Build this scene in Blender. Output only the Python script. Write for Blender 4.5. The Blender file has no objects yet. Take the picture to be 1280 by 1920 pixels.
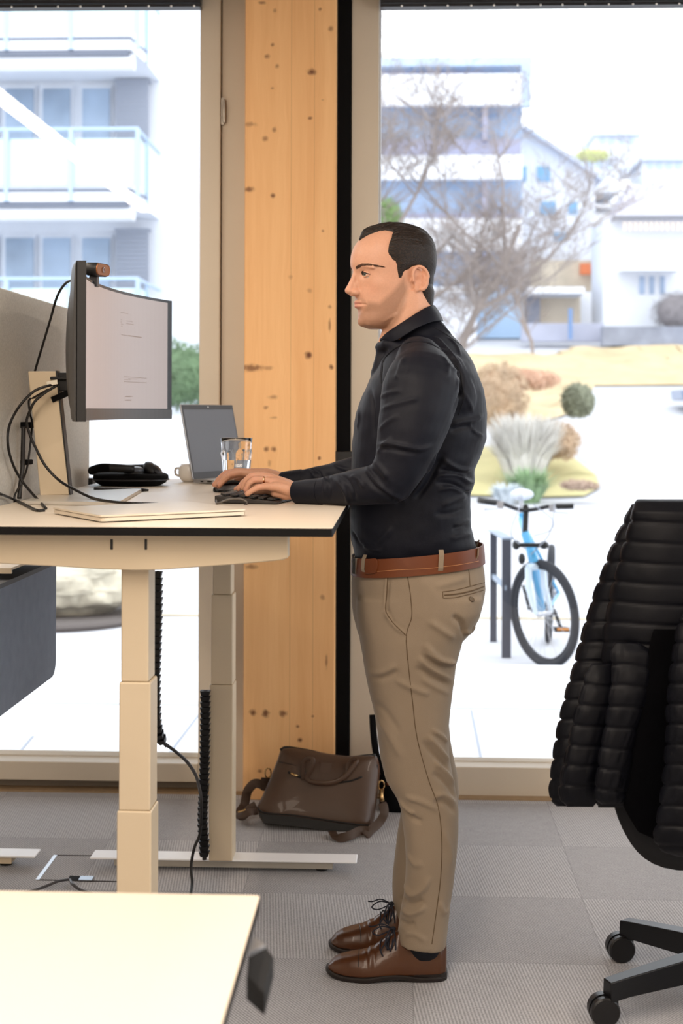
import bpy, bmesh, math, random
import numpy as np
from mathutils import Vector, Matrix, noise
from mathutils.bvhtree import BVHTree

R = math.radians
PI = math.pi
random.seed(7)
C = bpy.context.scene.collection
scene = bpy.context.scene

# ------------------------------------------------------------------ camera
F = 2667.0                      # 50 mm lens on a 36 mm tall frame, in pixels of 1280x1920
TH = R(2.51)                    # yaw against the room
RO = 0.003                      # tiny roll
EYE = Vector((0, 0, 1.43))
HY = 770.0                      # horizon row
cam_data = bpy.data.cameras.new('camera')
cam = bpy.data.objects.new('camera', cam_data)
C.objects.link(cam)
cam.matrix_world = Matrix.Translation(EYE) @ Matrix.Rotation(TH, 4, 'Z') @ Matrix.Rotation(PI/2, 4, 'X') @ Matrix.Rotation(RO, 4, 'Z')
cam_data.sensor_fit = 'VERTICAL'
cam_data.sensor_height = 36.0
cam_data.lens = 50.0
cam_data.shift_y = -(960.0 - HY) / 1920.0
cam_data.clip_end = 600
cam_data.dof.use_dof = True
cam_data.dof.focus_distance = 3.65
cam_data.dof.aperture_fstop = 4.0
scene.camera = cam

# ------------------------------------------------------------------ world, lights, exposure
world = bpy.data.worlds.new('overcast_sky')
scene.world = world
world.use_nodes = True
bg = world.node_tree.nodes['Background']
bg.inputs[0].default_value = (0.93, 0.965, 1.0, 1)
bg.inputs[1].default_value = 2.9
scene.view_settings.view_transform = 'Standard'
scene.view_settings.look = 'None'
scene.view_settings.gamma = 1.0
scene.view_settings.exposure = 0.0
scene.cycles.max_bounces = 12
scene.cycles.transmission_bounces = 12
scene.cycles.transparent_max_bounces = 16
scene.cycles.sample_clamp_indirect = 6.0

def area(name, loc, sx, sy, power, color, rot=(0, 0, 0), spread=PI):
    l = bpy.data.lights.new(name, 'AREA')
    l.shape = 'RECTANGLE'; l.size = sx; l.size_y = sy
    l.energy = power; l.color = color; l.spread = spread
    o = bpy.data.objects.new(name, l); C.objects.link(o)
    o.location = loc; o.rotation_euler = rot
    return o
# warm linear ceiling lamps of the office (the left one mirrors in the window pane), plus an added fill panel
WARM = (1.0, 0.86, 0.72)
area('ceiling_and_fill_light', (-1.94, 2.25, 2.93), 0.12, 4.3, 70, WARM)
area('ceiling_and_fill_light', (2.6, 1.3, 2.93), 0.14, 3.6, 85, WARM)
area('ceiling_and_fill_light', (-0.45, 0.9, 2.93), 0.14, 3.0, 75, WARM)
area('ceiling_and_fill_light', (-3.9, 1.5, 2.93), 0.12, 3.6, 30, WARM)
area('ceiling_and_fill_light', (-0.92, -1.6, 2.95), 1.15, 3.0, 125, (1.0, 0.83, 0.67), (R(22), 0, 0))  # unseen tilted panel, added to brighten the fronts of things

# ------------------------------------------------------------------ pixel <-> world (photo frame 1280x1920)
FW = Vector((-math.sin(TH), math.cos(TH), 0)); RT = Vector((math.cos(TH), math.sin(TH), 0)); UP = Vector((0, 0, 1))
def ray(px, py):
    u, v = px - 640.0, HY - py
    a, b = u*math.cos(RO) - v*math.sin(RO), v*math.cos(RO) + u*math.sin(RO)
    return FW + RT*(a/F) + UP*(b/F)
def W(px, py, D): return EYE + ray(px, py)*D
def WY(px, py, Y): r = ray(px, py); return EYE + r*(Y/r.y)
def WX(px, py, X): r = ray(px, py); return EYE + r*(X/r.x)
def WZ(px, py, z=0.0): r = ray(px, py); return EYE + r*((z-EYE.z)/r.z)

# ------------------------------------------------------------------ materials
def lin(c):
    r = []
    for v in c[:3]:
        v = v/255.0
        r.append(v/12.92 if v <= 0.04045 else ((v+0.055)/1.055)**2.4)
    return (r[0], r[1], r[2], 1.0)
MATS = {}
def mat(name, rgb=(200, 200, 200), rough=0.5, metal=0.0, spec=0.5, var=0.0, vscale=8.0, bump=0.0, bscale=200.0, stretch=None, trans=0.0, ior=1.45, coat=0.0, sheen=0.0):
    if name in MATS: return MATS[name]
    m = bpy.data.materials.new(name); m.use_nodes = True
    nt = m.node_tree; N = nt.nodes; L = nt.links
    b = N['Principled BSDF']
    b.inputs['Base Color'].default_value = lin(rgb)
    b.inputs['Roughness'].default_value = rough
    b.inputs['Metallic'].default_value = metal
    b.inputs['Specular IOR Level'].default_value = spec
    b.inputs['Transmission Weight'].default_value = trans
    b.inputs['IOR'].default_value = ior
    b.inputs['Coat Weight'].default_value = coat
    b.inputs['Sheen Weight'].default_value = sheen
    tc = N.new('ShaderNodeTexCoord')
    mp = N.new('ShaderNodeMapping'); L.new(tc.outputs['Object'], mp.inputs[0])
    if stretch: mp.inputs['Scale'].default_value = stretch
    if var > 0:
        n = N.new('ShaderNodeTexNoise'); n.inputs['Scale'].default_value = vscale; n.inputs['Detail'].default_value = 4
        L.new(mp.outputs[0], n.inputs['Vector'])
        mr = N.new('ShaderNodeMapRange'); mr.inputs[1].default_value = 0.25; mr.inputs[2].default_value = 0.75
        mr.inputs[3].default_value = 1-var; mr.inputs[4].default_value = 1+var
        L.new(n.outputs['Fac'], mr.inputs[0])
        mx = N.new('ShaderNodeMix'); mx.data_type = 'RGBA'; mx.blend_type = 'MULTIPLY'; mx.inputs[0].default_value = 1
        mx.inputs[6].default_value = lin(rgb)
        L.new(mr.outputs[0], mx.inputs[7]); L.new(mx.outputs[2], b.inputs['Base Color'])
    if bump > 0:
        n = N.new('ShaderNodeTexNoise'); n.inputs['Scale'].default_value = bscale; n.inputs['Detail'].default_value = 3
        L.new(mp.outputs[0], n.inputs['Vector'])
        bp = N.new('ShaderNodeBump'); bp.inputs['Strength'].default_value = bump; bp.inputs['Distance'].default_value = 0.002
        L.new(n.outputs['Fac'], bp.inputs['Height']); L.new(bp.outputs[0], b.inputs['Normal'])
    MATS[name] = m
    return m

def window_glass(name, tint=(255, 255, 255)):
    if name in MATS: return MATS[name]
    m = bpy.data.materials.new(name); m.use_nodes = True
    nt = m.node_tree; N = nt.nodes; L = nt.links
    for n in list(N):
        if n.type != 'OUTPUT_MATERIAL': N.remove(n)
    out = [n for n in N if n.type == 'OUTPUT_MATERIAL'][0]
    t = N.new('ShaderNodeBsdfTransparent'); t.inputs[0].default_value = lin(tint)
    g = N.new('ShaderNodeBsdfGlossy'); g.inputs['Roughness'].default_value = 0.0
    lw = N.new('ShaderNodeFresnel'); lw.inputs[0].default_value = 1.35
    mx = N.new('ShaderNodeMixShader')
    L.new(lw.outputs[0], mx.inputs[0]); L.new(t.outputs[0], mx.inputs[1]); L.new(g.outputs[0], mx.inputs[2]); L.new(mx.outputs[0], out.inputs[0])
    MATS[name] = m
    return m

def emis(name, rgb, s=1.0):
    m = mat(name, rgb, 0.4)
    b = m.node_tree.nodes['Principled BSDF']
    b.inputs['Emission Color'].default_value = lin(rgb); b.inputs['Emission Strength'].default_value = s
    return m

# ------------------------------------------------------------------ mesh helpers
class MB:
    def __init__(s): s.v = []; s.f = []
    def add(s, vs, fs):
        o = len(s.v); s.v += [tuple(v) for v in vs]; s.f += [[i+o for i in f] for f in fs]; return s
    def box(s, x0, x1, y0, y1, z0, z1):
        return s.add([(x, y, z) for z in (z0, z1) for y in (y0, y1) for x in (x0, x1)],
                     [(0, 2, 3, 1), (4, 5, 7, 6), (0, 1, 5, 4), (2, 6, 7, 3), (0, 4, 6, 2), (1, 3, 7, 5)])
    def hexa(s, c):   # 4 bottom ccw, 4 top ccw
        return s.add(c, [(3, 2, 1, 0), (4, 5, 6, 7), (0, 1, 5, 4), (1, 2, 6, 5), (2, 3, 7, 6), (3, 0, 4, 7)])
    def prism(s, poly, d):   # planar polygon (3d) extruded by vector d
        d = Vector(d); n = len(poly)
        vs = [Vector(p) for p in poly] + [Vector(p)+d for p in poly]
        return s.add(vs, [list(range(n))[::-1], list(range(n, 2*n))] + [(i, (i+1) % n, n+(i+1) % n, n+i) for i in range(n)])
    def obox(s, c, ax, ay, az):   # centre and half axes
        c, ax, ay, az = map(Vector, (c, ax, ay, az))
        return s.hexa([c-ax-ay-az, c+ax-ay-az, c+ax+ay-az, c-ax+ay-az, c-ax-ay+az, c+ax-ay+az, c+ax+ay+az, c-ax+ay+az])
    def loft(s, rings, cap=True, closed=True):
        n = len(rings[0]); vs = [p for r in rings for p in r]; fs = []
        for i in range(len(rings)-1):
            for j in range(n if closed else n-1):
                a, b = i*n+j, i*n+(j+1) % n
                fs.append((a, b, b+n, a+n))
        if cap:
            fs.append(list(range(n))[::-1]); fs.append([(len(rings)-1)*n+j for j in range(n)])
        return s.add(vs, fs)
    def tube(s, pts, r, n=10, flat=1.0, flatdir=None):
        pts = [Vector(p) for p in pts]
        if not hasattr(r, '__len__'): r = [r]*len(pts)
        rings = []; up = None
        for i, p in enumerate(pts):
            t = (pts[min(i+1, len(pts)-1)]-pts[max(i-1, 0)])
            if t.length < 1e-9: t = Vector((0, 0, 1))
            t.normalize()
            if up is None:
                up = Vector(flatdir) if flatdir else (Vector((0, 0, 1)) if abs(t.z) < 0.9 else Vector((1, 0, 0)))
            a = up - t*up.dot(t)
            if a.length < 1e-6: a = t.orthogonal()
            a.normalize(); b = t.cross(a)
            if not flatdir: up = a
            rings.append([p + a*(r[i]*math.cos(2*PI*k/n)*flat) + b*(r[i]*math.sin(2*PI*k/n)) for k in range(n)])
        return s.loft(rings)
    def cap_chain(s, pts, r, n=14):   # round-ended tapered chain of capsules
        pts = [Vector(p) for p in pts]
        P = [pts[0]]; Q = [r[0]]
        for i in range(len(pts)-1):
            for k in range(1, 5):
                t = k/4; P.append(pts[i].lerp(pts[i+1], t)); Q.append(r[i]*(1-t)+r[i+1]*t)
        d0 = (P[0]-P[1]).normalized(); d1 = (P[-1]-P[-2]).normalized()
        A = [(P[0]+d0*Q[0]*math.sin(a), Q[0]*math.cos(a)) for a in (1.45, 1.1, 0.75, 0.35)]
        B = [(P[-1]+d1*Q[-1]*math.sin(a), Q[-1]*math.cos(a)) for a in (0.35, 0.75, 1.1, 1.45)]
        return s.tube([a[0] for a in A]+P+[b[0] for b in B], [a[1] for a in A]+Q+[b[1] for b in B], n)
    def ell(s, c, rx, ry=None, rz=None, nu=20, nv=14, M=None):
        ry = rx if ry is None else ry; rz = rx if rz is None else rz
        c = Vector(c); M = M or Matrix.Identity(3); vs = []; fs = []
        vs.append(c+M@Vector((0, 0, rz)))
        for i in range(1, nv):
            a = PI*i/nv
            for j in range(nu):
                b = 2*PI*j/nu
                vs.append(c+M@Vector((rx*math.sin(a)*math.cos(b), ry*math.sin(a)*math.sin(b), rz*math.cos(a))))
        vs.append(c+M@Vector((0, 0, -rz)))
        for j in range(nu): fs.append((0, 1+j, 1+(j+1) % nu))
        for i in range(nv-2):
            for j in range(nu):
                a = 1+i*nu+j; b = 1+i*nu+(j+1) % nu
                fs.append((a, a+nu, b+nu, b))
        e = len(vs)-1; k = 1+(nv-2)*nu
        for j in range(nu): fs.append((e, k+(j+1) % nu, k+j))
        return s.add(vs, fs)
    def lathe(s, prof, c=(0, 0, 0), n=32, axis='Z', close=False):
        c = Vector(c); rings = []
        for r, z in prof:
            ring = []
            for k in range(n):
                a = 2*PI*k/n
                if axis == 'Z': ring.append(c+Vector((r*math.cos(a), r*math.sin(a), z)))
                elif axis == 'X': ring.append(c+Vector((z, r*math.cos(a), r*math.sin(a))))
                else: ring.append(c+Vector((r*math.sin(a), z, r*math.cos(a))))
            rings.append(ring)
        if close: rings.append(rings[0])
        return s.loft(rings, cap=not close)
    def mesh(s, name):
        me = bpy.data.meshes.new(name); me.from_pydata(s.v, [], s.f); me.validate(); me.update()
        bm = bmesh.new(); bm.from_mesh(me); bmesh.ops.recalc_face_normals(bm, faces=bm.faces); bm.to_mesh(me); bm.free()
        return me
    def build(s, name, m, parent=None, smooth=False, bevel=0.0, seg=2, sub=0, rd=None):
        me = s.mesh(name)
        return link(name, me, m, parent, smooth, bevel, seg, sub)

def link(name, me, m, parent=None, smooth=False, bevel=0.0, seg=2, sub=0):
    o = bpy.data.objects.new(name, me); C.objects.link(o)
    if m: me.materials.append(m)
    if smooth:
        me.polygons.foreach_set('use_smooth', [True]*len(me.polygons))
        if smooth == 'auto':
            bm = bmesh.new(); bm.from_mesh(me)
            for e in bm.edges:
                if len(e.link_faces) == 2 and e.calc_face_angle(0) > R(38): e.smooth = False
            bm.to_mesh(me); bm.free()
    if bevel > 0:
        b = o.modifiers.new('bevel', 'BEVEL'); b.width = bevel; b.segments = seg; b.limit_method = 'ANGLE'; b.angle_limit = R(40)
        me.polygons.foreach_set('use_smooth', [True]*len(me.polygons))
        b.harden_normals = True
    if sub: q = o.modifiers.new('sub', 'SUBSURF'); q.levels = sub; q.render_levels = sub
    if parent is not None: o.parent = parent
    return o

def thing(name, label, cat, loc=(0, 0, 0), group=None):
    """Empty at the base; children are given in world coordinates, so the inverse is stored."""
    o = bpy.data.objects.new(name, None); C.objects.link(o)
    o.empty_display_size = 0.05
    o.location = loc
    o['label'] = label; o['category'] = cat
    if group: o['group'] = group
    ORIG[o.name] = Vector(loc)
    return o
ORIG = {}
def par(o, p):
    o.parent = p
    loc = p.location if p.type == 'EMPTY' else Vector((0, 0, 0))
    o.matrix_parent_inverse = Matrix.Translation(-loc)
    return o
def part(name, mb, m, p, label=None, **k):
    o = mb.build(name, m, None, **k) if isinstance(mb, MB) else link(name, mb, m, None, **k)
    par(o, p)
    if label: o['label'] = label
    return o
def tag(o, label, cat, group=None, kind=None):
    o['label'] = label; o['category'] = cat
    if group: o['group'] = group
    if kind: o['kind'] = kind
    return o
def struct(name, mb, m, p=None, **k):
    o = mb.build(name, m, None, **k)
    if p: par(o, p)
    else: o['kind'] = 'structure'
    return o
def pbox(mb, px0, py0, px1, py1, Y, thick, up=0):
    a = WY(px0, py0, Y); b = WY(px1, py1, Y)
    return mb.box(min(a.x, b.x), max(a.x, b.x), Y, Y+thick, min(a.z, b.z), max(a.z, b.z))
def spl(pts, n=8):   # catmull-rom through points (any dimension)
    P = [np.array(p, float) for p in pts]; P = [2*P[0]-P[1]]+P+[2*P[-1]-P[-2]]; out = []
    for i in range(1, len(P)-2):
        for k in range(n):
            t = k/n; a, b, c, d = P[i-1:i+3]
            out.append(0.5*((2*b)+(c-a)*t+(2*a-5*b+4*c-d)*t*t+(3*b-a-3*c+d)*t**3))
    out.append(P[-2]); return out
def wire(pts, r, n=8, k=8): return MB().tube([W(*p) for p in spl(pts, k)], r, n)

def fuse(mb, voxel, smooth=6, fac=0.5):
    """union overlapping closed shapes into one continuous skin"""
    me = mb.mesh('tmp'); o = bpy.data.objects.new('tmp', me); C.objects.link(o)
    r = o.modifiers.new('r', 'REMESH'); r.mode = 'VOXEL'; r.voxel_size = voxel; r.adaptivity = 0
    s = o.modifiers.new('s', 'SMOOTH'); s.iterations = smooth; s.factor = fac
    dg = bpy.context.evaluated_depsgraph_get(); dg.update()
    out = bpy.data.meshes.new_from_object(o.evaluated_get(dg))
    bpy.data.objects.remove(o); bpy.data.meshes.remove(me)
    return out

class Sculpt:
    def __init__(s, me):
        s.me = me; n = len(me.vertices)
        s.co = np.empty(n*3); me.vertices.foreach_get('co', s.co); s.co = s.co.reshape(-1, 3)
        s.no = np.empty(n*3); me.vertices.foreach_get('normal', s.no); s.no = s.no.reshape(-1, 3)
        s.disp = np.zeros(n)
        s.bvh = BVHTree.FromPolygons([Vector(c) for c in s.co], [tuple(p.vertices) for p in me.polygons])
    def hit(s, px, py):
        d = ray(px, py).normalized()
        h = s.bvh.ray_cast(EYE, d)
        return (h[0], h[1]) if h[0] is not None else (None, None)
    def line(s, pts, k=6):
        out = []
        for p in spl(pts, k):
            h, n = s.hit(*p)
            if h is not None: out.append((h, n))
        return out
    def stroke(s, pts, r, amp, k=6, taper=True):
        L = s.line(pts, k)
        if len(L) < 2: return
        P = np.array([tuple(h) for h, n in L]); best = np.full(len(s.co), 1e9); w = np.ones(len(s.co))
        lo = P.min(0)-3*r; hi = P.max(0)+3*r
        idx = np.where(((s.co > lo) & (s.co < hi)).all(1))[0]
        c = s.co[idx]; bb = np.full(len(idx), 1e9); tt = np.zeros(len(idx))
        for i in range(len(P)-1):
            a, b = P[i], P[i+1]; ab = b-a; l2 = (ab@ab)+1e-12
            if l2 > 0.0036: continue
            t = np.clip(((c-a)@ab)/l2, 0, 1); d = np.linalg.norm(c-(a+t[:, None]*ab), axis=1)
            m = d < bb; bb[m] = d[m]; tt[m] = ((i+t)/(len(P)-1))[m]
        g = np.exp(-(bb/r)**2)
        if taper: g = g*np.clip(np.sin(PI*np.clip(tt, 0.0, 1))*1.8, 0.0, 1)
        s.disp[idx] += amp*g
    def blob(s, c, r, amp):
        d = np.linalg.norm((s.co-np.array(c))/np.array(r), axis=1); s.disp += amp*np.exp(-d*d)
    def apply(s):
        s.co = s.co + s.no*s.disp[:, None]; s.disp[:] = 0
        s.me.vertices.foreach_set('co', s.co.ravel()); s.me.update()
        s.no = np.empty(len(s.co)*3); s.me.vertices.foreach_get('normal', s.no); s.no = s.no.reshape(-1, 3)
        s.bvh = BVHTree.FromPolygons([Vector(c) for c in s.co], [tuple(p.vertices) for p in s.me.polygons])

# ================================================================== MATERIALS OF THE SETTING
def carpet_material():
    m = bpy.data.materials.new('carpet_tiles'); m.use_nodes = True
    nt = m.node_tree; N = nt.nodes; L = nt.links; b = N['Principled BSDF']
    b.inputs['Roughness'].default_value = 0.9; b.inputs['Specular IOR Level'].default_value = 0.25
    b.inputs['Sheen Weight'].default_value = 0.15
    g = N.new('ShaderNodeNewGeometry')
    o = WZ(1091.3, 1685)
    sub = N.new('ShaderNodeVectorMath'); sub.operation = 'SUBTRACT'; sub.inputs[1].default_value = (o.x, o.y, 0)
    L.new(g.outputs['Position'], sub.inputs[0])
    def vm(op, a, bv=None):
        n = N.new('ShaderNodeVectorMath'); n.operation = op; L.new(a, n.inputs[0])
        if bv is not None: n.inputs[1].default_value = bv
        return n.outputs[0]
    def ma(op, a, bb=None, c=None):
        n = N.new('ShaderNodeMath'); n.operation = op
        for i, x in enumerate((a, bb, c)):
            if x is None: continue
            if isinstance(x, (int, float)): n.inputs[i].default_value = x
            else: L.new(x, n.inputs[i])
        return n.outputs[0]
    sc = vm('SCALE', sub.outputs[0]); N[-1].inputs['Scale'].default_value = 2.0
    fl = vm('FLOOR', sc)
    sx = N.new('ShaderNodeSeparateXYZ'); L.new(fl, sx.inputs[0])
    par_ = ma('PINGPONG', ma('ADD', sx.outputs[0], sx.outputs[1]), 1.0)
    wn = N.new('ShaderNodeTexWhiteNoise'); wn.noise_dimensions = '3D'; L.new(fl, wn.inputs['Vector'])
    fr = N.new('ShaderNodeVectorMath'); fr.operation = 'FRACTION'; L.new(sc, fr.inputs[0])
    s2 = N.new('ShaderNodeSeparateXYZ'); L.new(fr.outputs[0], s2.inputs[0])
    def edge(x): return ma('MINIMUM', x, ma('SUBTRACT', 1.0, x))
    e = ma('MINIMUM', edge(s2.outputs[0]), edge(s2.outputs[1]))
    seam = ma('LESS_THAN', e, 0.0035)
    p = N.new('ShaderNodeSeparateXYZ'); L.new(sub.outputs[0], p.inputs[0])
    # woven ribs: diagonal on one parity, lengthwise on the other
    rib1 = ma('SINE', ma('MULTIPLY', ma('ADD', ma('MULTIPLY', p.outputs[0], 0.8), ma('MULTIPLY', p.outputs[1], 0.55)), 2*PI/0.0072))
    rib2 = ma('SINE', ma('MULTIPLY', ma('ADD', p.outputs[0], ma('MULTIPLY', p.outputs[1], 0.10)), 2*PI/0.0085))
    mixr = N.new('ShaderNodeMix'); mixr.data_type = 'FLOAT'
    L.new(par_, mixr.inputs[0]); L.new(rib1, mixr.inputs[2]); L.new(rib2, mixr.inputs[3])
    nz = N.new('ShaderNodeTexNoise'); nz.inputs['Scale'].default_value = 180; nz.inputs['Detail'].default_value = 2
    L.new(sub.outputs[0], nz.inputs['Vector'])
    n2 = N.new('ShaderNodeTexNoise'); n2.inputs['Scale'].default_value = 26; n2.inputs['Detail'].default_value = 4
    L.new(sub.outputs[0], n2.inputs['Vector'])
    v = ma('ADD', ma('MULTIPLY', mixr.outputs[0], 0.24), 1.0)
    v = ma('ADD', v, ma('MULTIPLY', ma('SUBTRACT', nz.outputs['Fac'], 0.5), 0.9))
    v = ma('ADD', v, ma('MULTIPLY', ma('SUBTRACT', n2.outputs['Fac'], 0.5), 0.25))
    v = ma('MULTIPLY', v, ma('ADD', 0.93, ma('MULTIPLY', par_, 0.12)))
    v = ma('MULTIPLY', v, ma('ADD', 0.96, ma('MULTIPLY', wn.outputs['Value'], 0.07)))
    v = ma('MULTIPLY', v, ma('SUBTRACT', 1.0, ma('MULTIPLY', seam, 0.22)))
    mx = N.new('ShaderNodeMix'); mx.data_type = 'RGBA'; mx.blend_type = 'MULTIPLY'; mx.inputs[0].default_value = 1
    mx.inputs[6].default_value = lin((157, 155, 157)); L.new(v, mx.inputs[7]); L.new(mx.outputs[2], b.inputs['Base Color'])
    bp = N.new('ShaderNodeBump'); bp.inputs['Strength'].default_value = 0.4; bp.inputs['Distance'].default_value = 0.002
    L.new(v, bp.inputs['Height']); L.new(bp.outputs[0], b.inputs['Normal'])
    return m

def pine_material():
    m = bpy.data.materials.new('glulam_spruce'); m.use_nodes = True
    nt = m.node_tree; N = nt.nodes; L = nt.links; b = N['Principled BSDF']
    b.inputs['Roughness'].default_value = 0.55; b.inputs['Specular IOR Level'].default_value = 0.3
    g = N.new('ShaderNodeNewGeometry')
    def ma(op, a, bb=None, c=None):
        n = N.new('ShaderNodeMath'); n.operation = op
        for i, x in enumerate((a, bb, c)):
            if x is None: continue
            if isinstance(x, (int, float)): n.inputs[i].default_value = x
            else: L.new(x, n.inputs[i])
        return n.outputs[0]
    # knots (as they sit in the photographed face)
    K = [(492,5,9,4,.8),(515,20,4,5,.5),(600,17,4,4,.7),(620,54,5,6,.7),(511,84,4,4,.7),(501,106,6,5,.7),(519,124,5,5,.6),(584,135,10,7,1),(510,165,4,3,.5),
         (605,187,3,2,.4),(581,221,5,4,.9),(468,233,14,5,.5),(514,243,5,6,.6),(497,260,7,6,.7),(467,355,12,6,.8),(511,367,6,6,.9),(605,433,3,3,.6),
         (545,520,5,5,.3),(580,545,6,6,.35),(618,610,3,14,.6),(470,690,28,8,.8),(500,690,14,5,.45),(578,666,8,8,1),(621,688,5,6,.9),(512,745,12,5,.5),(498,764,6,4,.6),
         (513,783,8,3,.4),(499,842,6,6,.8),(513,842,6,6,.8),(598,859,4,4,.9),(505,868,4,8,.4),(618,575,4,4,.5),(472,1063,14,5,.6),(604,1120,6,6,.5),(612,1240,3,16,.6),
         (474,1336,8,7,.9),(498,1338,8,9,.9),(530,1338,9,7,.8),(558,1362,4,4,.8),(562,1388,5,5,.9),(487,1446,5,5,.8),(586,1343,3,3,.7)]
    Y = 5.20
    P = N.new('ShaderNodeSeparateXYZ'); L.new(g.outputs['Position'], P.inputs[0])
    acc = None; warp = None
    nz = N.new('ShaderNodeTexNoise'); nz.inputs['Scale'].default_value = 60; nz.inputs['Detail'].default_value = 2
    L.new(g.outputs['Position'], nz.inputs['Vector'])
    jit = ma('MULTIPLY', ma('SUBTRACT', nz.outputs['Fac'], 0.5), 1.1)
    for (kx, ky, rx, ry, s) in K:
        p = WY(kx, ky, Y); mx_ = 0.00195
        dx = ma('DIVIDE', ma('SUBTRACT', P.outputs[0], p.x), rx*mx_); dz = ma('DIVIDE', ma('SUBTRACT', P.outputs[2], p.z), ry*mx_)
        d2 = ma('ADD', ma('MULTIPLY', dx, dx), ma('MULTIPLY', dz, dz))
        d = ma('ADD', ma('SQRT', d2), jit)
        v = N.new('ShaderNodeMapRange'); v.interpolation_type = 'SMOOTHSTEP'
        v.inputs[1].default_value = 1.25; v.inputs[2].default_value = 0.15; v.inputs[3].default_value = 0; v.inputs[4].default_value = s
        L.new(d, v.inputs[0])
        acc = v.outputs[0] if acc is None else ma('MAXIMUM', acc, v.outputs[0])
        wv = ma('DIVIDE', ma('MULTIPLY', dx, 0.006), ma('ADD', 1.0, ma('MULTIPLY', d2, 0.25)))
        warp = wv if warp is None else ma('ADD', warp, wv)
    # grain: stretched noise in warped x
    xx = ma('SUBTRACT', P.outputs[0], warp)
    cx = N.new('ShaderNodeCombineXYZ'); L.new(ma('MULTIPLY', xx, 1.0), cx.inputs[0]); L.new(ma('MULTIPLY', P.outputs[2], 0.03), cx.inputs[2]); L.new(P.outputs[1], cx.inputs[1])
    n1 = N.new('ShaderNodeTexNoise'); n1.inputs['Scale'].default_value = 55; n1.inputs['Detail'].default_value = 6; n1.inputs['Roughness'].default_value = 0.65
    L.new(cx.outputs[0], n1.inputs['Vector'])
    n2 = N.new('ShaderNodeTexNoise'); n2.inputs['Scale'].default_value = 9; n2.inputs['Detail'].default_value = 2
    L.new(cx.outputs[0], n2.inputs['Vector'])
    n3 = N.new('ShaderNodeTexNoise'); n3.inputs['Scale'].default_value = 260; n3.inputs['Detail'].default_value = 2
    L.new(cx.outputs[0], n3.inputs['Vector'])
    # three lamellas with different tone, fine joint lines
    tone = ma('ADD', ma('MULTIPLY', n1.outputs['Fac'], 0.30), ma('MULTIPLY', n2.outputs['Fac'], 0.5))
    tone = ma('ADD', tone, ma('MULTIPLY', n3.outputs['Fac'], 0.12))
    j = None
    for jx in (545, 588):
        p = WY(jx, 600, Y); q = ma('LESS_THAN', ma('ABSOLUTE', ma('SUBTRACT', ma('ADD', P.outputs[0], ma('MULTIPLY', n2.outputs['Fac'], 0.006)), p.x+0.003)), 0.0011)
        j = q if j is None else ma('MAXIMUM', j, q)
    cr = N.new('ShaderNodeValToRGB'); L.new(tone, cr.inputs[0])
    cr.color_ramp.elements[0].position = 0.28; cr.color_ramp.elements[0].color = lin((222, 164, 108))
    cr.color_ramp.elements[1].position = 0.62; cr.color_ramp.elements[1].color = lin((243, 194, 138))
    m1 = N.new('ShaderNodeMix'); m1.data_type = 'RGBA'; L.new(acc, m1.inputs[0]); L.new(cr.outputs[0], m1.inputs[6]); m1.inputs[7].default_value = lin((105, 62, 40))
    m2 = N.new('ShaderNodeMix'); m2.data_type = 'RGBA'; L.new(ma('MULTIPLY', j, 0.35), m2.inputs[0]); L.new(m1.outputs[2], m2.inputs[6]); m2.inputs[7].default_value = lin((140, 95, 60))
    L.new(m2.outputs[2], b.inputs['Base Color'])
    bp = N.new('ShaderNodeBump'); bp.inputs['Strength'].default_value = 0.08; bp.inputs['Distance'].default_value = 0.001
    L.new(n1.outputs['Fac'], bp.inputs['Height']); L.new(bp.outputs[0], b.inputs['Normal'])
    return m

M_frame = mat('greige_window_frame', (200, 187, 168), 0.45, var=0.03, vscale=3)
M_dark = mat('anthracite_metal', (38, 38, 42), 0.4, 0.3)
M_black = mat('black_plastic', (12, 12, 14), 0.45)
M_blackm = mat('matt_black', (7, 7, 9), 0.8, spec=0.15)
M_white = mat('white_paint', (235, 235, 232), 0.6, var=0.02)
M_wall = mat('office_wall_paint', (226, 220, 210), 0.8, var=0.02)
M_ceil = mat('ceiling_concrete', (205, 200, 192), 0.85, var=0.06, vscale=1.5)
M_pine = pine_material()

# ================================================================== ROOM SHELL
FLX0, FLX1, FLY0, FLY1, CEIL = -5.0, 4.2, -4.0, 5.42, 3.12
struct('floor', MB().box(FLX0, FLX1, FLY0, FLY1, -0.12, 0.0), carpet_material())
struct('ceiling', MB().box(FLX0, FLX1, FLY0, 5.6, CEIL, CEIL+0.2), M_ceil)
struct('wall_left', MB().box(FLX0-0.2, FLX0, FLY0, 5.6, -0.12, CEIL), M_wall)
struct('wall_right', MB().box(FLX1, FLX1+0.2, FLY0, 0.4, -0.12, CEIL).box(FLX1, FLX1+0.2, 0.4, 5.6, 2.9, CEIL).box(FLX1, FLX1+0.2, 0.4, 5.6, -0.12, 0.1).box(FLX1, FLX1+0.2, 5.3, 5.6, 0.1, 2.9), M_wall)
o = MB().box(FLX1+0.1, FLX1+0.108, 0.4, 5.3, 0.1, 2.9).build('window_3', window_glass('clear_window_glass')); o['kind'] = 'structure'
struct('wall_back', MB().box(FLX0-0.2, FLX1+0.2, FLY0-0.2, FLY0, -0.12, CEIL), M_wall)
struct('trim_1', MB().box(FLX0, FLX1, 5.18, 5.42, 2.985, CEIL), M_dark)      # header over the glazing

GY = 5.40
def X_at(px, Y, py=700): return WY(px, py, Y).x
xL = X_at(373, 5.28); xM = X_at(411.5, 5.28); xP0 = X_at(457.5, 5.20); xP1 = X_at(628.5, 5.20)
xB0 = X_at(631, 5.29); xB1 = X_at(657, 5.29); xR = X_at(709, 5.29)
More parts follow.
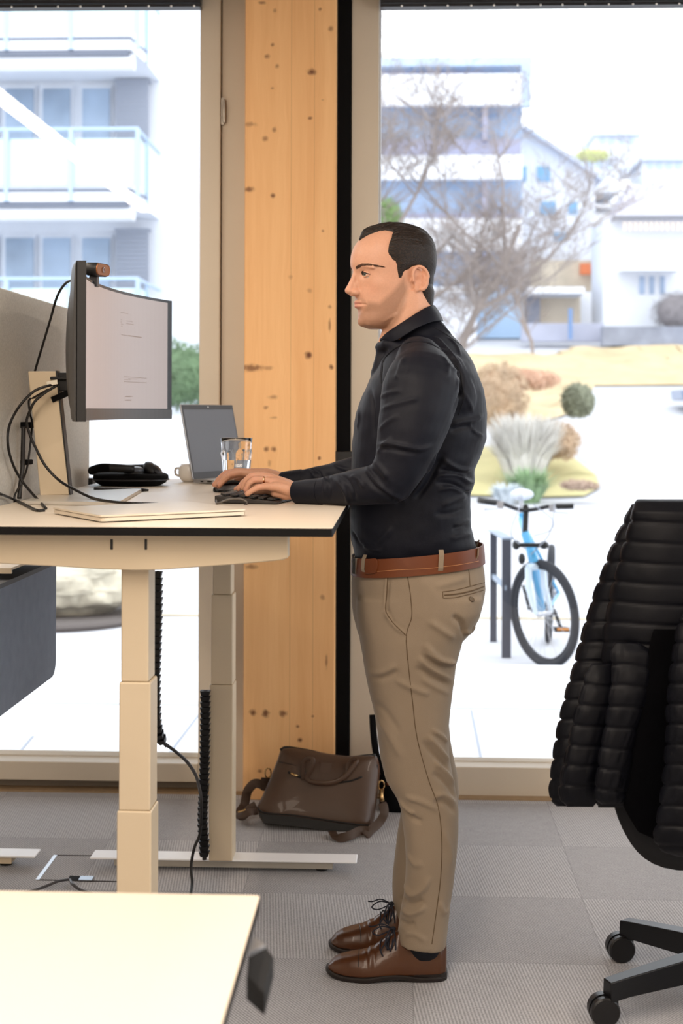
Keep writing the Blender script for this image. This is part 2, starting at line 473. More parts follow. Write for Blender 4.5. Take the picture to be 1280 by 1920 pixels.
# left window: frame parts and pane
zL_top = WY(200, 1430, 5.28).z; zL_bot = WY(200, 1465, 5.28).z
w1 = MB().box(xL, xM, 5.28, 5.44, zL_bot, 2.99).build('window_1', M_frame, bevel=0.004); w1['kind'] = 'structure'
par(MB().box(FLX0, xL, 5.28, 5.44, zL_bot, zL_top).build('window_frame', M_frame, bevel=0.004), w1)
par(MB().box(xM+0.003, X_at(459, 5.30), 5.30, 5.44, 0.0, 2.99).build('window_frame', M_frame, bevel=0.003), w1)
par(MB().box(xM-0.004, xM+0.006, 5.32, 5.44, 0.0, 2.99).build('window_seal', M_black), w1)
par(MB().box(FLX0, xL, 5.385, 5.395, zL_top, zL_top+0.016).build('glazing_bead', M_white), w1)
par(MB().box(FLX0, xL+0.01, GY, GY+0.008, zL_top, 2.99).build('window_pane', window_glass('clear_window_glass')), w1)
h = MB(); c = W(417, 203, 5.26)
h.lathe([(0.0, -0.045), (0.007, -0.042), (0.008, -0.02), (0.008, 0.02), (0.007, 0.042), (0.0, 0.045)], (c.x, 5.292, c.z), 14)
h.box(c.x-0.012, c.x-0.002, 5.288, 5.302, c.z-0.05, c.z+0.05)
h = par(h.build('window_hinge', mat('steel', (150, 142, 132), 0.3, 0.9), smooth='auto'), w1); h['label'] = 'small steel barrel hinge'
# recessed base under the left window
zt = WY(200, 1462, 5.34).z
struct('baseboard_left', MB().box(FLX0, xP0, 5.335, 5.44, 0.0, zt+0.01), mat('dark_greige_base', (128, 117, 104), 0.6))
struct('trim_2', MB().box(FLX0, xP0, 5.265, 5.335, 0.0, 0.006), mat('brown_floor_trim', (150, 125, 95), 0.7, var=0.1, vscale=40))
# right window
zR = WY(930, 1439, 5.29).z
w2 = MB().box(xB1, xR, 5.29, 5.44, 0.0, 2.99).build('window_2', M_frame, bevel=0.004); w2['kind'] = 'structure'
par(MB().box(xR-0.01, FLX1, 5.29, 5.44, 0.0, zR).build('window_frame', M_frame, bevel=0.004), w2)
par(MB().box(xR, xR+0.006, 5.34, 5.42, zR, 2.99).build('glazing_bead', mat('pale_bead', (200, 200, 205), 0.4)), w2)
par(MB().box(xR, FLX1, 5.385, 5.395, zR, zR+0.012).build('glazing_bead', M_white), w2)
par(MB().box(xR-0.01, FLX1, GY, GY+0.008, zR, 2.99).build('window_pane', window_glass('clear_window_glass')), w2)
par(MB().box(2.55, 2.68, 5.29, 5.44, 0, 2.99).build('window_frame', M_frame, bevel=0.004), w2)
struct('trim_3', MB().box(X_at(709, 5.24), FLX1, 5.245, 5.289, 0.0, 0.006), mat('brown_floor_trim'))
struct('trim_4', MB().box(xB0-0.02, xB1, 5.28, 5.44, 0.0, 2.99), M_blackm)     # black joint strip beside the post
pil = MB().box(xP0, xP1, 5.20, 5.52, 0.0, CEIL).build('wooden_post', M_pine, bevel=0.004)
tag(pil, 'pale knotty laminated timber post standing between the two windows', 'post')
# black power box fixed on the black strip, behind the man's forearm
c = WY(641, 855, 5.25)
o = MB().box(xB0-0.012, xB1+0.01, 5.225, 5.28, WY(640, 890, 5.25).z, WY(640, 846, 5.25).z).build('junction_box', M_black, bevel=0.005)
tag(o, 'small black box on the black strip right of the wooden post', 'box')
# blinds: the bottom rail of each raised blind with its pale ladder clips
def blind(x0, x1, za, zb, lab, clips):
    t = thing('window_blind', lab, 'blind', ((x0+x1)/2, 5.24, min(za, zb)))
    mb = MB(); 
    for k, (dy, dz, hh) in enumerate(((0, 0, 0.010), (0.004, 0.016, 0.012), (0.0, 0.032, 0.012), (0.004, 0.048, 0.012))):
        mb.hexa([(x0, 5.22+dy, za+dz), (x1, 5.22+dy, zb+dz), (x1, 5.27-dy, zb+dz), (x0, 5.27-dy, za+dz), (x0, 5.22+dy, za+dz+hh), (x1, 5.22+dy, zb+dz+hh), (x1, 5.27-dy, zb+dz+hh), (x0, 5.27-dy, za+dz+hh)])
    part('bottom_rail', mb, M_dark, t)
    for px in clips:
        s = MB()
        x = X_at(px, 5.22, 13); f = (x-x0)/(x1-x0); z = za+(zb-za)*f
        s.ell((x, 5.217, z+0.001), 0.0042, 0.003, 0.0042, 10, 8)
        part('ladder_clip', s, mat('white_plastic', (250, 250, 250), 0.4), t, smooth=True)
zz = lambda px, py: WY(px, py, 5.22).z
blind(X_at(-60, 5.22), X_at(373, 5.22), zz(-60, 14.5), zz(373, 12), 'dark raised slatted blind above the left window', [22, 67, 109, 151, 194, 236, 279, 321, 364])
blind(X_at(711, 5.22), X_at(1330, 5.22), zz(711, 12.5), zz(1330, 7.5), 'dark raised slatted blind above the right window', [753, 796, 839, 883, 926, 970, 1013, 1054, 1097, 1141, 1186, 1230, 1273])

# ================================================================== OUTDOORS (veiling glare is mixed into the far colours, so they are paler)
M_pave = mat('pale_concrete_paving', (214, 217, 222), 0.75, var=0.04, vscale=2)
M_road = mat('pale_asphalt', (186, 188, 194), 0.8, var=0.05, vscale=1.2)
M_joint = mat('paving_joint', (160, 168, 182), 0.9)
M_bwhite = mat('white_render', (224, 228, 236), 0.8, var=0.02)
M_bgrey = mat('grey_blue_facade', (150, 165, 185), 0.7, var=0.06, vscale=0.6)
M_glassb = mat('veiled_building_glass', (146, 166, 194), 0.2, var=0.25, vscale=0.7)
M_grass = mat('dry_lawn', (186, 178, 132), 0.9, var=0.18, vscale=1.1)
M_bank = mat('straw_bank_grass', (190, 172, 138), 0.9, var=0.22, vscale=0.8)
GZ = -0.15
e0 = WZ(1000, 1240, 0.0)
struct('terrace', MB().box(-14, 14, 5.44, e0.y, -0.16, -0.02), M_pave)
j = MB()
for (a, b) in (((375, 1337), (313, 1418)), ((62, 1380), (30, 1418)), ((883, 1331), (902, 1425))):
    p, q = WZ(a[0], a[1], -0.019), WZ(b[0], b[1], -0.019); n = Vector((q.y-p.y, p.x-q.x, 0)).normalized()*0.006
    j.prism([p-n, q-n, q+n, p+n], (0, 0, 0.001))
p = WZ(0, 1318, -0.019)
j.box(-8, 9, p.y, p.y+0.015, -0.0195, -0.018)
struct('terrace_joints', j, M_joint)
def gz(y):
    return float(np.interp(y, [8, 25, 33, 40.5, 48, 53, 70, 110, 190], [GZ, GZ, 0.9, 2.0, 3.5, 4.3, 8.5, 17, 31]))
# ground beyond the terrace
ys = list(np.linspace(e0.y, 25, 6))+list(np.linspace(26, 110, 44))+[130, 190]; xs = np.linspace(-60, 80, 50)
g = MB(); vs = []; fs = []
for y in ys:
    for x in xs: vs.append((x, y, gz(y)))
for i in range(len(ys)-1):
    for k in range(len(xs)-1):
        a = i*len(xs)+k; fs.append((a, a+1, a+len(xs)+1, a+len(xs)))
struct('street_ground', g.add(vs, fs), M_road)
def patch(name, poly, m, dz=0.03, bump=0.0, kind='structure', sub=9):
    """ground patch draped over the terrain from a list of image points lying on it"""
    P = []
    for (px, py) in poly:
        r = ray(px, py); t = 8.0
        while t < 185 and EYE.z+r.z*t > gz((r*t).y): t += 0.05
        p = EYE+r*t; P.append(Vector((p.x, p.y, 0)))
    bm = bmesh.new(); vv = [bm.verts.new(p) for p in P]; bm.faces.new(vv)
    bmesh.ops.triangulate(bm, faces=bm.faces)
    for _ in range(sub-4): bmesh.ops.subdivide_edges(bm, edges=[e for e in bm.edges if e.calc_length() > 0.9], cuts=1, use_grid_fill=True)
    for v in bm.verts:
        edge = 0 if v.is_boundary else 1
        v.co.z = gz(v.co.y)+dz+edge*bump*(0.5+noise.noise(v.co*0.7))
    me = bpy.data.meshes.new(name); bmesh.ops.recalc_face_normals(bm, faces=bm.faces); bm.to_mesh(me); bm.free()
    o = link(name, me, m, None, smooth=True); o['kind'] = kind; return o
patch('lawn', [(820, 931), (1000, 936), (1095, 934), (1124, 918), (1118, 895), (1075, 862), (1020, 845), (820, 845)], M_grass, 0.04, 0.25)
patch('grass_bank', [(820, 800), (1000, 800), (1080, 775), (1115, 727), (1300, 725), (1300, 655), (1160, 652), (1000, 672), (820, 672)], M_bank, 0.06, 0.3)
struct('kerb_wall', MB().hexa([WY(1112, 768, 38.5), WY(1290, 768, 38.5), WY(1290, 768, 39.2), WY(1112, 768, 39.2), WY(1112, 727, 38.5), WY(1290, 727, 38.5), WY(1290, 727, 39.2), WY(1112, 727, 39.2)]), M_bwhite)

def bbox(px0, py0, px1, py1, Y, th):
    return pbox(MB(), px0, py0, px1, py1, Y, th)

# ---- apartment house with balconies (left)
ap = thing('apartment_building', 'white apartment house with stacked glass balconies outside the left window', 'building', (WY(150, 900, 26).x, 26, 0))
part('wall', pbox(MB(), -260, -120, 420, 860, 26.6, 2.2), M_bwhite, ap)
M_shut = mat('grey_shutter', (148, 154, 168), 0.7)
M_apwin = mat('apartment_window_glass', (150, 168, 190), 0.25, var=0.3, vscale=0.9)
M_balg = mat('frosted_balcony_glass', (196, 220, 226), 0.4)
M_rail = mat('pale_blue_metal', (170, 192, 218), 0.4)
for k, y0 in enumerate((-128, 156, 436, 716)):
    for (a, b, cc) in ((-120, -66, 0), (-52, -8, 0), (10, 62, 0), (80, 131, 1), (154, 205, 0)):
        w = part('window', pbox(MB(), a-5, y0+4, b+5, y0+112, 26.52, 0.1), M_bwhite, ap)
        part('pane', pbox(MB(), a, y0+10, b, y0+108, 26.46, 0.05), M_apwin, w)
    s = MB()
    for q in range(14): pbox(s, 217, y0-4+q*8, 277, y0+3.2+q*8, 26.3, 0.12)
    pbox(s, 214, y0-8, 280, y0-3, 26.28, 0.2)
    part('shutter', s, M_shut, ap)
    # balcony under this window row: slab, awning box, glass, rails
    yb = y0+204     # slab top
    sl = MB(); Yf = 24.2
    a0, a1, a2 = WY(-260, yb, Yf), WY(245, yb, Yf), WY(300, yb+8, 26.6)
    z0, z1 = WY(0, yb+18, Yf).z, WY(0, yb, Yf).z
    sl.prism([(a0.x, Yf, z0), (a1.x, Yf, z0), (a2.x, 25.2, z0), (a2.x, 26.6, z0), (a0.x, 26.6, z0)], (0, 0, z1-z0))
    part('balcony_slab', sl, M_bwhite, ap)
    dl = MB(); dl.prism([(a0.x, Yf-0.02, z1), (a1.x, Yf-0.02, z1), (a2.x+0.02, 25.2, z1), (a2.x+0.02, 25.25, z1), (a1.x, Yf+0.05, z1), (a0.x, Yf+0.05, z1)], (0, 0, 0.05))
    dl.box(a0.x, WY(240, yb, Yf).x, Yf+0.02, Yf+0.12, z0-0.09, z0+0.01)
    part('drip_edge', dl, mat('slate_edge', (105, 112, 128), 0.5), ap)
    aw = MB(); aw.tube([(a0.x, Yf+0.25, z0-0.16), (WY(246, yb, Yf).x, Yf+0.25, z0-0.16)], 0.15, 12)
    part('awning_box', aw, M_bwhite, ap, smooth='auto')
    zr0, zr1 = z1+0.12, WY(0, yb-100, Yf).z; zt = WY(0, yb-117, Yf).z
    gl = MB()
    xs_ = [WY(v, yb, Yf).x for v in (-236, -112, 12, 133, 258)]
    for i in range(4): gl.box(xs_[i]+0.05, xs_[i+1]-0.05, Yf+0.03, Yf+0.05, zr0, zr1)
    xe = xs_[-1]
    gl.hexa([(xe+0.04, Yf+0.05, zr0), (a2.x-0.02, 25.2, zr0), (a2.x-0.02, 25.22, zr0), (xe+0.04, Yf+0.08, zr0), (xe+0.04, Yf+0.05, zr1), (a2.x-0.02, 25.2, zr1), (a2.x-0.02, 25.22, zr1), (xe+0.04, Yf+0.08, zr1)])
    part('balcony_glass', gl, M_balg, ap)
    rl = MB(); rl.tube([(a0.x, Yf, zt), (xe, Yf, zt), (a2.x, 25.2, zt), (a2.x, 26.5, zt)], 0.035, 8)
    for x in xs_: rl.box(x-0.035, x+0.035, Yf-0.04, Yf+0.03, z0, zt)
    rl.box(a2.x-0.03, a2.x+0.03, 25.17, 25.23, z0, zt)
    part('balcony_rail', rl, M_rail, ap)
# garden wall and hedge before the apartments
o = bbox(-60, 778, 372, 938, 22.5, 0.3).build('garden_wall', M_bwhite); tag(o, 'low white garden wall behind the desk, before the apartment house', 'wall')
def bush(name, c, rx, ry, rz, m, label, cat, n=1400, leaf=0.05, seed=1, group=None, tw=0.25, upright=0.0):
    rnd = random.Random(seed); mb = MB()
    mb.ell(c, rx*0.72, ry*0.72, rz*0.78, 16, 10)
    for i in range(n):
        a = rnd.uniform(0, 2*PI); u = rnd.uniform(-0.95, 1); q = rnd.uniform(0.72, 1.0)
        s = math.sqrt(1-u*u)
        d = Vector((rx*s*math.cos(a)*q, ry*s*math.sin(a)*q, rz*u*q)); p = Vector(c)+d
        t = Vector((rnd.gauss(0, 1), rnd.gauss(0, 1), rnd.gauss(0, 1)+upright)).normalized()*leaf*rnd.uniform(0.7, 1.5); s2 = t.orthogonal().normalized()*leaf*tw
        nrm = t.cross(s2).normalized()*leaf*0.1
        mb.add([p-t, p+s2, p+t, p-s2, p+nrm], [(0, 1, 4), (1, 2, 4), (2, 3, 4), (3, 0, 4), (3, 2, 1, 0)])
    o = mb.build(name, m); tag(o, label, cat, group); return o
M_hedge = mat('hedge_green', (104, 128, 96), 0.8, var=0.35, vscale=2.5)
c = WY(352, 705, 23.5)
bush('hedge', (c.x-0.6, 23.4, c.z), 1.9, 0.5, 0.62, M_hedge, 'green hedge seen between the monitor and the window frame', 'hedge', 2600, 0.07, 3)
# boulder on a dark slab
bp = WZ(170, 1176, GZ); bc = Vector((bp.x-0.35, bp.y+0.45, GZ+0.24))
bm = bmesh.new(); bmesh.ops.create_icosphere(bm, subdivisions=5, radius=1)
for v in bm.verts:
    n = v.co.normalized(); r = 1+0.20*noise.noise(n*1.6+Vector((3, 1, 2)))+0.10*noise.noise(n*4)+0.05*noise.noise(n*11)
    q = Vector((n.x*0.62*r, n.y*0.42*r, n.z*0.235*r)); q.z = round(q.z*9)/9*0.35+q.z*0.65
    v.co = q+bc
me = bpy.data.meshes.new('boulder'); bm.to_mesh(me); bm.free()
o = link('boulder', me, mat('limestone', (196, 190, 172), 0.9, var=0.35, vscale=5, bump=0.6, bscale=18), None, smooth=True)
tag(o, 'weathered pale limestone boulder outside behind the desk leg', 'rock')
o = MB().lathe([(0, 0), (0.66, 0), (0.68, 0.03), (0.66, 0.05), (0, 0.05)], (bc.x, bc.y-0.08, GZ), 40).build('stone_base', mat('dark_stone', (92, 86, 84), 0.8), smooth='auto')
tag(o, 'dark round stone slab under the pale boulder', 'slab')
struct('kerb_edge', MB().box(-12, 12, WZ(350, 1156, GZ).y, WZ(350, 1156, GZ).y+0.06, GZ-0.01, GZ+0.012), mat('beige_kerb', (196, 184, 158), 0.8))

# ---- right side: flat-roofed apartment block
blk = thing('apartment_block', 'pale blue flat-roofed terraced apartment block behind the bare tree', 'building', (WY(850, 640, 52).x, 52, 4.2))
Yb = 52
M_pblue = mat('pale_blue_facade', (176, 194, 218), 0.7, var=0.04, vscale=0.5)
M_band = mat('white_slab_band', (226, 230, 238), 0.7)
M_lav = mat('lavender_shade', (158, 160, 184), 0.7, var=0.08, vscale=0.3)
part('wall', pbox(MB(), 640, 115, 975, 650, Yb, 2.4), M_pblue, blk)
part('roof', pbox(MB(), 640, 108, 997, 122, Yb-1.2, 3.8), M_pblue, blk)
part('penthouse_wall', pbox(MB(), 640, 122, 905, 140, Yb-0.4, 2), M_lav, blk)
for (y0, y1) in ((140, 196), (292, 335), (410, 470)):
    s = part('balcony_front', pbox(MB(), 640, y0, 979, y1, Yb-1.4, 0.3), M_band, blk)
for (y0, y1) in ((198, 262), (337, 400), (474, 532)):
    part('window_band', pbox(MB(), 640, y0, 978, y1, Yb-0.15, 0.3), M_glassb, blk)
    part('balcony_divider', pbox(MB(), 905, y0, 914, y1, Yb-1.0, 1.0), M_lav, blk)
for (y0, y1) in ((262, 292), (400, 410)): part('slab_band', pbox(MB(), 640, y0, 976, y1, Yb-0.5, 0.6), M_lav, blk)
part('side_fin', pbox(MB(), 977, 122, 996, 200, Yb-1.2, 0.3), M_pblue, blk)
part('canopy', pbox(MB(), 640, 538, 912, 548, Yb-3.0, 3), M_band, blk)
part('garage_front', pbox(MB(), 640, 552, 893, 650, Yb-2.0, 2), M_band, blk)
part('ground_floor_wall', pbox(MB(), 893, 548, 976, 634, Yb-1.0, 1), mat('sky_blue_door', (158, 184, 212), 0.6), blk)

def gable(name, label, xs, eave, ridge, base, Y, depth, wins, roofm, wallm, ridgex=None):
    t = thing(name, label, 'house', (WY((xs[0]+xs[1])/2, base, Y).x, Y, WY(xs[0], base, Y).z))
    a, b = WY(xs[0], eave[0], Y), WY(xs[1], eave[1], Y); zb = WY(xs[0], base, Y).z; rg = WY(ridgex, ridge, Y)
    part('wall', MB().prism([(a.x, Y, zb), (b.x, Y, zb), (b.x, Y, b.z), (rg.x, Y, rg.z), (a.x, Y, a.z)], (0, depth, 0)), wallm, t)
    r = MB()
    for (p, q) in ((a, rg), (rg, b)):
        d = (q-p).normalized()*0.25; n = Vector((-d.z, 0, d.x)).normalized()*0.14
        pp, qq = (p-d if p is a else p), (q+d if q is b else q)
        r.prism([(pp.x, Y-0.5, pp.z), (qq.x, Y-0.5, qq.z), (qq.x+n.x, Y-0.5, qq.z+n.z), (pp.x+n.x, Y-0.5, pp.z+n.z)], (0, depth+0.9, 0))
    part('roof', r, roofm, t)
    for (x0, y0, x1, y1) in wins:
        part('window', pbox(MB(), x0, y0, x1, y1, Y-0.06, 0.12), mat('blue_house_window', (120, 168, 206), 0.3), t)
    return t
gable('gabled_house', 'white gabled house with small blue windows right of the flat-roofed block', (960, 1116), (262, 335), 243, 512, 55, 9,
      [(979, 312, 987, 340), (1007, 312, 1031, 340), (1013, 378, 1041, 402), (1066, 378, 1082, 401), (1038, 436, 1062, 452)], mat('pale_roof', (188, 196, 212), 0.7), mat('white_house_wall', (222, 226, 234), 0.8), ridgex=978)
hh = thing('tiled_house', 'white house with hipped grey roof at the right edge of the view', 'house', (WY(1220, 610, 50).x, 50, 4.2))
part('wall', pbox(MB(), 1131, 405, 1420, 625, 50, 3.2), mat('white_house_wall'), hh)
A, B, CC, D4 = WY(1150, 407, 49.2), WY(1430, 407, 49.2), WY(1430, 345, 51.8), WY(1178, 345, 51.8)
part('roof', MB().add([A, B, CC, D4, (A.x, 53.4, A.z), (B.x, 53.4, B.z)], [(0, 1, 2, 3), (0, 3, 4), (1, 5, 2), (3, 2, 5, 4), (0, 4, 5, 1)]), mat('lilac_grey_tiles', (176, 176, 190), 0.8, var=0.08, vscale=1.5), hh)
part('gutter', pbox(MB(), 1149, 404, 1430, 409, 49.0, 0.2), mat('gutter_grey', (130, 132, 140), 0.6), hh)
for (x0, y0, x1, y1) in ((1199, 518, 1208, 551), (1218, 518, 1226, 551), (1238, 518, 1246, 551)):
    part('window', pbox(MB(), x0, y0, x1, y1, 49.94, 0.12), M_glassb, hh)
aw = MB()
for k in range(12): pbox(aw, 1168+k*10, 416, 1174+k*10, 432, 48.6, 0.05)
part('scalloped_awning', aw, mat('peach_cloth', (216, 202, 190), 0.8), hh)
pbx = part('balcony_band', pbox(MB(), 1166, 500, 1275, 507, 48.9, 1.0), M_band, hh)
# far hillside houses, haze put into their very pale colours
for i, (x0, y0, x1, y1, lab) in enumerate(((1075, 288, 1160, 330, 'pale hillside house left of the hill road'), (1116, 243, 1200, 285, 'palest flat hillside house near the top of the slope'), (1205, 290, 1300, 342, 'pale hillside house above the hipped grey roof'))):
    yy = 105+14*(i == 1)
    t = thing('hillside_house', lab, 'house', (WY((x0+x1)/2, y1, 105).x, 105, WY(x0, y1, 105).z), 'hillside houses')
    part('wall', pbox(MB(), x0, y0+8, x1, y1+30, yy, 6), mat('far_veiled_wall', (214, 220, 230), 0.8), t)
    part('roof', pbox(MB(), x0-4, y0, x1+4, y0+9, yy-.7, 7.4), mat('far_veiled_roof', (200, 208, 222), 0.8), t)
    for k in range(4): part('window', pbox(MB(), x0+8+k*18, y0+15, x0+18+k*18, y0+27, yy-.1, 0.2), mat('far_veiled_window', (185, 200, 220), 0.6), t)
bush('hill_bush', WY(1110, 291, 98), 1.4, 1, 0.5, mat('pale_yellow_green', (190, 196, 140), 0.9), 'small yellow-green bush by the hillside house', 'bush', 300, 0.15, 5)
# garden walls, stone wall, sheds between houses
o = pbox(MB(), 1130, 612, 1320, 648, 47.5, 0.6).build('stone_wall', mat('grey_rubble', (140, 146, 162), 0.9, var=0.25, vscale=2)); tag(o, 'grey rubble wall in front of the hipped-roof house', 'wall')
o = pbox(MB(), 978, 606, 1132, 640, 48.5, 0.5).build('low_fence', mat('lavender_fence', (168, 172, 190), 0.8, var=0.12, vscale=1)); tag(o, 'low pale lavender garden fence below the gabled house', 'fence')
t = thing('garden_shed', 'open beige garden shed with flat white roof below the gabled house', 'shed', WY(1045, 606, 51))
part('roof', pbox(MB(), 990, 538, 1096, 550, 50, 3), M_band, t)
part('wall', pbox(MB(), 1012, 550, 1088, 612, 52, 1), mat('sand_wall', (214, 200, 180), 0.8, var=0.12, vscale=0.8), t)
part('door', pbox(MB(), 986, 556, 1012, 606, 51.6, 0.5), mat('shed_door_grey', (150, 152, 164), 0.7), t)
o = pbox(MB(), 995, 488, 1117, 545, 54.2, 0.5).build('timber_fence', mat('straw_timber', (208, 194, 172), 0.9, var=0.2, vscale=1.5)); tag(o, 'straw-coloured slatted fence under the gabled house', 'fence')
for (x0, x1, lab) in ((1088, 1107, 'left orange play panel on the straw fence'), (1110, 1124, 'right orange play panel on the straw fence')):
    o = pbox(MB(), x0, 494, x1, 514, 53.7, 0.3).build('orange_panel', mat('orange_plastic', (226, 130, 84), 0.6)); tag(o, lab, 'panel')
o = pbox(MB(), 1066, 578, 1073, 636, 48.0, 0.15).build('blue_post', mat('blue_post_paint', (110, 140, 186), 0.6)); tag(o, 'thin blue post before the beige shed', 'post')
bush('grey_shrub', WY(1268, 585, 48.9), 0.9, 0.5, 0.75, mat('bare_shrub', (140, 136, 140), 0.9), 'leafless grey shrub by the right house wall', 'shrub', 900, 0.12, 8, tw=0.08)
# car at the right edge
cc = WY(1300, 762, 36); t = thing('parked_car', 'blue-grey parked car cut by the right edge of the view', 'car', (cc.x, 36, cc.z))
x, y, z = cc.x, 36, cc.z
body = MB(); prof = [(-2.0, .25), (-2.05, .7), (-1.2, .85), (-.6, 1.35), (.9, 1.38), (1.6, .95), (2.05, .85), (2.1, .25)]
body.prism([(x+1.75+a, y, z+b*0.6) for a, b in prof], (0, 1.6, 0))
part('body', body, mat('blue_grey_car_paint', (110, 128, 158), 0.3, coat=0.5), t, bevel=0.05)
for dx in (0.45, 3.1):
    wl = MB(); wl.lathe([(0, 0), (0.3, 0), (0.3, 0.2), (0, 0.2)], (x+dx, y-0.05, z+0.2), 20, 'Y'); part('wheel', wl, M_black, t)

# ---- bare trees
def tree(base, h, seed, label, spread=1.0, lean=0.0, r0=0.16, lv=6):
    rnd = random.Random(seed); t = thing('bare_tree', label, 'tree', base)
    tk = MB(); br = MB()
    def grow(p, d, r, L, lvl):
        pts = [p]; q = p.copy(); dd = d.copy(); n = 5 if lvl < 3 else 3
        for i in range(n):
            dd = (dd+Vector((rnd.gauss(0, .12), rnd.gauss(0, .12), rnd.gauss(0.04, .06)))).normalized(); q = q+dd*L/n; pts.append(q.copy())
        (tk if lvl == 0 else br).tube(pts, [r*(1-0.5*i/n) for i in range(n+1)], 7 if lvl < 2 else 3)
        if lvl >= lv: return
        for k in range(9 if lvl == 0 else 4 if lvl < 3 else 3):
            f = rnd.uniform(0.30, 1.0) if lvl else .25+.75*(k+.5)/9; s = pts[min(int(f*n), n)]
            nd = (dd*rnd.uniform(0.5, 1.0)+Vector((rnd.gauss(0, .7)*spread, rnd.gauss(0, .6)*spread, rnd.uniform(-.1, .5)))).normalized()
            grow(s, nd, max(r*rnd.uniform(0.42, 0.58)*(.8 if lvl == 0 else 1), 0.006), (L*rnd.uniform(0.42, 0.62) if lvl == 0 else L*rnd.uniform(0.55, 0.75)), lvl+1)
    grow(Vector(base), Vector((lean, 0, 1)).normalized(), r0, h, 0)
    m = mat('grey_bark', (150, 140, 136), 0.9)
    part('trunk', tk, m, t); part('branches', br, m, t)
    return t
b = WY(718, 640, 30); tree((b.x, 30, gz(30)), 6.0, 11, 'large bare tree whose trunk rises just right of the window post', 1.0, 0.01, 0.13)
b = WY(832, 640, 31); tree((b.x, 31, gz(31)), 5.2, 24, 'slimmer bare tree rising from behind the man\'s head', 1.1, 0.0, 0.10)
b = WY(1000, 640, 46); tree((b.x, 46, gz(46)), 3.0, 5, 'small bare tree beside the flat-roofed block', 0.6, 0.0, 0.06, 4)
bush('evergreen', WY(722, 408, 34), 0.45, 0.4, 0.5, mat('fresh_green', (128, 160, 96), 0.8, var=0.2), 'small patch of green conifer beside the window post', 'shrub', 700, 0.07, 12)
# ---- ornamental grasses and plants
M_tan = mat('tan_foliage', (192, 168, 142), 0.9, var=0.3, vscale=3)
M_gry = mat('silver_grass', (214, 211, 205), 0.9, var=0.2, vscale=3)
def tuft(name, base, h, rad, m, label, cat, n=500, seed=1, w=0.018, droop=0.5, top=1.0, group=None):
    rnd = random.Random(seed); mb = MB(); base = Vector(base)
    for i in range(n):
        a = rnd.uniform(0, 2*PI); rr = rad*math.sqrt(rnd.random())*0.35; L = h*rnd.uniform(0.55, 1.0); out = rnd.uniform(0.15, 1.0)*rad*top
        d = Vector((math.cos(a), math.sin(a), 0)); s = Vector((-d.y, d.x, 0))*w
        p0 = base+d*rr; p1 = base+d*(rr+out*0.45)+Vector((0, 0, L*0.65)); p2 = base+d*(rr+out)+Vector((0, 0, L*(1-droop*0.3*rnd.random())))
        mb.add([p0-s, p0+s, p1+s, p2, p1-s, p1+d*w*0.4], [(0, 1, 5), (1, 2, 5), (2, 3, 5), (3, 4, 5), (4, 0, 5)])
    o = mb.build(name, m); tag(o, label, cat, group); return o
b = WZ(980, 935, GZ)
tuft('ornamental_grass', (WY(983, 850, 26.0).x, 26.0, 0.02), 1.45, 0.75, M_gry, 'big silvery ornamental grass clump above the green yucca', 'grass', 1500, 4, 0.03, 0.3, 0.85)
bush('tan_bush', WY(935, 745, 28), 0.62, 0.6, 0.72, M_tan, 'tall tan withered bush left of the silver grass clump', 'bush', 1500, 0.09, 6, tw=0.15, upright=0.8)
bush('rust_bush', WY(985, 712, 28.5), 0.72, 0.5, 0.22, mat('rusty_foliage', (206, 170, 146), 0.9, var=0.2), 'low rusty foliage just above the silver grass clump', 'bush', 1000, 0.08, 7, tw=0.15, upright=0.8)
bush('tan_bush', WY(1048, 828, 27), 0.42, 0.4, 0.38, M_tan, 'low tan bush right of the silver grass clump', 'bush', 1000, 0.08, 9, tw=0.15, upright=0.8)
bush('dark_bush', WY(1083, 752, 29), 0.34, 0.4, 0.37, mat('dull_green', (138, 142, 122), 0.9, var=0.3), 'dark olive bush at the end of the straw bank', 'bush', 1200, 0.07, 10)
tuft('yucca', (WY(992, 930, 24.6).x, 24.6, GZ), 0.72, 0.5, mat('yucca_green', (142, 168, 128), 0.7, var=0.2, vscale=6), 'spiky green yucca behind the bicycle saddle', 'plant', 170, 14, 0.03, 0.6, 1.0)
tuft('flowering_plant', (WY(948, 925, 24.2).x, 24.2, GZ), 0.4, 0.35, mat('pale_petals', (206, 214, 220), 0.7), 'low plant with pale flowers left of the yucca', 'plant', 130, 16, 0.04, 0.5, 1.0)
bush('heather', WY(1085, 910, 24.5), 0.35, 0.3, 0.09, mat('reddish_mulch', (180, 158, 142), 0.9, var=0.2), 'low reddish ground plant on the lawn edge', 'plant', 500, 0.05, 17)

# ---- bicycle rack (two flat steel posts and bars)
M_rack = mat('rack_grey_steel', (74, 76, 86), 0.45, 0.3); M_rackt = mat('rack_pale_top', (150, 164, 182), 0.4, 0.2)
pA = WZ(925, 1204, GZ); pB = WZ(949, 1234, GZ); ztop = WY(925, 996, pA.y).z
t = thing('bicycle_rack', 'dark grey flat-steel bicycle rack beside the parked bicycle', 'bicycle rack', pA)
def post(p, w): return MB().box(p.x-w/2, p.x+w/2, p.y, p.y+0.04, GZ, ztop)
part('post', post(pA, 0.045), M_rack, t); part('post', post(pB, 0.058), M_rack, t)
d = (pB-pA); n = Vector((-d.y, d.x, 0)).normalized()*0.03
part('top_bar', MB().prism([pA-n+Vector((-.01, 0, ztop-GZ)), pB-n+Vector((0, 0, ztop-GZ)), pB+n+Vector((0.01, 0, ztop-GZ)), pA+n+Vector((0, 0, ztop-GZ))], (0, 0, 0.012)), M_rackt, t, label='pale galvanised top bar')
zm = WY(930, 1085, pA.y).z
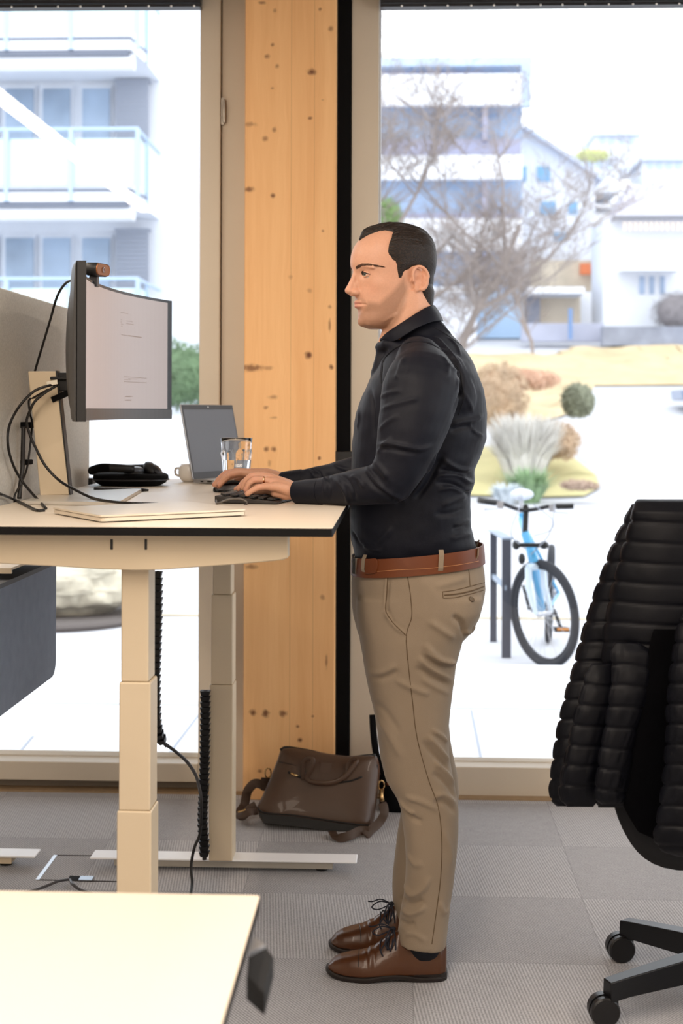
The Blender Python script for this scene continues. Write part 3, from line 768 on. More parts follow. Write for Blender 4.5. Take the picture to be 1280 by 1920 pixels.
part('middle_bar', MB().prism([pA-n*.4+Vector((0, 0, zm-GZ)), pB-n*.4+Vector((0, 0, zm-GZ)), pB+n*.4+Vector((0, 0, zm-GZ)), pA+n*.4+Vector((0, 0, zm-GZ))], (0, 0, 0.03)), M_rackt, t)

# ---- bicycle, seen from the front; front wheel turned
Db = 8.75
M_tyre = mat('tyre_rubber', (44, 46, 52), 0.8); M_bikew = mat('white_blue_frame_paint', (206, 222, 236), 0.35, coat=0.3); M_bikeb = mat('sky_blue_frame_paint', (74, 158, 206), 0.35, coat=0.3)
M_chrome = mat('silver_alloy', (190, 192, 198), 0.3, 0.8)
hub = W(1019, 1152, Db); Rw = 0.335; hub.z = GZ+Rw
bk = thing('bicycle', 'light blue and white bicycle parked outside, seen from the front', 'bicycle', (hub.x, hub.y, GZ))
yaw = R(124)  # heading of the front wheel plane
fwd = Vector((math.cos(R(-58)), math.sin(R(-58)), 0)); side = Vector((-fwd.y, fwd.x, 0))
lean = R(-3); upv = (Vector((0, 0, 1))*math.cos(lean)+side*math.sin(lean)).normalized(); side = upv.cross(fwd).normalized()
def wheel(c, f, s, u, R_, pn):
    ty = MB(); rings = []
    for i in range(56):
        a = 2*PI*i/56; dr = f*math.cos(a)+u*math.sin(a)
        rings.append([c+dr*(R_-0.024+0.024*math.cos(b))+s*(0.023*math.sin(b)) for b in [2*PI*k/10 for k in range(10)]])
    rings.append(rings[0]); ty.loft(rings, cap=False)
    w = part(pn, ty, M_tyre, bk, smooth=True)
    rm = MB(); rings = []
    for i in range(56):
        a = 2*PI*i/56; dr = f*math.cos(a)+u*math.sin(a)
        rings.append([c+dr*(R_-0.05+x_)+s*y_ for x_, y_ in ((-.01, -.011), (.006, -.013), (.006, .013), (-.01, .011))])
    rings.append(rings[0]); rm.loft(rings, cap=False); par(rm.build('rim', M_tyre), w)
    sp = MB()
    for i in range(28):
        a = 2*PI*i/28; dr = f*math.cos(a)+u*math.sin(a); sp.tube([c+s*(0.025*(-1)**i), c+dr*(R_-0.055)], 0.0013, 4)
    sp.tube([c-s*0.05, c+s*0.05], 0.016, 12); par(sp.build('spokes', M_chrome), w)
    return w
wheel(hub, fwd, side, upv, Rw, 'front_wheel')
# the frame runs backwards, away from the camera
fb = Vector((-0.13, -0.99, 0)).normalized(); sb = Vector((-fb.y, fb.x, 0))
head = W(984, 1000, Db+0.12); 
st_top = W(986, 952, Db+0.14); crown = W(1004, 1062, Db+0.02)
rear = Vector((crown.x, crown.y, GZ+Rw))-fb*0.98+Vector((0.06, 0, 0))
wheel(rear, fb, sb, Vector((0.03, 0, 1)).normalized(), Rw, 'rear_wheel')
bb = Vector((crown.x+0.02, crown.y, GZ+0.29))-fb*0.50; seatt = W(977, 934, Db+0.66)
fk = MB()
for sgn in (-1, 1):
    fk.tube([crown+side*0.055*sgn, crown+side*0.06*sgn-upv*0.12, hub+side*0.058*sgn+Vector((0, 0, 0.0))], [0.022, 0.021, 0.014], 10)
fk.tube([crown+side*0.06, crown-side*0.06], 0.024, 10)
part('fork', fk, M_bikew, bk, smooth='auto')
part('head_tube', MB().tube([crown+Vector((0, 0, 0.02)), head], 0.026, 12), M_bikeb, bk, smooth='auto')
fr = MB(); h2 = crown.lerp(head, 0.25); h3 = crown.lerp(head, 0.85)
fr.tube([h2, bb], 0.028, 12); fr.tube([h3, seatt-Vector((0, 0, 0.14))], 0.021, 12); fr.tube([bb, seatt-Vector((0, 0, 0.10))], 0.019, 12)
for sgn in (-1, 1): fr.tube([bb+sb*0.04*sgn, rear+sb*0.06*sgn], 0.011, 8); fr.tube([seatt-Vector((0, 0, 0.14)), rear+sb*0.06*sgn], 0.010, 8)
part('frame', fr, M_bikeb, bk, smooth='auto')
part('seat_post', MB().tube([seatt-Vector((0, 0, 0.14)), seatt], 0.014, 10), M_chrome, bk)
sd = MB(); rs = []
for t_, w_, h_ in ((0, .018, .02), (.3, .022, .03), (.6, .05, .035), (.85, .08, .04), (1, .06, .03)):
    cx_ = seatt+fb*(0.16-0.27*t_)+Vector((0, 0, .02)); rs.append([cx_+sb*w_*math.cos(a)+Vector((0, 0, h_*math.sin(a))) for a in [2*PI*k/14 for k in range(14)]])
part('saddle', sd.loft(rs), mat('pale_saddle', (196, 202, 214), 0.5), bk, smooth=True)
hb = MB(); pL, pR = W(897, 938, Db-.05), W(1075, 949, Db+.05); mid = W(985, 951, Db+0.10)
hb.tube([Vector(p) for p in spl([pL, pL.lerp(mid, .42)+Vector((0, 0, 0.005)), mid-Vector((.04, 0, .015)), mid+Vector((.04, 0, -.015)), pR.lerp(mid, .42)+Vector((0, 0, .005)), pR], 5)], 0.013, 10)
hbo = part('handlebar', hb, M_dark, bk, smooth=True)
g2 = MB(); g2.tube([pL, pL.lerp(mid, .36)], 0.018, 10); g2.tube([pR, pR.lerp(mid, .36)], 0.018, 10)
part('grips', g2, M_black, bk)
lv = MB()
for a_, s_ in ((pL.lerp(mid, .45), -1), (pR.lerp(mid, .45), 1)):
    lv.tube([a_, a_+Vector((s_*.02, -.03, -.03)), a_+Vector((s_*0.10, -.04, -.035))], 0.007, 6); lv.box(a_.x-.02, a_.x+.02, a_.y-.03, a_.y+.01, a_.z-.03, a_.z+.015)
part('brake_levers', lv, M_chrome, bk)
part('stem', MB().tube([head, st_top, mid], 0.018, 10), M_black, bk)
br = MB(); c_ = W(992, 1022, Db-.03); br.box(c_.x-.07, c_.x+.09, c_.y-.02, c_.y+.02, c_.z-.012, c_.z+.012); br.ell(c_+Vector((.09, 0, 0)), .03, .03, .025, 10, 8); br.ell(c_+Vector((-.08, 0, 0)), .025, .03, .03, 10, 8)
c_ = W(978, 1048, Db-.03); br.ell(c_, .022, .03, .035, 10, 8)
part('brake_callipers', br, M_black, bk)
cb = MB()
for q in ([(1000, 946, Db), (1036, 975, Db-.1), (1030, 995, Db-.1), (1000, 1005, Db)], [(975, 948, Db), (958, 1000, Db-.1), (985, 1030, Db)], [(1040, 945, Db), (1030, 1000, Db-.1), (995, 1040, Db)]):
    cb.tube([W(*p) for p in spl(q, 6)], 0.0035, 6)
part('brake_cables', cb, mat('pale_cable', (150, 156, 168), 0.5), bk)
cr = MB(); cr.tube([bb-sb*0.07, bb+sb*0.07], .02, 10)
ck = bb+sb*0.08; pd = W(1052, 1180, Db+.45); cr.tube([ck, pd], .012, 8); cr.tube([bb-sb*.08, bb-sb*.09+Vector((-.02, .1, .14))], .012, 8)
cr.box(pd.x-.05, pd.x+.05, pd.y-.03, pd.y+.03, pd.z-.014, pd.z+.014)
part('crank', cr, M_dark, bk)
part('pedal_reflector', MB().box(pd.x-.03, pd.x+.045, pd.y-.036, pd.y-.031, pd.z-.002, pd.z+.014), mat('amber_reflector', (214, 142, 70), 0.3), bk)

# ================================================================== SIT-STAND DESK AND THE THINGS ON IT
M_top = mat('cream_laminate', (226, 213, 195), 0.35, spec=0.4)
M_edge = mat('black_core_edge', (9, 8, 9), 0.6, spec=0.2)
M_beige = mat('beige_powder_coat', (208, 190, 162), 0.45, var=0.01)
M_alu = mat('silver_aluminium', (196, 196, 198), 0.32, 0.85)
M_cable = mat('black_cable', (24, 22, 22), 0.45)
M_felt = mat('grey_felt', (206, 202, 194), 0.95, var=0.12, vscale=160, bump=0.5, bscale=350)
M_felt2 = mat('blue_grey_felt', (134, 142, 156), 0.95, var=0.08, vscale=25, bump=0.4, bscale=350)
ZT = 1.193
def rounded(x0, x1, y0, y1, r, n=5):
    P = []
    for cx, cy, a0 in ((x1-r, y1-r, 0), (x0+r, y1-r, PI/2), (x0+r, y0+r, PI), (x1-r, y0+r, 1.5*PI)):
        for k in range(n+1):
            a = a0+PI/2*k/n; P.append((cx+r*math.cos(a), cy+r*math.sin(a)))
    return P
def table_top(t, x0, x1, y0, y1, z, cut=0.012):
    P = rounded(x0, x1, y0, y1, 0.006, 3)
    part('tabletop', MB().prism([(a, b, z-0.0015) for a, b in P], (0, 0, 0.0015)), M_top, t)
    part('table_edge', MB().prism([(a, b, z-0.0185) for a, b in P], (0, 0, 0.017)), M_edge, t, label='black compact edge')
def yb(px, py): return WZ(px, py, ZT)
DX0, DX1, DY0, DY1 = -0.993, WZ(623, 990, ZT).x, 2.87, 4.88
desk = thing('standing_desk', 'raised cream-topped standing desk with black edge that the man works at', 'desk', (-0.55, 3.7, 0))
table_top(desk, DX0, DX1, DY0, DY1, ZT)
# telescopic legs
def leg(D0, pxs, joints, zf):
    """three nested square tubes; pxs = (left,right) of every stage's front face at depth D0"""
    out = []
    zs = [ZT-0.02]+[W(250, j, D0).z for j in joints]+[zf]
    prev = None
    for k, (a, b) in enumerate(pxs):
        A, B = W(a, 1200, D0), W(b, 1200, D0); d = 0.078+0.006*k - 0.0
        yc = A.y+0.045
        mb = MB().box(A.x, B.x, yc-d/2, yc+d/2, zs[k+1], zs[k])
        o = mb.build('leg_stage', M_beige if True else None, None, bevel=0.004)
        if prev is None: par(o, desk); o.name = 'leg'
        else: par(o, prev)
        if prev is None: prev = o
    return prev
Dn, Df = 2.99, 4.40
leg(Dn, [(225.5, 278), (222.5, 282.5), (219.5, 285)], [1280, 1521], 0.035)
leg(Df, [(397.5, 433), (395, 436), (392.5, 437)], [1115, 1284], 0.035)
def foot(yc, x0, x1, t, lab=None):
    f = MB()
    f.prism([(x0, yc-0.04, 0.032), (x1, yc-0.04, 0.032), (x1, yc+0.04, 0.032), (x0, yc+0.04, 0.032)], (0, 0, 0.006))
    o = part('foot', f, mat('silver_white_foot', (242, 242, 244), 0.4, 0.0), t, bevel=0.003)
    par(MB().box(x0+0.075, x1-0.075, yc-0.033, yc+0.033, 0.012, 0.033).build('foot_rail', mat('shaded_foot_rail', (160, 154, 144), 0.5)), o)  # beige rail greyed: the shade under the foot is in its colour
    for xx in (x0+0.11, x1-0.11):
        par(MB().lathe([(0, 0), (0.018, 0), (0.018, 0.008), (0.008, 0.012), (0, 0.012)], (xx, yc, 0.0), 16).build('levelling_pad', M_black), o)
fc = W(415, 1620, Df).y+0.045
foot(fc, WZ(165, 1612, 0.038).x, WZ(668, 1622, 0.038).x, desk)
nc = W(250, 1200, Dn).y+0.045
foot(nc, WX(165, 1612, -1.0).x+0.02, -0.16, desk)
# top cross-arms under the board (curved underside)
def arm(y0, y1, x0, x1, px_list, D):
    top = ZT-0.019
    lo = [(x0, WY(0, 1057, y0).z if D else 0)]
    P = [(x0, top), (x1, top)]
    und = px_list
    return P
def bracket(yA, yB, pts):
    Pz = [(WY(px, py, yA).x, WY(px, py, yA).z) for px, py in pts]
    x1 = Pz[0][0]; x0 = Pz[-1][0]; top = ZT-0.0185
    return MB().prism([(x1, yA, top)]+[(x, yA, z) for x, z in Pz]+[(x0, yA, top)], (0, yB-yA, 0))
ya = DY0+0.055
part('side_bracket', bracket(ya, ya+0.04, [(540, 1008), (540, 1046), (530, 1050), (460, 1057), (380, 1063), (300, 1069), (250, 1069.5), (180, 1067), (100, 1062), (0, 1057), (-60, 1053), (-140, 1048)]), M_beige, desk, bevel=0.003)
part('side_bracket', MB().box(DX0+0.06, DX1-0.08, fc-0.03, fc+0.03, ZT-0.075, ZT-0.019), M_beige, desk, bevel=0.003)
part('cross_beam', MB().box(-0.62, -0.58, ya+0.04, fc, ZT-0.06, ZT-0.019), M_beige, desk)
part('cross_beam', MB().box(-0.46, -0.42, ya+0.04, fc, ZT-0.06, ZT-0.019), M_beige, desk)
for px in (209, 273):
    a, b = WY(px-2.4, 1011, ya-0.0015), WY(px+2.4, 1031, ya-0.0015)
    part('bracket_slot', MB().box(a.x, b.x, ya-0.0015, ya+0.001, b.z, a.z), M_black, desk, bevel=0.001)

# neighbouring desk behind the screen: only its foot, underframe and a strip show
nd = thing('standing_desk', 'neighbouring desk behind the felt screen, only its silver foot reaches into view', 'desk', (-1.6, 4.4, 0))
xr = WZ(68, 1602, 0.038).x
part('foot', MB().box(-2.2, xr, fc-0.04, fc+0.04, 0.032, 0.038), mat('silver_white_foot'), nd, bevel=0.003)
part('foot_rail', MB().box(-2.12, xr-0.075, fc-0.033, fc+0.033, 0.012, 0.033), M_beige, nd)
part('levelling_pad', MB().lathe([(0, 0), (0.018, 0), (0.018, 0.012), (0, 0.012)], (xr-0.1, fc, 0), 16), M_black, nd)
part('leg', MB().box(-1.75, -1.67, fc-0.04, fc+0.04, 0.038, ZT-0.02), M_beige, nd)
part('tabletop', MB().box(-2.05, -1.24, 2.87, 4.88, ZT-0.0185, ZT), M_top, nd)
part('side_bracket', MB().box(-1.95, -1.27, fc-0.03, fc+0.03, ZT-0.075, ZT-0.019), M_beige, nd)

# felt screens
XS = -1.02
yfe = WX(168, 850, XS-0.0).y
scr = MB().box(XS-0.028, XS, 1.9, yfe, ZT-0.045, 1.740).build('felt_screen', M_felt, bevel=0.006)
tag(scr, 'light grey felt privacy screen behind the monitor at the far left', 'screen')
tray_y = WX(105, 1160, -1.0).y
zt0 = WX(94, 1063, -1.0).z; zb0 = WX(60, 1298, -1.0).z
tr = thing('modesty_panel', 'hanging blue-grey felt panel under the left side of the standing desk', 'panel', (-1.1, 3.6, zb0))
P = []
r = 0.045
for k in range(6):
    a = -PI/2+PI/2*k/5; P.append((tray_y-r+r*math.cos(a), zb0+r+r*math.sin(a)))
prof = [(2.3, zt0), (2.3, zb0)]+P+[(tray_y, zt0)]
part('front_felt', MB().prism([(-1.0, y, z) for y, z in prof], (-0.012, 0, 0)), M_felt2, tr)
part('lid', MB().box(-1.24, -1.0, 2.3, tray_y-0.002, zt0, zt0+0.012), mat('tray_lid_grey', (96, 98, 102), 0.7), tr)
part('end_felt', MB().box(-1.24, -1.012, tray_y-0.012, tray_y, zb0+0.01, zt0), M_felt2, tr)
tw = thing('cable_tray', 'flat beige cable tray edge just under the desk bracket at the left', 'tray', (-1.06, 3.6, 1.0))
a = WY(0, 1064, 3.62)
part('tray_plate', MB().box(-1.2, -1.0, 3.58, 3.95, a.z-0.004, a.z+0.002), M_beige, tw)
part('tray_rim', MB().box(-1.2, -0.994, 3.57, 3.58, a.z-0.010, a.z+0.004), M_beige, tw)

# ---- curved monitor
Rc = 1.8; HALF = 0.575; YC = 3.66; XE = -0.695
def mx(y, off=0.0):   # x of the curved face at depth y
    sag = (Rc-math.sqrt(Rc*Rc-HALF*HALF)); c = Rc-math.sqrt(max(Rc*Rc-(y-YC)**2, 0))
    return XE-(sag-c)+off
mon = thing('monitor', 'wide curved black computer monitor showing a pale page', 'monitor', (-0.86, 3.75, ZT))
zB, zTp = 1.404, 1.757
ysm = [YC-HALF+2*HALF*k/40 for k in range(41)]
def strip(z0, z1, x_off, th, ys=ysm):
    rings = [[(mx(y, x_off), y, z0), (mx(y, x_off), y, z1), (mx(y, x_off-th), y, z1), (mx(y, x_off-th), y, z0)] for y in ys]
    return MB().loft(rings)
part('bezel', strip(zB, zTp, 0.0, 0.022), mat('glossy_black_bezel', (22, 22, 24), 0.35), mon)
ys2 = [y for y in ysm if abs(y-YC) < HALF-0.012]
sm = bpy.data.materials.new('lit_screen'); sm.use_nodes = True
nt = sm.node_tree; b = nt.nodes['Principled BSDF']; b.inputs['Base Color'].default_value = lin((40, 38, 38)); b.inputs['Roughness'].default_value = 0.35
b.inputs['Emission Color'].default_value = lin((206, 188, 182)); b.inputs['Emission Strength'].default_value = 0.64
part('display', strip(zB+0.030, zTp-0.008, 0.0014, 0.002, ys2), sm, mon)
part('chin', strip(zB+0.001, zB+0.027, 0.0012, 0.002), mat('dark_grey_chin', (66, 64, 62), 0.35), mon)
# faint page contents: small dark dashes and rules
tx = MB()
def rule(y, z, w, h=0.0014):
    n = 3
    for k in range(n):
        a, c = y+w*k/n, y+w*(k+1)/n
        tx.add([(mx(a, .0019), a, z), (mx(c, .0019), c, z), (mx(c, .0019), c, z+h), (mx(a, .0019), a, z+h), (mx(a, .0012), a, z+h/2)], [(0, 1, 2, 3), (3, 2, 4), (0, 3, 4)])
ink = []
for (px, py, w) in ((225, 586, .06), (225, 600, .012), (225, 604, .009), (226, 608, .02), (226, 612, .01), (236, 602, .05), (236, 607, .06), (226, 628, .16), (246, 631, .10), (232, 707, .17), (232, 712, .05), (244, 711, .07), (232, 716, .17), (233, 744, .05), (250, 744, .05), (233, 751, .05), (250, 751, .04)):
    y = 3.6
    for _ in range(12): y = WX(px, py, mx(y)).y
    rule(y, WX(px, py, mx(y)).z, w)
part('page_text', tx, mat('screen_ink', (176, 160, 154), 0.6), mon, label='thin grey lines of the page on the display')
# rear housing, bulging
rings = []
for k, y in enumerate(ysm):
    f = abs(y-YC)/HALF; dep = 0.008+0.050*math.exp(-(f/0.36)**2)
    hz = 1.0-0.0*f; zc = (zB+zTp)/2; hh = (zTp-zB)/2-0.001
    ring = []
    for j in range(17):
        a = -PI/2+PI*j/16
        ring.append((mx(y, -0.02)-dep*abs(math.cos(a))**0.5*(1.0 if math.cos(a) > 0 else 0), y, zc+hh*math.sin(a)*(0.90+0.10*abs(math.sin(a)))))
    rings.append(ring)
part('rear_housing', MB().loft(rings), mat('dark_grey_housing', (42, 40, 39), 0.5), mon, smooth='auto')
# stand: leaning beige column, black hinge arm, flat base
Dc = 3.80
def cw(px, py, D=Dc): return W(px, py, D)
a, b_, c_, d_ = cw(52, 696), cw(104, 696), cw(129.5, 928), cw(75, 929)
col = MB().prism([d_, c_, b_, a], (0, 0.030, 0))
co = part('stand_column', col, M_beige, mon, bevel=0.003)
e = [cw(104, 695), cw(107, 695), cw(132, 928), cw(129.5, 928)]
par(MB().prism([e[3], e[2], e[1], e[0]], (0, 0.030, 0)).build('column_back', M_black), co)
base_pts = [WZ(46, 940, ZT+.009), WZ(222, 942, ZT+.009), WZ(265, 917, ZT+.009), WZ(100, 914, ZT+.009)]
part('stand_base', MB().prism([(p.x, p.y, ZT+0.001) for p in base_pts], (0, 0, 0.009)), mat('silver_base', (206, 200, 190), 0.3, 0.35), mon, bevel=0.001)
aa = cw(103, 714, Dc+.05)
part('hinge_arm', MB().box(aa.x, mx(YC, -0.09), Dc-0.03, Dc+0.09, cw(0, 733).z, cw(0, 698).z).box(aa.x, mx(YC, -0.08), Dc-0.045, Dc+0.1, cw(0, 712).z, cw(0, 706).z), M_black, mon, bevel=0.003)
part('hinge_strut', MB().obox((cw(120, 740)), (0.032, 0, 0.014), (0, 0.006, 0), (-.003, 0, 0.007)), M_blackm, mon)

# webcam on the monitor's top edge
wy = 3.60; wx_ = mx(wy); wz = zTp
wc = thing('webcam', 'small black webcam with bronze face clipped on top of the monitor', 'webcam', (wx_, wy, wz))
fdir = Vector((0.93, -0.30, -0.05)).normalized(); sdir = Vector((-fdir.y, fdir.x, 0)).normalized()
sdir = Vector((fdir.y, -fdir.x, 0)).normalized(); ud = sdir.cross(fdir)
cc_ = Vector((wx_+0.006, wy-.01, wz+0.030))
def pill(c, half, r, l, M_=None):
    mb = MB(); ring = []
    for sx in (-1, 1):
        for k in range(9):
            a = (PI/2-PI*k/8) if sx > 0 else (-PI/2-PI*k/8)
            ring.append(sdir*(half*sx+ r*0.8*math.cos(a))+ud*(r*math.sin(a)))
    mb.loft([[c+fdir*(-l/2)+p*0.9 for p in ring], [c+fdir*(-l/2+.004)+p for p in ring], [c+fdir*(l/2-.003)+p for p in ring], [c+fdir*(l/2)+p*0.93 for p in ring]])
    return mb
part('body', pill(cc_, 0.022, 0.0165, 0.034), M_black, wc, smooth='auto')
fp = part('front_plate', pill(cc_+fdir*0.018, 0.0205, 0.0150, 0.003), mat('bronze_plate', (150, 96, 58), 0.35, 0.5), wc, smooth='auto')
l_ = MB(); 
for k in range(20):
    pass
ring1 = [[cc_+fdir*q+(sdir*math.cos(2*PI*k/20)+ud*math.sin(2*PI*k/20))*r_ for k in range(20)] for q, r_ in ((0.0185, 0.0075), (0.0205, 0.0075), (0.0207, 0.005), (0.0200, 0.001))]
par(l_.loft(ring1).build('lens', mat('lens_glass', (110, 70, 48), 0.1, coat=1.0)), fp)
part('clip', MB().box(wx_-0.012, wx_+0.008, wy-0.016, wy+0.012, wz-0.013, wz+0.014).box(wx_-0.05, wx_-0.01, wy-0.014, wy+0.01, wz+0.001, wz+0.010), M_dark, wc, bevel=0.002)

# ---- cables behind the monitor
def cable(pts, r, label, name='cable', m=None, cat='cable', group='black cables around the standing desk'):
    pts = [(a, b, min(c, 1.004*F/(757-a))) for a, b, c in pts]
    P_ = []
    for q in spl(pts, 8):
        w_ = W(*q)
        if w_.z < ZT+r+(.0095 if 86 < q[0] < 262 else 0) and q[1] < 960 and w_.x > DX0: w_ = WZ(q[0], q[1], ZT+r+(.0095 if 86 < q[0] < 262 else 0))
        P_.append(w_)
    o = MB().tube(P_, r, 8).build(name, m or M_cable, None, smooth=True); return tag(o, label, cat, group)
cable([(137, 524, 3.55), (122, 532, 3.62), (107, 556, 3.68), (94, 600, 3.74), (79, 650, 3.83), (66, 694, 3.93), (60, 720, 3.96)], 0.0034, 'black cable arching from the back of the monitor down behind the stand')
cable([(110, 720, 3.76), (88, 724, 3.73), (62, 735, 3.72), (34, 765, 3.72), (17, 800, 3.72), (15, 835, 3.72), (24, 870, 3.72), (40, 900, 3.70), (60, 925, 3.66), (76, 942, 3.62), (86, 953, 3.575)], 0.0036, 'black cable looping widest left of the stand down to the desk top')
cable([(108, 722, 3.75), (85, 736, 3.745), (66, 752, 3.74), (57, 768, 3.74), (50, 790, 3.745), (56, 815, 3.745), (66, 838, 3.745), (84, 872, 3.745), (110, 900, 3.74), (140, 918, 3.70), (175, 934, 3.63), (222, 942, 3.603), (290, 945, 3.59), (345, 946.5, 3.585)], 0.0036, 'black cable hanging in front of the stand and crossing the desk to the right')
cable([(90, 730, 3.77), (62, 746, 3.80), (54, 752, 3.82), (56, 775, 3.83), (60, 795, 3.83), (56, 840, 3.84), (50, 880, 3.85), (40, 905, 3.87), (28, 928, 3.88), (27, 945, 3.89)], 0.0028, 'thin black cable running down the bundle behind the stand')
cable([(44, 800, 3.86), (43, 840, 3.87), (42, 880, 3.88), (38, 910, 3.89), (36, 935, 3.90)], 0.0062, 'thick black cable in the bundle left of the stand')
cable([(0, 926.0, 3.72), (25, 936, 3.68), (50, 948, 3.62), (68, 956.5, 3.565), (84, 956.5, 3.55)], 0.0036, 'black cable entering from the left edge onto the desk top')
for (px, py, w_, h_, lab) in ((47, 797, .03, .013, 'upper black hook-and-loop tie around the cable bundle'), (44, 867, .02, .011, 'lower black hook-and-loop tie around the cable bundle')):
    c = W(px, py, 3.80); o = MB().box(c.x-w_/1.5, c.x+w_/1.5, c.y-.012, c.y+.05, c.z-h_/1.6, c.z+h_/1.6).build('cable_tie', M_blackm, None, bevel=0.003); tag(o, lab, 'cable tie')
o = MB().obox(W(98, 718, 3.74), (0.014, 0, 0.003), (0, 0.004, 0), (-.001, 0, 0.006)).build('cable_plug', mat('white_plug', (232, 224, 206), 0.4), None, bevel=0.001)
tag(o, 'small white cable plug at the top of the stand', 'plug')
o = MB().box(XS-0.012, XS+0.014, yfe-0.02, yfe+0.03, ZT-0.02, ZT+0.016).build('screen_clamp', M_black, None, bevel=0.002); tag(o, 'small black clamp holding the felt screen to the desk', 'clamp')

# ---- headset and its charging case, pen
hD = 4.44
cs = thing('headset_case', 'flat black headset case lying on the desk behind the monitor', 'case', WZ(245, 913, ZT))
cc_ = WZ(243, 911, ZT); ringb = lambda s, z, o=0: [(cc_.x+s*0.118*math.copysign(abs(math.cos(a))**0.6, math.cos(a)), cc_.y+0.02+s*0.085*math.copysign(abs(math.sin(a))**0.8, math.sin(a)), ZT+z) for a in [2*PI*k/40 for k in range(40)]]
part('case_body', MB().loft([ringb(.78, 0.001), ringb(.92, .010), ringb(.99, .024), ringb(.98, .034), ringb(.9, .039)]), M_blackm, cs, smooth='auto')
part('case_zip', MB().loft([ringb(1.012, .018), ringb(1.012, .022)]), M_dark, cs)
hs = thing('headset', 'black over-ear headset resting on top of the flat case', 'headset', (cc_.x, cc_.y, ZT+0.035))
def hp(px, py, dd=0.0): return W(px, py, hD+dd)
cup = MB()
c1 = hp(252, 888); cup.ell(c1, 0.034, 0.036, 0.020, 24, 14)
part('ear_cushion', cup, mat('black_leatherette', (24, 24, 26), 0.4), hs, smooth=True)
part('ear_cup', MB().ell(c1+Vector((0.004, -0.002, 0.010)), 0.027, 0.030, 0.013, 24, 12), mat('satin_grey_cap', (88, 94, 104), 0.35), hs, smooth=True)
c2 = hp(284, 882, 0.02); rot = Matrix.Rotation(R(-38), 3, 'Y')
part('ear_cushion', MB().ell(c2, 0.020, 0.034, 0.032, 20, 14, rot), mat('black_leatherette'), hs, smooth=True)
part('ear_cup', MB().ell(c2+Vector((0.016, 0, -0.002)), 0.014, 0.03, 0.026, 20, 14, rot), M_dark, hs, smooth=True)
part('headband', MB().tube([Vector(p) for p in spl([hp(250, 880, -.03), hp(225, 878, -.05), hp(196, 877, -.055), hp(178, 880, -.03), hp(173, 883, .03), hp(182, 882, .09), hp(215, 879, .12), hp(262, 878, .1), hp(284, 876, .05)], 6)], 0.008, 10, 1.6), M_black, hs, smooth=True)
part('band_pad', MB().tube([Vector(p) for p in spl([hp(206, 877, -.055), hp(190, 877, -.052), hp(174, 881, -.02), hp(172, 883, .03)], 6)], 0.013, 10, 1.0), M_blackm, hs, smooth=True)
p1, p2 = WZ(177, 917, ZT+.012), WZ(278, 919, ZT+.004)
pn = MB().tube([p1, p1.lerp(p2, .85), p2], [0.0055, 0.0055, 0.003], 12).build('pen', M_black, None, smooth='auto'); tag(pn, 'black pen lying across the monitor base edge', 'pen')
pc = MB().obox(p1.lerp(p2, 0.5)+Vector((0, 0, .001)), (0.05, 0, 0), (0, 0.004, 0), (0, 0, 0.001))

# ---- closed laptop
P1, P2, P3 = WZ(188, 981, ZT), WZ(121, 963, ZT), WZ(464, 968, ZT)
u = (P3-P1); v = (P2-P1); v = v-u.normalized()*v.dot(u.normalized())*0.6
cl = thing('laptop', 'closed silver laptop lying at the front edge of the desk', 'laptop', P1)
def slab(z0, z1, ins=0.0, r=0.01):
    U, V = u.normalized(), v.normalized(); a, b = u.length-ins, v.length-ins
    P = [P1+U*x+V*y for x, y in rounded(ins, a, ins, b, r)]
    return MB().prism([(p.x, p.y, ZT+z0) for p in P], (0, 0, z1-z0))
M_lap = mat('champagne_aluminium', (222, 210, 192), 0.35, 0.35)
part('base', slab(0.003, 0.0105, 0.002), M_lap, cl)
part('base_bottom', slab(0.0012, 0.003, 0.008), mat('dark_base_plate', (70, 62, 54), 0.5), cl)
part('lid', slab(0.0118, 0.0165, 0.0), M_lap, cl, bevel=0.0012)
part('lid_gap', slab(0.0105, 0.0118, 0.004), mat('laptop_gap_shadow', (90, 80, 70), 0.6), cl)
V_ = v.normalized()
part('hinge', MB().tube([P2+u.normalized()*0.004+Vector((0, 0, .007)), P2+u.normalized()*0.02+Vector((0, 0, .007))], 0.006, 10), M_dark, cl)

# ---- open laptop
H1 = Vector((WZ(362, 907, ZT).x, 4.56, ZT)); H2 = H1+Vector((0.138, 0.262, 0)); ax = (H2-H1).normalized(); nrm = Vector((ax.y, -ax.x, 0))
ol = thing('laptop', 'open silver laptop with a dark grey screen beside the monitor', 'laptop', H1)
L_ = (H2-H1).length; hS = 0.242; back = -nrm*0.052
def quad(z0, z1, i0, th, off):
    A = H1+ax*i0; B = H2-ax*i0; up = (Vector((0, 0, hS))+back); n_ = ax.cross(up).normalized()
    n_ = -n_ if n_.dot(nrm) < 0 else n_
    q = [A+up*z0, B+up*z0, B+up*z1, A+up*z1]; q = [p+n_*off+Vector((0, 0, .014)) for p in q]
    return MB().prism(q, n_*th)
part('lid', quad(0, 1, 0, 0.005, -0.005), M_alu, ol, bevel=0.0015)
part('screen_bezel', quad(0.005, 0.99, 0.004, 0.0012, 0.0), mat('bezel_grey', (84, 86, 90), 0.4), ol)
part('screen', quad(0.09, 0.93, 0.009, 0.0008, 0.0010), mat('dim_grey_screen', (120, 124, 132), 0.25, coat=0.5), ol)
bs = MB().prism([H1+Vector((0, 0, .003)), H1+nrm*0.215+Vector((0, 0, .003)), H2+nrm*0.215+Vector((0, 0, .003)), H2+Vector((0, 0, .003))], (0, 0, 0.012))
bo = part('base', bs, M_alu, ol, bevel=0.002)
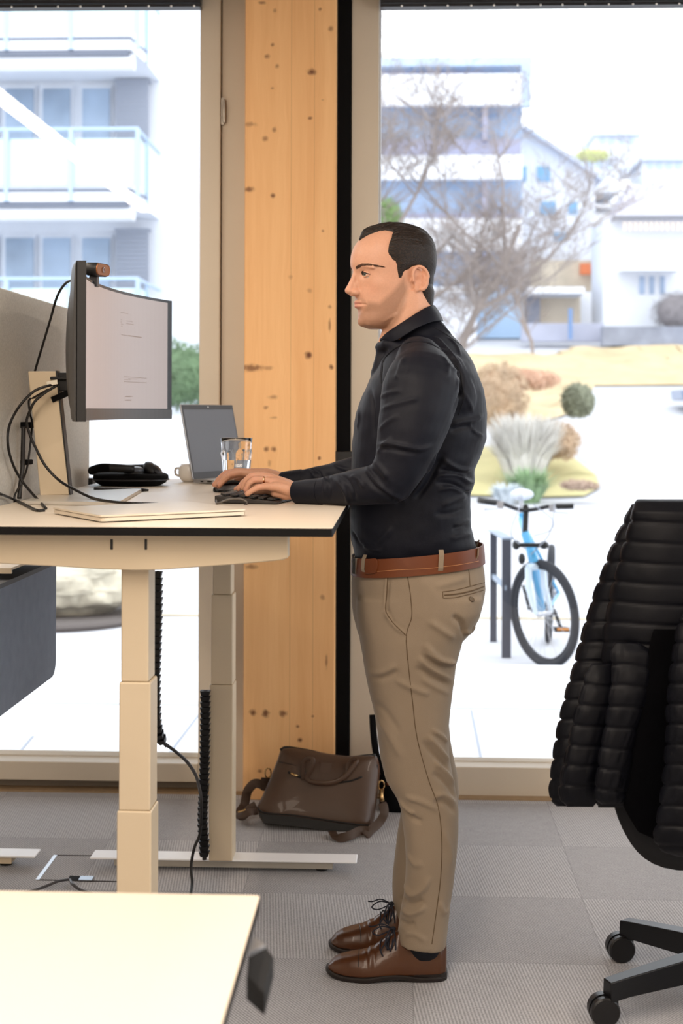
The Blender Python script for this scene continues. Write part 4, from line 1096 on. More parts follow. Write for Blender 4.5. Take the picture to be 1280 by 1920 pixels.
for k, w_ in ((0.035, 0.010), (0.065, 0.016), (0.10, 0.010), (0.125, 0.006)):
    c = H1+nrm*k+Vector((0, 0, 0.0085)); s_ = -ax*0.0006
    par(MB().obox(c+s_, nrm*w_*0.5, ax*0.001, (0, 0, 0.0022)).build('port', M_black), bo)
kb = MB()
for i in range(5):
    for j in range(12):
        c = H1+nrm*(0.03+i*0.019)+ax*(0.02+j*(L_-0.04)/11.5+0.008)+Vector((0, 0, .0153)); kb.obox(c, nrm*0.008, ax*0.0095, (0, 0, 0.0008))
part('keyboard', kb, mat('silver_keys', (170, 172, 176), 0.5), ol)
mid_ = H1.lerp(H2, 0.5)+back*0.965+Vector((0, 0, hS*0.965+.014))+nrm*0.002
part('camera_dot', MB().ell(mid_, 0.0022, 0.0022, 0.0022, 10, 8), mat('white_led', (230, 235, 240), 0.3), ol)
# round maker's mark near the lower right of the bezel: ring with two slanted strokes
lg = MB(); up = (Vector((0, 0, hS))+back); n_ = nrm; o_ = H1+ax*(L_*0.80)+up*0.047+Vector((0, 0, .014))+nrm*0.0030; uu = up.normalized()
rr = []
for k in range(24):
    a = 2*PI*k/24; d = ax*math.cos(a)+uu*math.sin(a); rr.append([o_+d*0.0066, o_+d*0.0058, o_+d*0.0058+nrm*.0004, o_+d*0.0066+nrm*.0004])
rr.append(rr[0]); lg.loft(rr, cap=False)
for (sx, z0, z1) in ((-0.0024, -0.0030, 0.0055), (0.0022, -0.0055, 0.0030)):
    lg.obox(o_+ax*sx+uu*(z0+z1)/2, ax*0.0006, nrm*0.0003, uu*(z1-z0)/2+ax*0.001)
    lg.obox(o_+ax*(sx+0.0017)+uu*(0.0002), ax*0.0005, nrm*0.0003, uu*0.0022+ax*0.0006)
part('round_emblem', lg, mat('chrome_mark', (200, 204, 210), 0.3, 0.4), ol)

# ---- white mug behind the laptop
c = WZ(347, 903, ZT+.001)
mg = thing('mug', 'small round white cup half hidden behind the open laptop', 'cup', c)
part('bowl', MB().lathe([(0, 0), (0.020, 0), (0.031, 0.012), (0.035, 0.030), (0.033, 0.048), (0.026, 0.058), (0.022, 0.056), (0.03, 0.03), (0.0, 0.006)], (c.x+.012, c.y, c.z), 32), mat('white_porcelain', (238, 232, 224), 0.25), mg, smooth=True)
part('handle', MB().tube([Vector((c.x+.012, c.y, c.z))+Vector(p) for p in spl([(-.030, 0, .045), (-.044, 0, .042), (-.044, 0, .025), (-.032, 0, .018)], 5)], 0.004, 8), mat('white_porcelain'), mg, smooth=True)

# ---- drinking glass with water
gD = 4.20; gc = W(443, 880, gD); gz0 = ZT; k_ = gD/F
gt = W(443, 821, gD).z; Hg = gt-gz0; zw = W(443, 862, gD).z-gz0; zf = W(443, 850, gD).z-gz0
M_gl = mat('clear_glass', (255, 255, 255), 0.0, trans=1.0, ior=1.45)
gl = thing('drinking_glass', 'faceted clear tumbler half full of water in front of the laptop', 'glass', (gc.x, gc.y, gz0))
rt, rb = 30*k_, 22.5*k_
def grad(z): return rb+(rt-rb)*(z/Hg)
prof_o = []; n = 60
rings = []
for z in [0, 0.004]+[zf*0.25, zf*.5, zf*0.75, zf*0.92, zf, zf+0.006, zf+.012, Hg*0.8, Hg*0.95, Hg-0.001, Hg]:
    ring = []
    for k in range(n):
        a = 2*PI*k/n; fac = 0.0014*abs(math.cos(5*a)) if z < zf+0.004 else 0.0
        bul = 0.0022*math.exp(-((z-zf)/0.007)**2)*(0.6+0.4*math.cos(10*a))
        r_ = grad(z)+fac+bul-(0.002 if z < 0.002 else 0); ring.append((gc.x+r_*math.cos(a), gc.y+r_*math.sin(a), gz0+z))
    rings.append(ring)
for z in [Hg, Hg*0.9, Hg*0.5, 0.02, 0.014]:
    r_ = grad(z)-0.0022-(0.004 if z < 0.016 else 0); rings.append([(gc.x+r_*math.cos(2*PI*k/n), gc.y+r_*math.sin(2*PI*k/n), gz0+z) for k in range(n)])
part('glass_wall', MB().loft(rings), M_gl, gl, smooth=True)
rings = []
for z in (0.0145, 0.0205, Hg*.2, zw*0.6, zw):
    r_ = grad(z)-0.0020-(0.004 if z < 0.016 else 0); rings.append([(gc.x+r_*math.cos(2*PI*k/n), gc.y+r_*math.sin(2*PI*k/n), gz0+z) for k in range(n)])
part('water', MB().loft(rings), mat('water', (250, 253, 255), 0.0, trans=1.0, ior=1.33), gl, smooth='auto')

# ---- keyboard, mouse and keyboard cable
K1 = WZ(402, 944, ZT); K2 = WZ(520, 946, ZT)
ku = (K2-K1); kw = ku.length; ku.normalize(); kv = Vector((0, 1, 0)); kv = (kv-ku*kv.dot(ku)).normalized(); kl = 0.43
kbd = thing('keyboard', 'flat black keyboard under the man\'s near hand', 'keyboard', K1)
def kp(a, b, z): return K1+ku*a+kv*b+Vector((0, 0, z))
part('case', MB().hexa([kp(0, 0, .002), kp(kw, 0, .001), kp(kw, kl, .001), kp(0, kl, .002), kp(0, 0, .020), kp(kw, 0, .007), kp(kw, kl, .007), kp(0, kl, .020)]), mat('dark_case', (46, 42, 40), 0.45), kbd, bevel=0.002)
M_key = mat('black_keycaps', (34, 32, 32), 0.5)
rows = 6; 
for i in range(rows):
    a = 0.012+i*(kw-0.018)/rows
    for j in range(16):
        bb_ = 0.008+j*(kl-0.016)/16; s_ = (kl-0.016)/16*0.46
        z0 = 0.020-0.013*(a/kw)+0.0035
        km = MB().obox(kp(a+0.009, bb_+s_*1.08, z0), ku*0.0078-Vector((0, 0, .0012)), kv*s_, (0.0, 0, 0.0024))
        part('key', km, M_key, kbd, bevel=0.0008)
part('cable_lead', MB().tube([Vector(p) for p in spl([kp(0.004, 0.002, .01), W(408, 943.5, 3.57), W(430, 936, 3.57), W(452, 936, 3.575), W(463, 943, 3.57), W(452, 951, 3.545), W(438, 953, 3.535)], 7)], 0.0026, 8), mat('grey_cable', (92, 86, 80), 0.4), kbd, smooth=True)
mc = WZ(434, 923, ZT)
ms = thing('computer_mouse', 'black computer mouse under the man\'s far hand', 'mouse', mc)
rings = []
for t_, w_, h_ in ((0, .012, .012), (.08, .024, .020), (.3, .031, .031), (.55, .032, .036), (.8, .029, .030), (.95, .02, .018), (1, .008, .009)):
    x = mc.x-0.055+0.115*t_; rings.append([(x, mc.y+0.02+w_*math.copysign(abs(math.cos(a))**.8, math.cos(a)), ZT+0.0015+max(h_*math.sin(a), 0)) for a in [PI*k/14 for k in range(15)]])
part('shell', MB().loft(rings), mat('glossy_black_mouse', (20, 20, 22), 0.2), ms, smooth='auto')
part('side_grip', MB().obox((mc.x-0.005, mc.y-0.012, ZT+0.014), (0.04, 0, 0.002), (0, .003, 0), (0, .002, .007)), mat('grey_grip', (90, 92, 96), 0.3), ms, bevel=0.002)

# ---- cable spines under the desk
def spine(name, label, pts, w, d, mod, tail=None, cat='cable guide'):
    t = thing(name, label, cat, W(*pts[-1]))
    P = [W(*p) for p in spl(pts, 10)]
    # walk at constant spacing
    L = [0]
    for i in range(1, len(P)): L.append(L[-1]+(P[i]-P[i-1]).length)
    n = int(L[-1]/mod); seg = MB(); core = MB()
    for k in range(n):
        s = (k+.5)*mod; i = max(j for j in range(len(L)) if L[j] <= s); i = min(i, len(P)-2)
        f = (s-L[i])/(L[i+1]-L[i]+1e-9); p = P[i].lerp(P[i+1], f); tg = (P[i+1]-P[i]).normalized()
        sd = Vector((1, 0, 0)); sd = (sd-tg*sd.dot(tg)).normalized(); dp = tg.cross(sd)
        seg.hexa([p-sd*w*.36-dp*d*.36+tg*mod*.48, p+sd*w*.36-dp*d*.36+tg*mod*.48, p+sd*w*.36+dp*d*.36+tg*mod*.48, p-sd*w*.36+dp*d*.36+tg*mod*.48,
                  p-sd*w*.5-dp*d*.5-tg*mod*.42, p+sd*w*.5-dp*d*.5-tg*mod*.42, p+sd*w*.5+dp*d*.5-tg*mod*.42, p-sd*w*.5+dp*d*.5-tg*mod*.42])
    o = part('spine', seg, M_black, t); o['kind'] = 'stuff'
    part('core_cable', MB().tube(P, w*0.22, 8), M_cable, t)
    return t
spine('cable_spine', 'black segmented cable spine hanging from the desk beside the near leg', [(296, 1071, 3.30), (296.5, 1130, 3.30), (295, 1200, 3.30), (293, 1270, 3.3), (294, 1340, 3.3), (297, 1370, 3.3), (304, 1388, 3.31), (312, 1399, 3.32)], 0.019, 0.024, 0.0150)
cable([(311, 1396, 3.32), (330, 1410, 3.36), (350, 1428, 3.45), (366, 1452, 3.6), (373, 1475, 3.8), (377, 1500, 3.95), (375, 1560, 4.0), (364, 1590, 4.0), (358, 1625, 4.0), (360, 1655, 3.98), (357, 1680, 3.93)], 0.0042, 'black cable running from the hanging spine down to the floor')
spine('cable_spine', 'black segmented cable spine standing beside the far desk leg', [(385, 1294, 4.36), (385, 1350, 4.36), (384, 1420, 4.36), (382, 1480, 4.36), (380, 1540, 4.36), (383, 1580, 4.36), (383, 1612, 4.36)], 0.031, 0.028, 0.017)
# ---- floor outlet flap and its cables
a, b_, c_, d_ = WZ(70, 1650), WZ(104, 1604), WZ(300, 1606), WZ(290, 1655)
fo = thing('floor_outlet', 'carpeted floor outlet lid with metal rim and open cable hole', 'floor box', a)
rim = MB(); n_ = Vector((0.006, 0, 0))
rim.prism([a-n_, a+n_, b_+n_, b_-n_], (0, 0, 0.0015))
part('metal_rim', rim, M_alu, fo)
gp = MB(); y_ = Vector((0, 0.004, 0))
gp.prism([b_-y_, c_-y_, c_+y_, b_+y_], (0, 0, 0.001)); gp.prism([a-y_, d_-y_, d_+y_, a+y_], (0, 0, 0.001))
part('lid_gap', gp, mat('gap_dark', (52, 46, 44), 0.9), fo)
h0, h1, h2, h3 = WZ(127, 1651), WZ(172, 1653), WZ(176, 1645), WZ(131, 1643)
part('cable_hole', MB().prism([h0, h1, h2, h3], (0, 0, 0.002)), M_blackm, fo)
h0, h1, h2, h3 = WZ(147, 1653), WZ(172, 1653.5), WZ(176, 1646), WZ(151, 1646)
part('hinged_flap', MB().prism([p+Vector((0, 0, .003)) for p in (h0, h1, h2, h3)], (0, 0, 0.003)), mat('satin_steel_flap', (170, 178, 188), 0.35, 0.6), fo)
def fcable(pts, label):
    P = [WZ(x, y, z) for x, y, z in spl(pts, 8)]
    o = MB().tube(P, 0.0042, 8).build('cable', mat('dark_grey_cable', (66, 64, 66), 0.4), None, smooth=True); tag(o, label, 'cable')
fcable([(129, 1649, .012), (110, 1652, .02), (90, 1660, .012), (68, 1668, .006), (40, 1675, .006), (0, 1680, .005), (-60, 1684, .005)], 'cable lying on the carpet from the floor outlet towards the left')
fcable([(131, 1650, .014), (136, 1658, .022), (150, 1668, .01), (172, 1676, .006), (200, 1684, .005)], 'cable lying on the carpet from the floor outlet towards the right')

# ================================================================== FRONT DESK (lower left)
Z2 = 0.74
t2 = thing('desk', 'cream desk top with dark edge in the blurred lower left foreground', 'desk', (-0.6, 1.4, 0))
p_ = WZ(487, 1679, Z2); q_ = WZ(421, 1915, Z2)
table_top(t2, -1.05, p_.x, 0.35, p_.y, Z2)
part('leg', MB().box(-0.66, -0.59, 0.6, 0.67, 0.04, Z2-0.02), M_beige, t2); part('leg', MB().box(-0.66, -0.59, 1.72, 1.79, 0.04, Z2-0.02), M_beige, t2)
part('foot', MB().box(-0.98, -0.27, 0.595, 0.675, 0.0, 0.04), M_beige, t2); part('foot', MB().box(-0.98, -0.27, 1.715, 1.795, 0.0, 0.04), M_beige, t2)
part('frame', MB().box(-0.68, -0.57, 0.5, 1.85, Z2-0.06, Z2-0.0185), M_beige, t2)
# height switch hanging under the right edge
sw = thing('desk_switch', 'black height switch box under the right edge of the front desk', 'switch', (p_.x, 1.75, Z2-0.08))
zz_ = Z2-0.03
s0 = [W(465, 1838, 1.77), W(497, 1866, 1.70), W(501, 1868, 1.72), W(510, 1795, 1.86), W(494, 1771, 1.92), W(466, 1790, 1.88)]
P = [WZ(px, py, Z2-0.028) for px, py in ((462, 1832), (496, 1862), (513, 1793), (496, 1771), (466, 1788))]
part('switch_body', MB().prism(P, (0, 0, -0.030)), mat('switch_black', (7, 6, 8), 0.8), sw, bevel=0.003)
P = [WZ(px, py, Z2-0.022) for px, py in ((467, 1786), (496, 1771), (477, 1757), (472, 1765))]
part('mount_plate', MB().prism(P, (0, 0, -0.008)), M_alu, sw, label='small grey metal mounting plate')

# ================================================================== THE MAN
DM = 3.70
def Mp(px, py, off=0.0): return W(px, py, DM+off)
M_shirt = mat('navy_cotton', (8, 11, 24), 0.58, spec=0.28, var=0.10, vscale=5, bump=0.12, bscale=500, sheen=0.02)
M_chino = mat('khaki_chino', (136, 120, 101), 0.85, var=0.04, vscale=6, bump=0.25, bscale=700, sheen=0.1)
M_stitch = mat('khaki_seam', (92, 74, 54), 0.9)
M_belt = mat('tan_leather', (100, 49, 16), 0.5, var=0.08, vscale=20)
M_shoe = mat('cognac_leather', (74, 41, 18), 0.33, var=0.18, vscale=9, bump=0.05, bscale=60, coat=0.12)
M_sole = mat('dark_leather_sole', (26, 18, 15), 0.5)
M_sock = mat('dark_navy_sock', (20, 21, 30), 0.9)
man = thing('person', 'man in navy shirt and khaki chinos standing at the desk, typing', 'person', WZ(720, 1822))

# ---------------------------------------------------------------- head surface (local frame: x forward, y towards camera, z up from the chin)
PX = 0.0013875; YAW = R(26); HOX = 736.0
HF = Vector((-math.cos(YAW), -math.sin(YAW), 0)); HS = Vector((math.sin(YAW), -math.cos(YAW), 0))
HO = W(HOX, 618, DM+0.005)
def H2W(x, y, z): return HO+HF*x+HS*y+Vector((0, 0, z))
HT = np.array([
 # z, front, back, halfwidth, x of widest
 (.000, .066, .034, .018, .050), (.004, .079, .024, .029, .048), (.010, .090, .012, .038, .043), (.020, .0965, -.002, .047, .034), (.032, .0955, -.022, .053, .022),
 (.044, .0935, -.050, .0575, .010), (.055, .0985, -.074, .061, .0), (.066, .1015, -.088, .064, -.006), (.080, .102, -.095, .067, -.012), (.100, .1035, -.100, .071, -.018),
 (.120, .105, -.104, .0735, -.020), (.141, .108, -.104, .0755, -.020), (.155, .1135, -.107, .077, -.020), (.170, .1165, -.1085, .0785, -.020), (.190, .1145, -.109, .079, -.018),
 (.210, .107, -.105, .077, -.014), (.228, .095, -.097, .0705, -.010), (.243, .078, -.084, .060, -.006), (.255, .056, -.065, .046, -.004), (.263, .034, -.042, .031, -.003), (.2675, .012, -.018, .013, -.002)])
def head_grid(nz=110, nt=120):
    zs = 0.2675*(1-np.cos(np.linspace(0.0, 1, nz)*PI))/2
    zs[0] = 0
    T = [np.interp(zs, HT[:, 0], HT[:, i]) for i in range(1, 5)]
    for i in range(4):
        k = np.array([1, 2, 3, 2, 1])/9.0; p = np.pad(T[i], 2, 'edge'); T[i] = np.convolve(p, k, 'valid')
    f, b, w, x0 = T
    th = np.arange(nt)*2*PI/nt
    c, s = np.cos(th), np.sin(th)
    X = np.where(c[None] > 0, x0[:, None]+(f-x0)[:, None]*np.sign(c)*np.abs(c)[None]**0.92, x0[:, None]+(x0-b)[:, None]*c[None])
    Y_ = w[:, None]*np.sign(s)*np.abs(s)[None]**0.94
    Z = np.repeat(zs[:, None], nt, 1)
    return X, Y_, Z
def grid_mb(X, Y_, Z):
    mb = MB(); rings = [[H2W(X[i, j], Y_[i, j], Z[i, j]) for j in range(X.shape[1])] for i in range(X.shape[0])]
    return mb.loft(rings)
def side_px(X, Y_, Z):   # near-side profile projection, image pixels
    return HOX-(X*math.cos(YAW)-np.abs(Y_)*math.sin(YAW))/PX, 618-Z/PX
def c4(pts): return np.array([(600+a/3.765, 400+b/3.765) for a, b in pts])
def sdist(px, py, poly):   # signed distance to polygon, positive inside
    P = np.asarray(poly); n = len(P); d = np.full(px.shape, 1e9); ins = np.zeros(px.shape, bool)
    for i in range(n):
        a, b = P[i], P[(i+1) % n]; ab = b-a
        t = np.clip(((px-a[0])*ab[0]+(py-a[1])*ab[1])/(ab@ab+1e-9), 0, 1)
        d = np.minimum(d, np.hypot(px-a[0]-t*ab[0], py-a[1]-t*ab[1]))
        c = ((a[1] > py) != (b[1] > py)) & (px < (b[0]-a[0])*(py-a[1])/(b[1]-a[1]+1e-12)+a[0]); ins ^= c
    return np.where(ins, d, -d)

bod = MB()
X, Y_, Z = head_grid()
mbh = grid_mb(X, Y_, Z); bod.add(mbh.v, mbh.f)
def hl(x, y, z, rx, ry=None, rz=None, rot=None):
    Mx = Matrix((HF, HS, (0, 0, 1))).transposed()
    if rot: Mx = Mx @ rot
    bod.ell(H2W(x, y, z), rx, ry, rz, 16, 12, Mx)
def hc(pts, r): bod.cap_chain([H2W(*p) for p in pts], r)
# nose
hc([(.104, 0, .150), (.112, 0, .128), (.1205, 0, .108), (.1255, 0, .0985)], [.0075, .0072, .0088, .0098])
hc([(.106, 0, .112), (.114, 0, .092)], [.012, .009])
hl(.1245, 0, .0975, .0118, .0105, .0100)
for sg in (-1, 1):
    hl(.110, .0125*sg, .0925, .0115, .0075, .0085)
    hc([(.108, .0030*sg, .0845), (.118, .0030*sg, .0865)], [.004, .0045])
# lips
for zc, rr, xx in ((.0675, .0046, .1035), (.0575, .0055, .1020)):
    hc([(xx-.016, -.025, .0620), (xx-.0035, -.014, zc), (xx+.0005, -.004, zc+.0008), (xx+.0005, .004, zc+.0008), (xx-.0035, .014, zc), (xx-.016, .025, .0620)], [.0018, rr*.85, rr, rr, rr*.85, .0018])
# chin, jaw, cheekbones, brow
hl(.083, 0, .020, .016, .020, .016)
for sg in (-1, 1):
    hc([(.078, .020*sg, .014), (.045, .041*sg, .022), (.010, .054*sg, .040), (-.018, .063*sg, .066)], [.008, .007, .007, .006])
    hc([(.103, .010*sg, .1560), (.100, .032*sg, .1600), (.082, .055*sg, .1540)], [.0062, .0064, .0050])
# ears
def ear(sg):
    ex, ey, ez = -.036, .0735, .128
    for k in range(1):
        pass
    rim = []; n = 22
    for i in range(n+1):
        a = R(-84)+R(282)*i/n      # from lobe front, round the back, to the helix root
        # param: 0 deg = back, 90 = up
        rx, rz = .0165+(.003 if a > 0 else 0), .0290
        x = ex-rx*math.cos(a)*1.0+(.004*math.sin(a)); z = ez+rz*math.sin(a)+0.001
        out = .010+.010*max(0, math.cos(a))**.7+(.002 if a > 0 else 0)
        rim.append((x, (ey+out)*sg, z))
    rad = [.0040+.0022*(1-min(1, i/6))+.0008*math.sin(PI*i/n) for i in range(n+1)]
    hc(rim, rad)
    # concave plate behind the rim, antihelix, tragus
    hl(ex+.002, (ey+.006)*sg, ez-.002, .0155, .0060, .026)
    hc([(ex-.006, (ey+.014)*sg, ez+.018), (ex-.011, (ey+.015)*sg, ez+.002), (ex-.007, (ey+.013)*sg, ez-.014)], [.0030, .0036, .0030])
    hl(ex+.0165, (ey+.0065)*sg, ez-.006, .0045, .0055, .0075)
    hl(ex+.005, (ey+.005)*sg, ez-.027, .0085, .0050, .0085)
ear(1); ear(-1)
# neck and trunk (mostly hidden by the clothes)
def ringE(c, rx, ry, tilt=0.0, n=28):
    c = Vector(c); return [c+Vector((rx*math.cos(2*PI*k/n), ry*math.sin(2*PI*k/n), rx*math.cos(2*PI*k/n)*tilt)) for k in range(n)]
nk = [ringE(Mp(762, 548), .060, .058), ringE(Mp(764, 575), .0655, .061), ringE(Mp(764, 600), .0640, .062, 0.15), ringE(Mp(764, 622), .0625, .063, 0.2), ringE(Mp(768, 640), .066, .066, 0.2), ringE(Mp(772, 662), .075, .08, 0.1), ringE(Mp(776, 690), .085, .11)]
bod.loft(nk)
bod.cap_chain([Mp(742, 560, -.045), Mp(728, 612, -.020), Mp(716, 640, -.010)], [.014, .012, .010])   # neck tendon
bod.cap_chain([Mp(742, 560, .045), Mp(728, 612, .020), Mp(716, 640, .010)], [.014, .012, .010])
tr = [(664, .06, .09, 778), (690, .085, .15, 780), (740, .105, .155, 786), (800, .115, .14, 788), (870, .105, .125, 775), (940, .10, .125, 768), (1020, .108, .13, 775), (1090, .115, .135, 782), (1150, .105, .14, 780), (1190, .085, .13, 772)]
bod.loft([ringE(Mp(cx, py), a, b) for py, a, b, cx in tr])
SH_N, SH_F = Mp(788, 708, -.165), Mp(782, 708, .165)
bod.cap_chain([SH_N, Mp(752, 880, -.235), Mp(735, 900, -.235)], [.052, .040, .036]); bod.cap_chain([SH_F, Mp(745, 885, .29)], [.052, .036])
bod.cap_chain([SH_N, SH_F], [.06, .06])
bod.cap_chain([Mp(735, 900, -.235), Mp(640, 916, -.150), Mp(572, 921, -.085), Mp(552, 921, -.068)], [.038, .030, .0235, .0225])
bod.cap_chain([Mp(745, 885, .29), Mp(650, 897, .335), Mp(560, 902, .368), Mp(520, 899, .375)], [.036, .030, .023, .022])
for off, s in ((-.10, 0), (.10, -6)):
    bod.cap_chain([Mp(775+s, 1160, off*.9), Mp(772+s, 1330, off), Mp(782+s, 1440, off), Mp(806, 1540, off), Mp(800, 1700, off), Mp(797, 1765, off), Mp(798, 1800, off)], [.085, .060, .050, .048, .036, .034, .036])

# ---------------------------------------------------------------- hands
def finger(pts, r):
    bod.cap_chain([Mp(*p) for p in pts], r, 12)
# near (left) hand on the keyboard, seen from the little-finger side
wr = (556, 921, -.070)
finger([wr, (540, 915, -.072), (512, 903, -.062)], [.0205, .0180, .0125])
finger([wr, (540, 918, -.078), (513, 912, -.082)], [.0200, .0170, .0115])
finger([wr, (538, 910, -.058), (508, 896, -.042)], [.0200, .0170, .0120])
finger([wr, (536, 911, -.045), (505, 895, -.020)], [.0195, .0160, .0115])
finger([wr, (535, 926, -.068), (515, 925, -.070)], [.0190, .0160, .0110])      # heel of the hand
finger([(540, 917, -.052), (518, 912, -.050), (505, 905, -.045)], [.018, .017, .012])
finger([(513, 914, -.082), (497, 912, -.088), (484, 914, -.092), (472, 920, -.093), (463.5, 926.5, -.093)], [.0112, .0096, .0090, .0080, .0070])     # little
finger([(512, 903, -.063), (493, 900, -.067), (477, 900, -.070), (467, 907, -.071), (461.5, 919, -.071)], [.0118, .0100, .0100, .0088, .0075])   # ring
finger([(508, 896, -.042), (489, 892, -.044), (471, 893, -.046), (461, 901, -.047), (455, 915, -.047)], [.0120, .0104, .0100, .0088, .0076])       # middle
finger([(505, 895, -.020), (486, 893, -.020), (468, 897, -.020), (455, 906, -.020), (447, 917, -.020)], [.0116, .0100, .0096, .0086, .0074])       # index
finger([(540, 920, -.042), (518, 920, -.022), (498, 919, -.006), (478, 922, .004), (462, 926, .004)], [.0165, .0150, .0115, .0105, .0085])          # thumb
# far (right) hand on the mouse
wr = (522, 898, .375)
finger([wr, (500, 889, .372), (468, 887, .358)], [.0215, .0180, .0125])
finger([wr, (500, 889, .382), (464, 886, .380)], [.0215, .0180, .0125])
finger([wr, (502, 891, .395), (466, 890, .402)], [.0205, .0170, .0120])
finger([wr, (502, 894, .402), (472, 895, .422)], [.0200, .0160, .0115])
finger([(468, 887, .358), (449, 885, .356), (431, 889, .354), (420, 898, .353), (411.5, 908, .352)], [.0120, .0104, .0102, .0090, .0078])          # index
finger([(464, 886, .380), (443, 884, .379), (423, 888, .378), (411, 898, .377), (402.5, 909, .376)], [.0122, .0106, .0104, .0092, .0080])        # middle
finger([(466, 890, .402), (446, 889, .404), (427, 895, .405), (416, 904, .405), (410, 913, .405)], [.0116, .0100, .0098, .0088, .0076])
finger([(472, 895, .422), (456, 896, .426), (442, 902, .428), (434, 909, .428), (428, 916, .428)], [.0108, .0092, .0088, .0080, .0070])
finger([(508, 898, .356), (488, 903, .338), (469, 908, .330), (454, 913, .328), (443, 917, .330)], [.0160, .0140, .0112, .0102, .0084])               # thumb
body_me = fuse(bod, 0.0024, 5, 0.5)
sc = Sculpt(body_me)
def hb_(x, y, z): return tuple(H2W(x, y, z))
for sg in (-1, 1):
    sc.blob(hb_(.104, .031*sg, .1385), (.0135, .0165, .0100), -.0078)      # eye sockets
    sc.blob(hb_(.098, .024*sg, .082), (.010, .010, .014), .0012)
    sc.blob(hb_(.112, .0045*sg, .0835), (.0045, .0035, .0035), -.0030)      # nostrils
    sc.blob(hb_(.090, .034*sg, .108), (.012, .012, .012), -.0015)
    sc.blob(hb_(-.031, .084*sg, .124), (.0075, .012, .011), -.0075)         # concha
    sc.blob(hb_(-.037, .090*sg, .143), (.009, .009, .006), -.0035)
sc.blob(hb_(.098, 0, .044), (.010, .016, .006), -.0016)
for sg in (-1, 1): sc.blob(hb_(.066, .058*sg, .112), (.026, .016, .016), .0028)
sc.apply()
# mouth line
def hpx(x, y, z):
    p = H2W(x, y, z)-EYE; D = p.dot(FW); return (640+F*p.dot(RT)/D, HY-F*p.z/D)
P = [hpx(.104, -.012, .0625), hpx(.106, 0, .0626), hpx(.104, .010, .0622), hpx(.096, .020, .0620), hpx(.088, .0265, .0610)]
sc.stroke(P, 0.0016, -0.0030, taper=False)
# hand details: gaps between fingers, knuckle creases, tendons
for q in ([(505, 909), (490, 907), (476, 908), (466, 914)], [(503, 900), (488, 896.5), (472, 897)],
          [(440, 893), (425, 897), (414, 905)]):
    sc.stroke(q, 0.0016, -0.0015)
for q in ([(545, 905), (530, 899), (512, 895)], [(545, 912), (528, 907), (514, 903)], [(500, 882), (485, 880), (470, 880)]):
    sc.stroke(q, 0.003, 0.0010)
sc.stroke([(717, 640), (725, 620), (745, 590), (765, 560)], 0.006, 0.002)
sc.apply()
# skin tone: base, stubble, lips, warmth (real colouring of the skin)
co = sc.co; rel = co-np.array(tuple(HO))
hx = rel@np.array(tuple(HF)); hy = rel@np.array(tuple(HS)); hz = rel[:, 2]
g3 = lambda x, y, z, rx, ry, rz: np.exp(-(((hx-x)/rx)**2+((np.abs(hy)-y)/ry)**2+((hz-z)/rz)**2))
spx, spy = side_px(hx, hy, hz)
beard = np.clip(sdist(spx, spy, c4([(240, 690), (300, 700), (345, 640), (420, 650), (520, 560), (590, 470), (620, 560), (600, 660), (560, 760), (500, 830), (300, 840), (240, 760)]))/9+0.45, 0, 1)*(hz < .17)*(hz > -.03)
musta = np.clip(sdist(spx, spy, c4([(225, 605), (300, 610), (340, 640), (330, 655), (290, 640), (225, 640)]))/3+0.5, 0, 1)*(np.abs(hy) < .03)
lips = np.clip(g3(.105, .0, .0662, .02, .021, .0040)*1.5+g3(.104, 0, .0565, .02, .019, .0048)*1.5-.3, 0, 1)*(hx > .075)
warm = g3(.128, 0, .097, .02, .016, .014)*.5+g3(.085, .045, .100, .03, .02, .02)*.4+g3(-.04, .09, .13, .03, .02, .04)*.6
base = np.array([0.600, 0.320, 0.208]); col_ = np.repeat(base[None], len(co), 0)
def mixc(c, m): 
    global col_
    col_ = col_*(1-m[:, None])+np.array(c)[None]*m[:, None]
mixc([.66, .29, .19], np.clip(warm, 0, 1)*.55)
mixc([.235, .125, .075], beard*.62); mixc([.30, .17, .11], musta*.30); mixc([.50, .195, .15], lips*.85)
hand = (co[:, 2] < 1.32) & (co[:, 0] < -.05)
kn = np.zeros(len(co))
for p in ((512, 903, -.063), (508, 896, -.042), (477, 900, -.070), (471, 893, -.046), (484, 914, -.09), (431, 889, .354), (423, 888, .378), (461.5, 919, -.071), (402, 909, .376), (411, 908, .352)):
    kn += np.exp(-(np.linalg.norm(co-np.array(tuple(Mp(*p))), axis=1)/.010)**2)
mixc([.64, .27, .19], np.clip(kn, 0, 1)*.5*hand)
at = body_me.color_attributes.new('skin_tone', 'FLOAT_COLOR', 'POINT')
at.data.foreach_set('color', np.concatenate([col_, np.ones((len(co), 1))], 1).astype(np.float32).ravel())
ms_ = bpy.data.materials.new('skin'); ms_.use_nodes = True
nt = ms_.node_tree; b = nt.nodes['Principled BSDF']; a_ = nt.nodes.new('ShaderNodeVertexColor'); a_.layer_name = 'skin_tone'
nz = nt.nodes.new('ShaderNodeTexNoise'); nz.inputs['Scale'].default_value = 220; nz.inputs['Detail'].default_value = 4
mr = nt.nodes.new('ShaderNodeMapRange'); mr.inputs[3].default_value = 0.90; mr.inputs[4].default_value = 1.10
mx_ = nt.nodes.new('ShaderNodeMix'); mx_.data_type = 'RGBA'; mx_.blend_type = 'MULTIPLY'; mx_.inputs[0].default_value = 1
tc = nt.nodes.new('ShaderNodeTexCoord'); nt.links.new(tc.outputs['Object'], nz.inputs['Vector']); nt.links.new(nz.outputs['Fac'], mr.inputs[0])
nt.links.new(a_.outputs['Color'], mx_.inputs[6]); nt.links.new(mr.outputs[0], mx_.inputs[7]); nt.links.new(mx_.outputs[2], b.inputs['Base Color'])
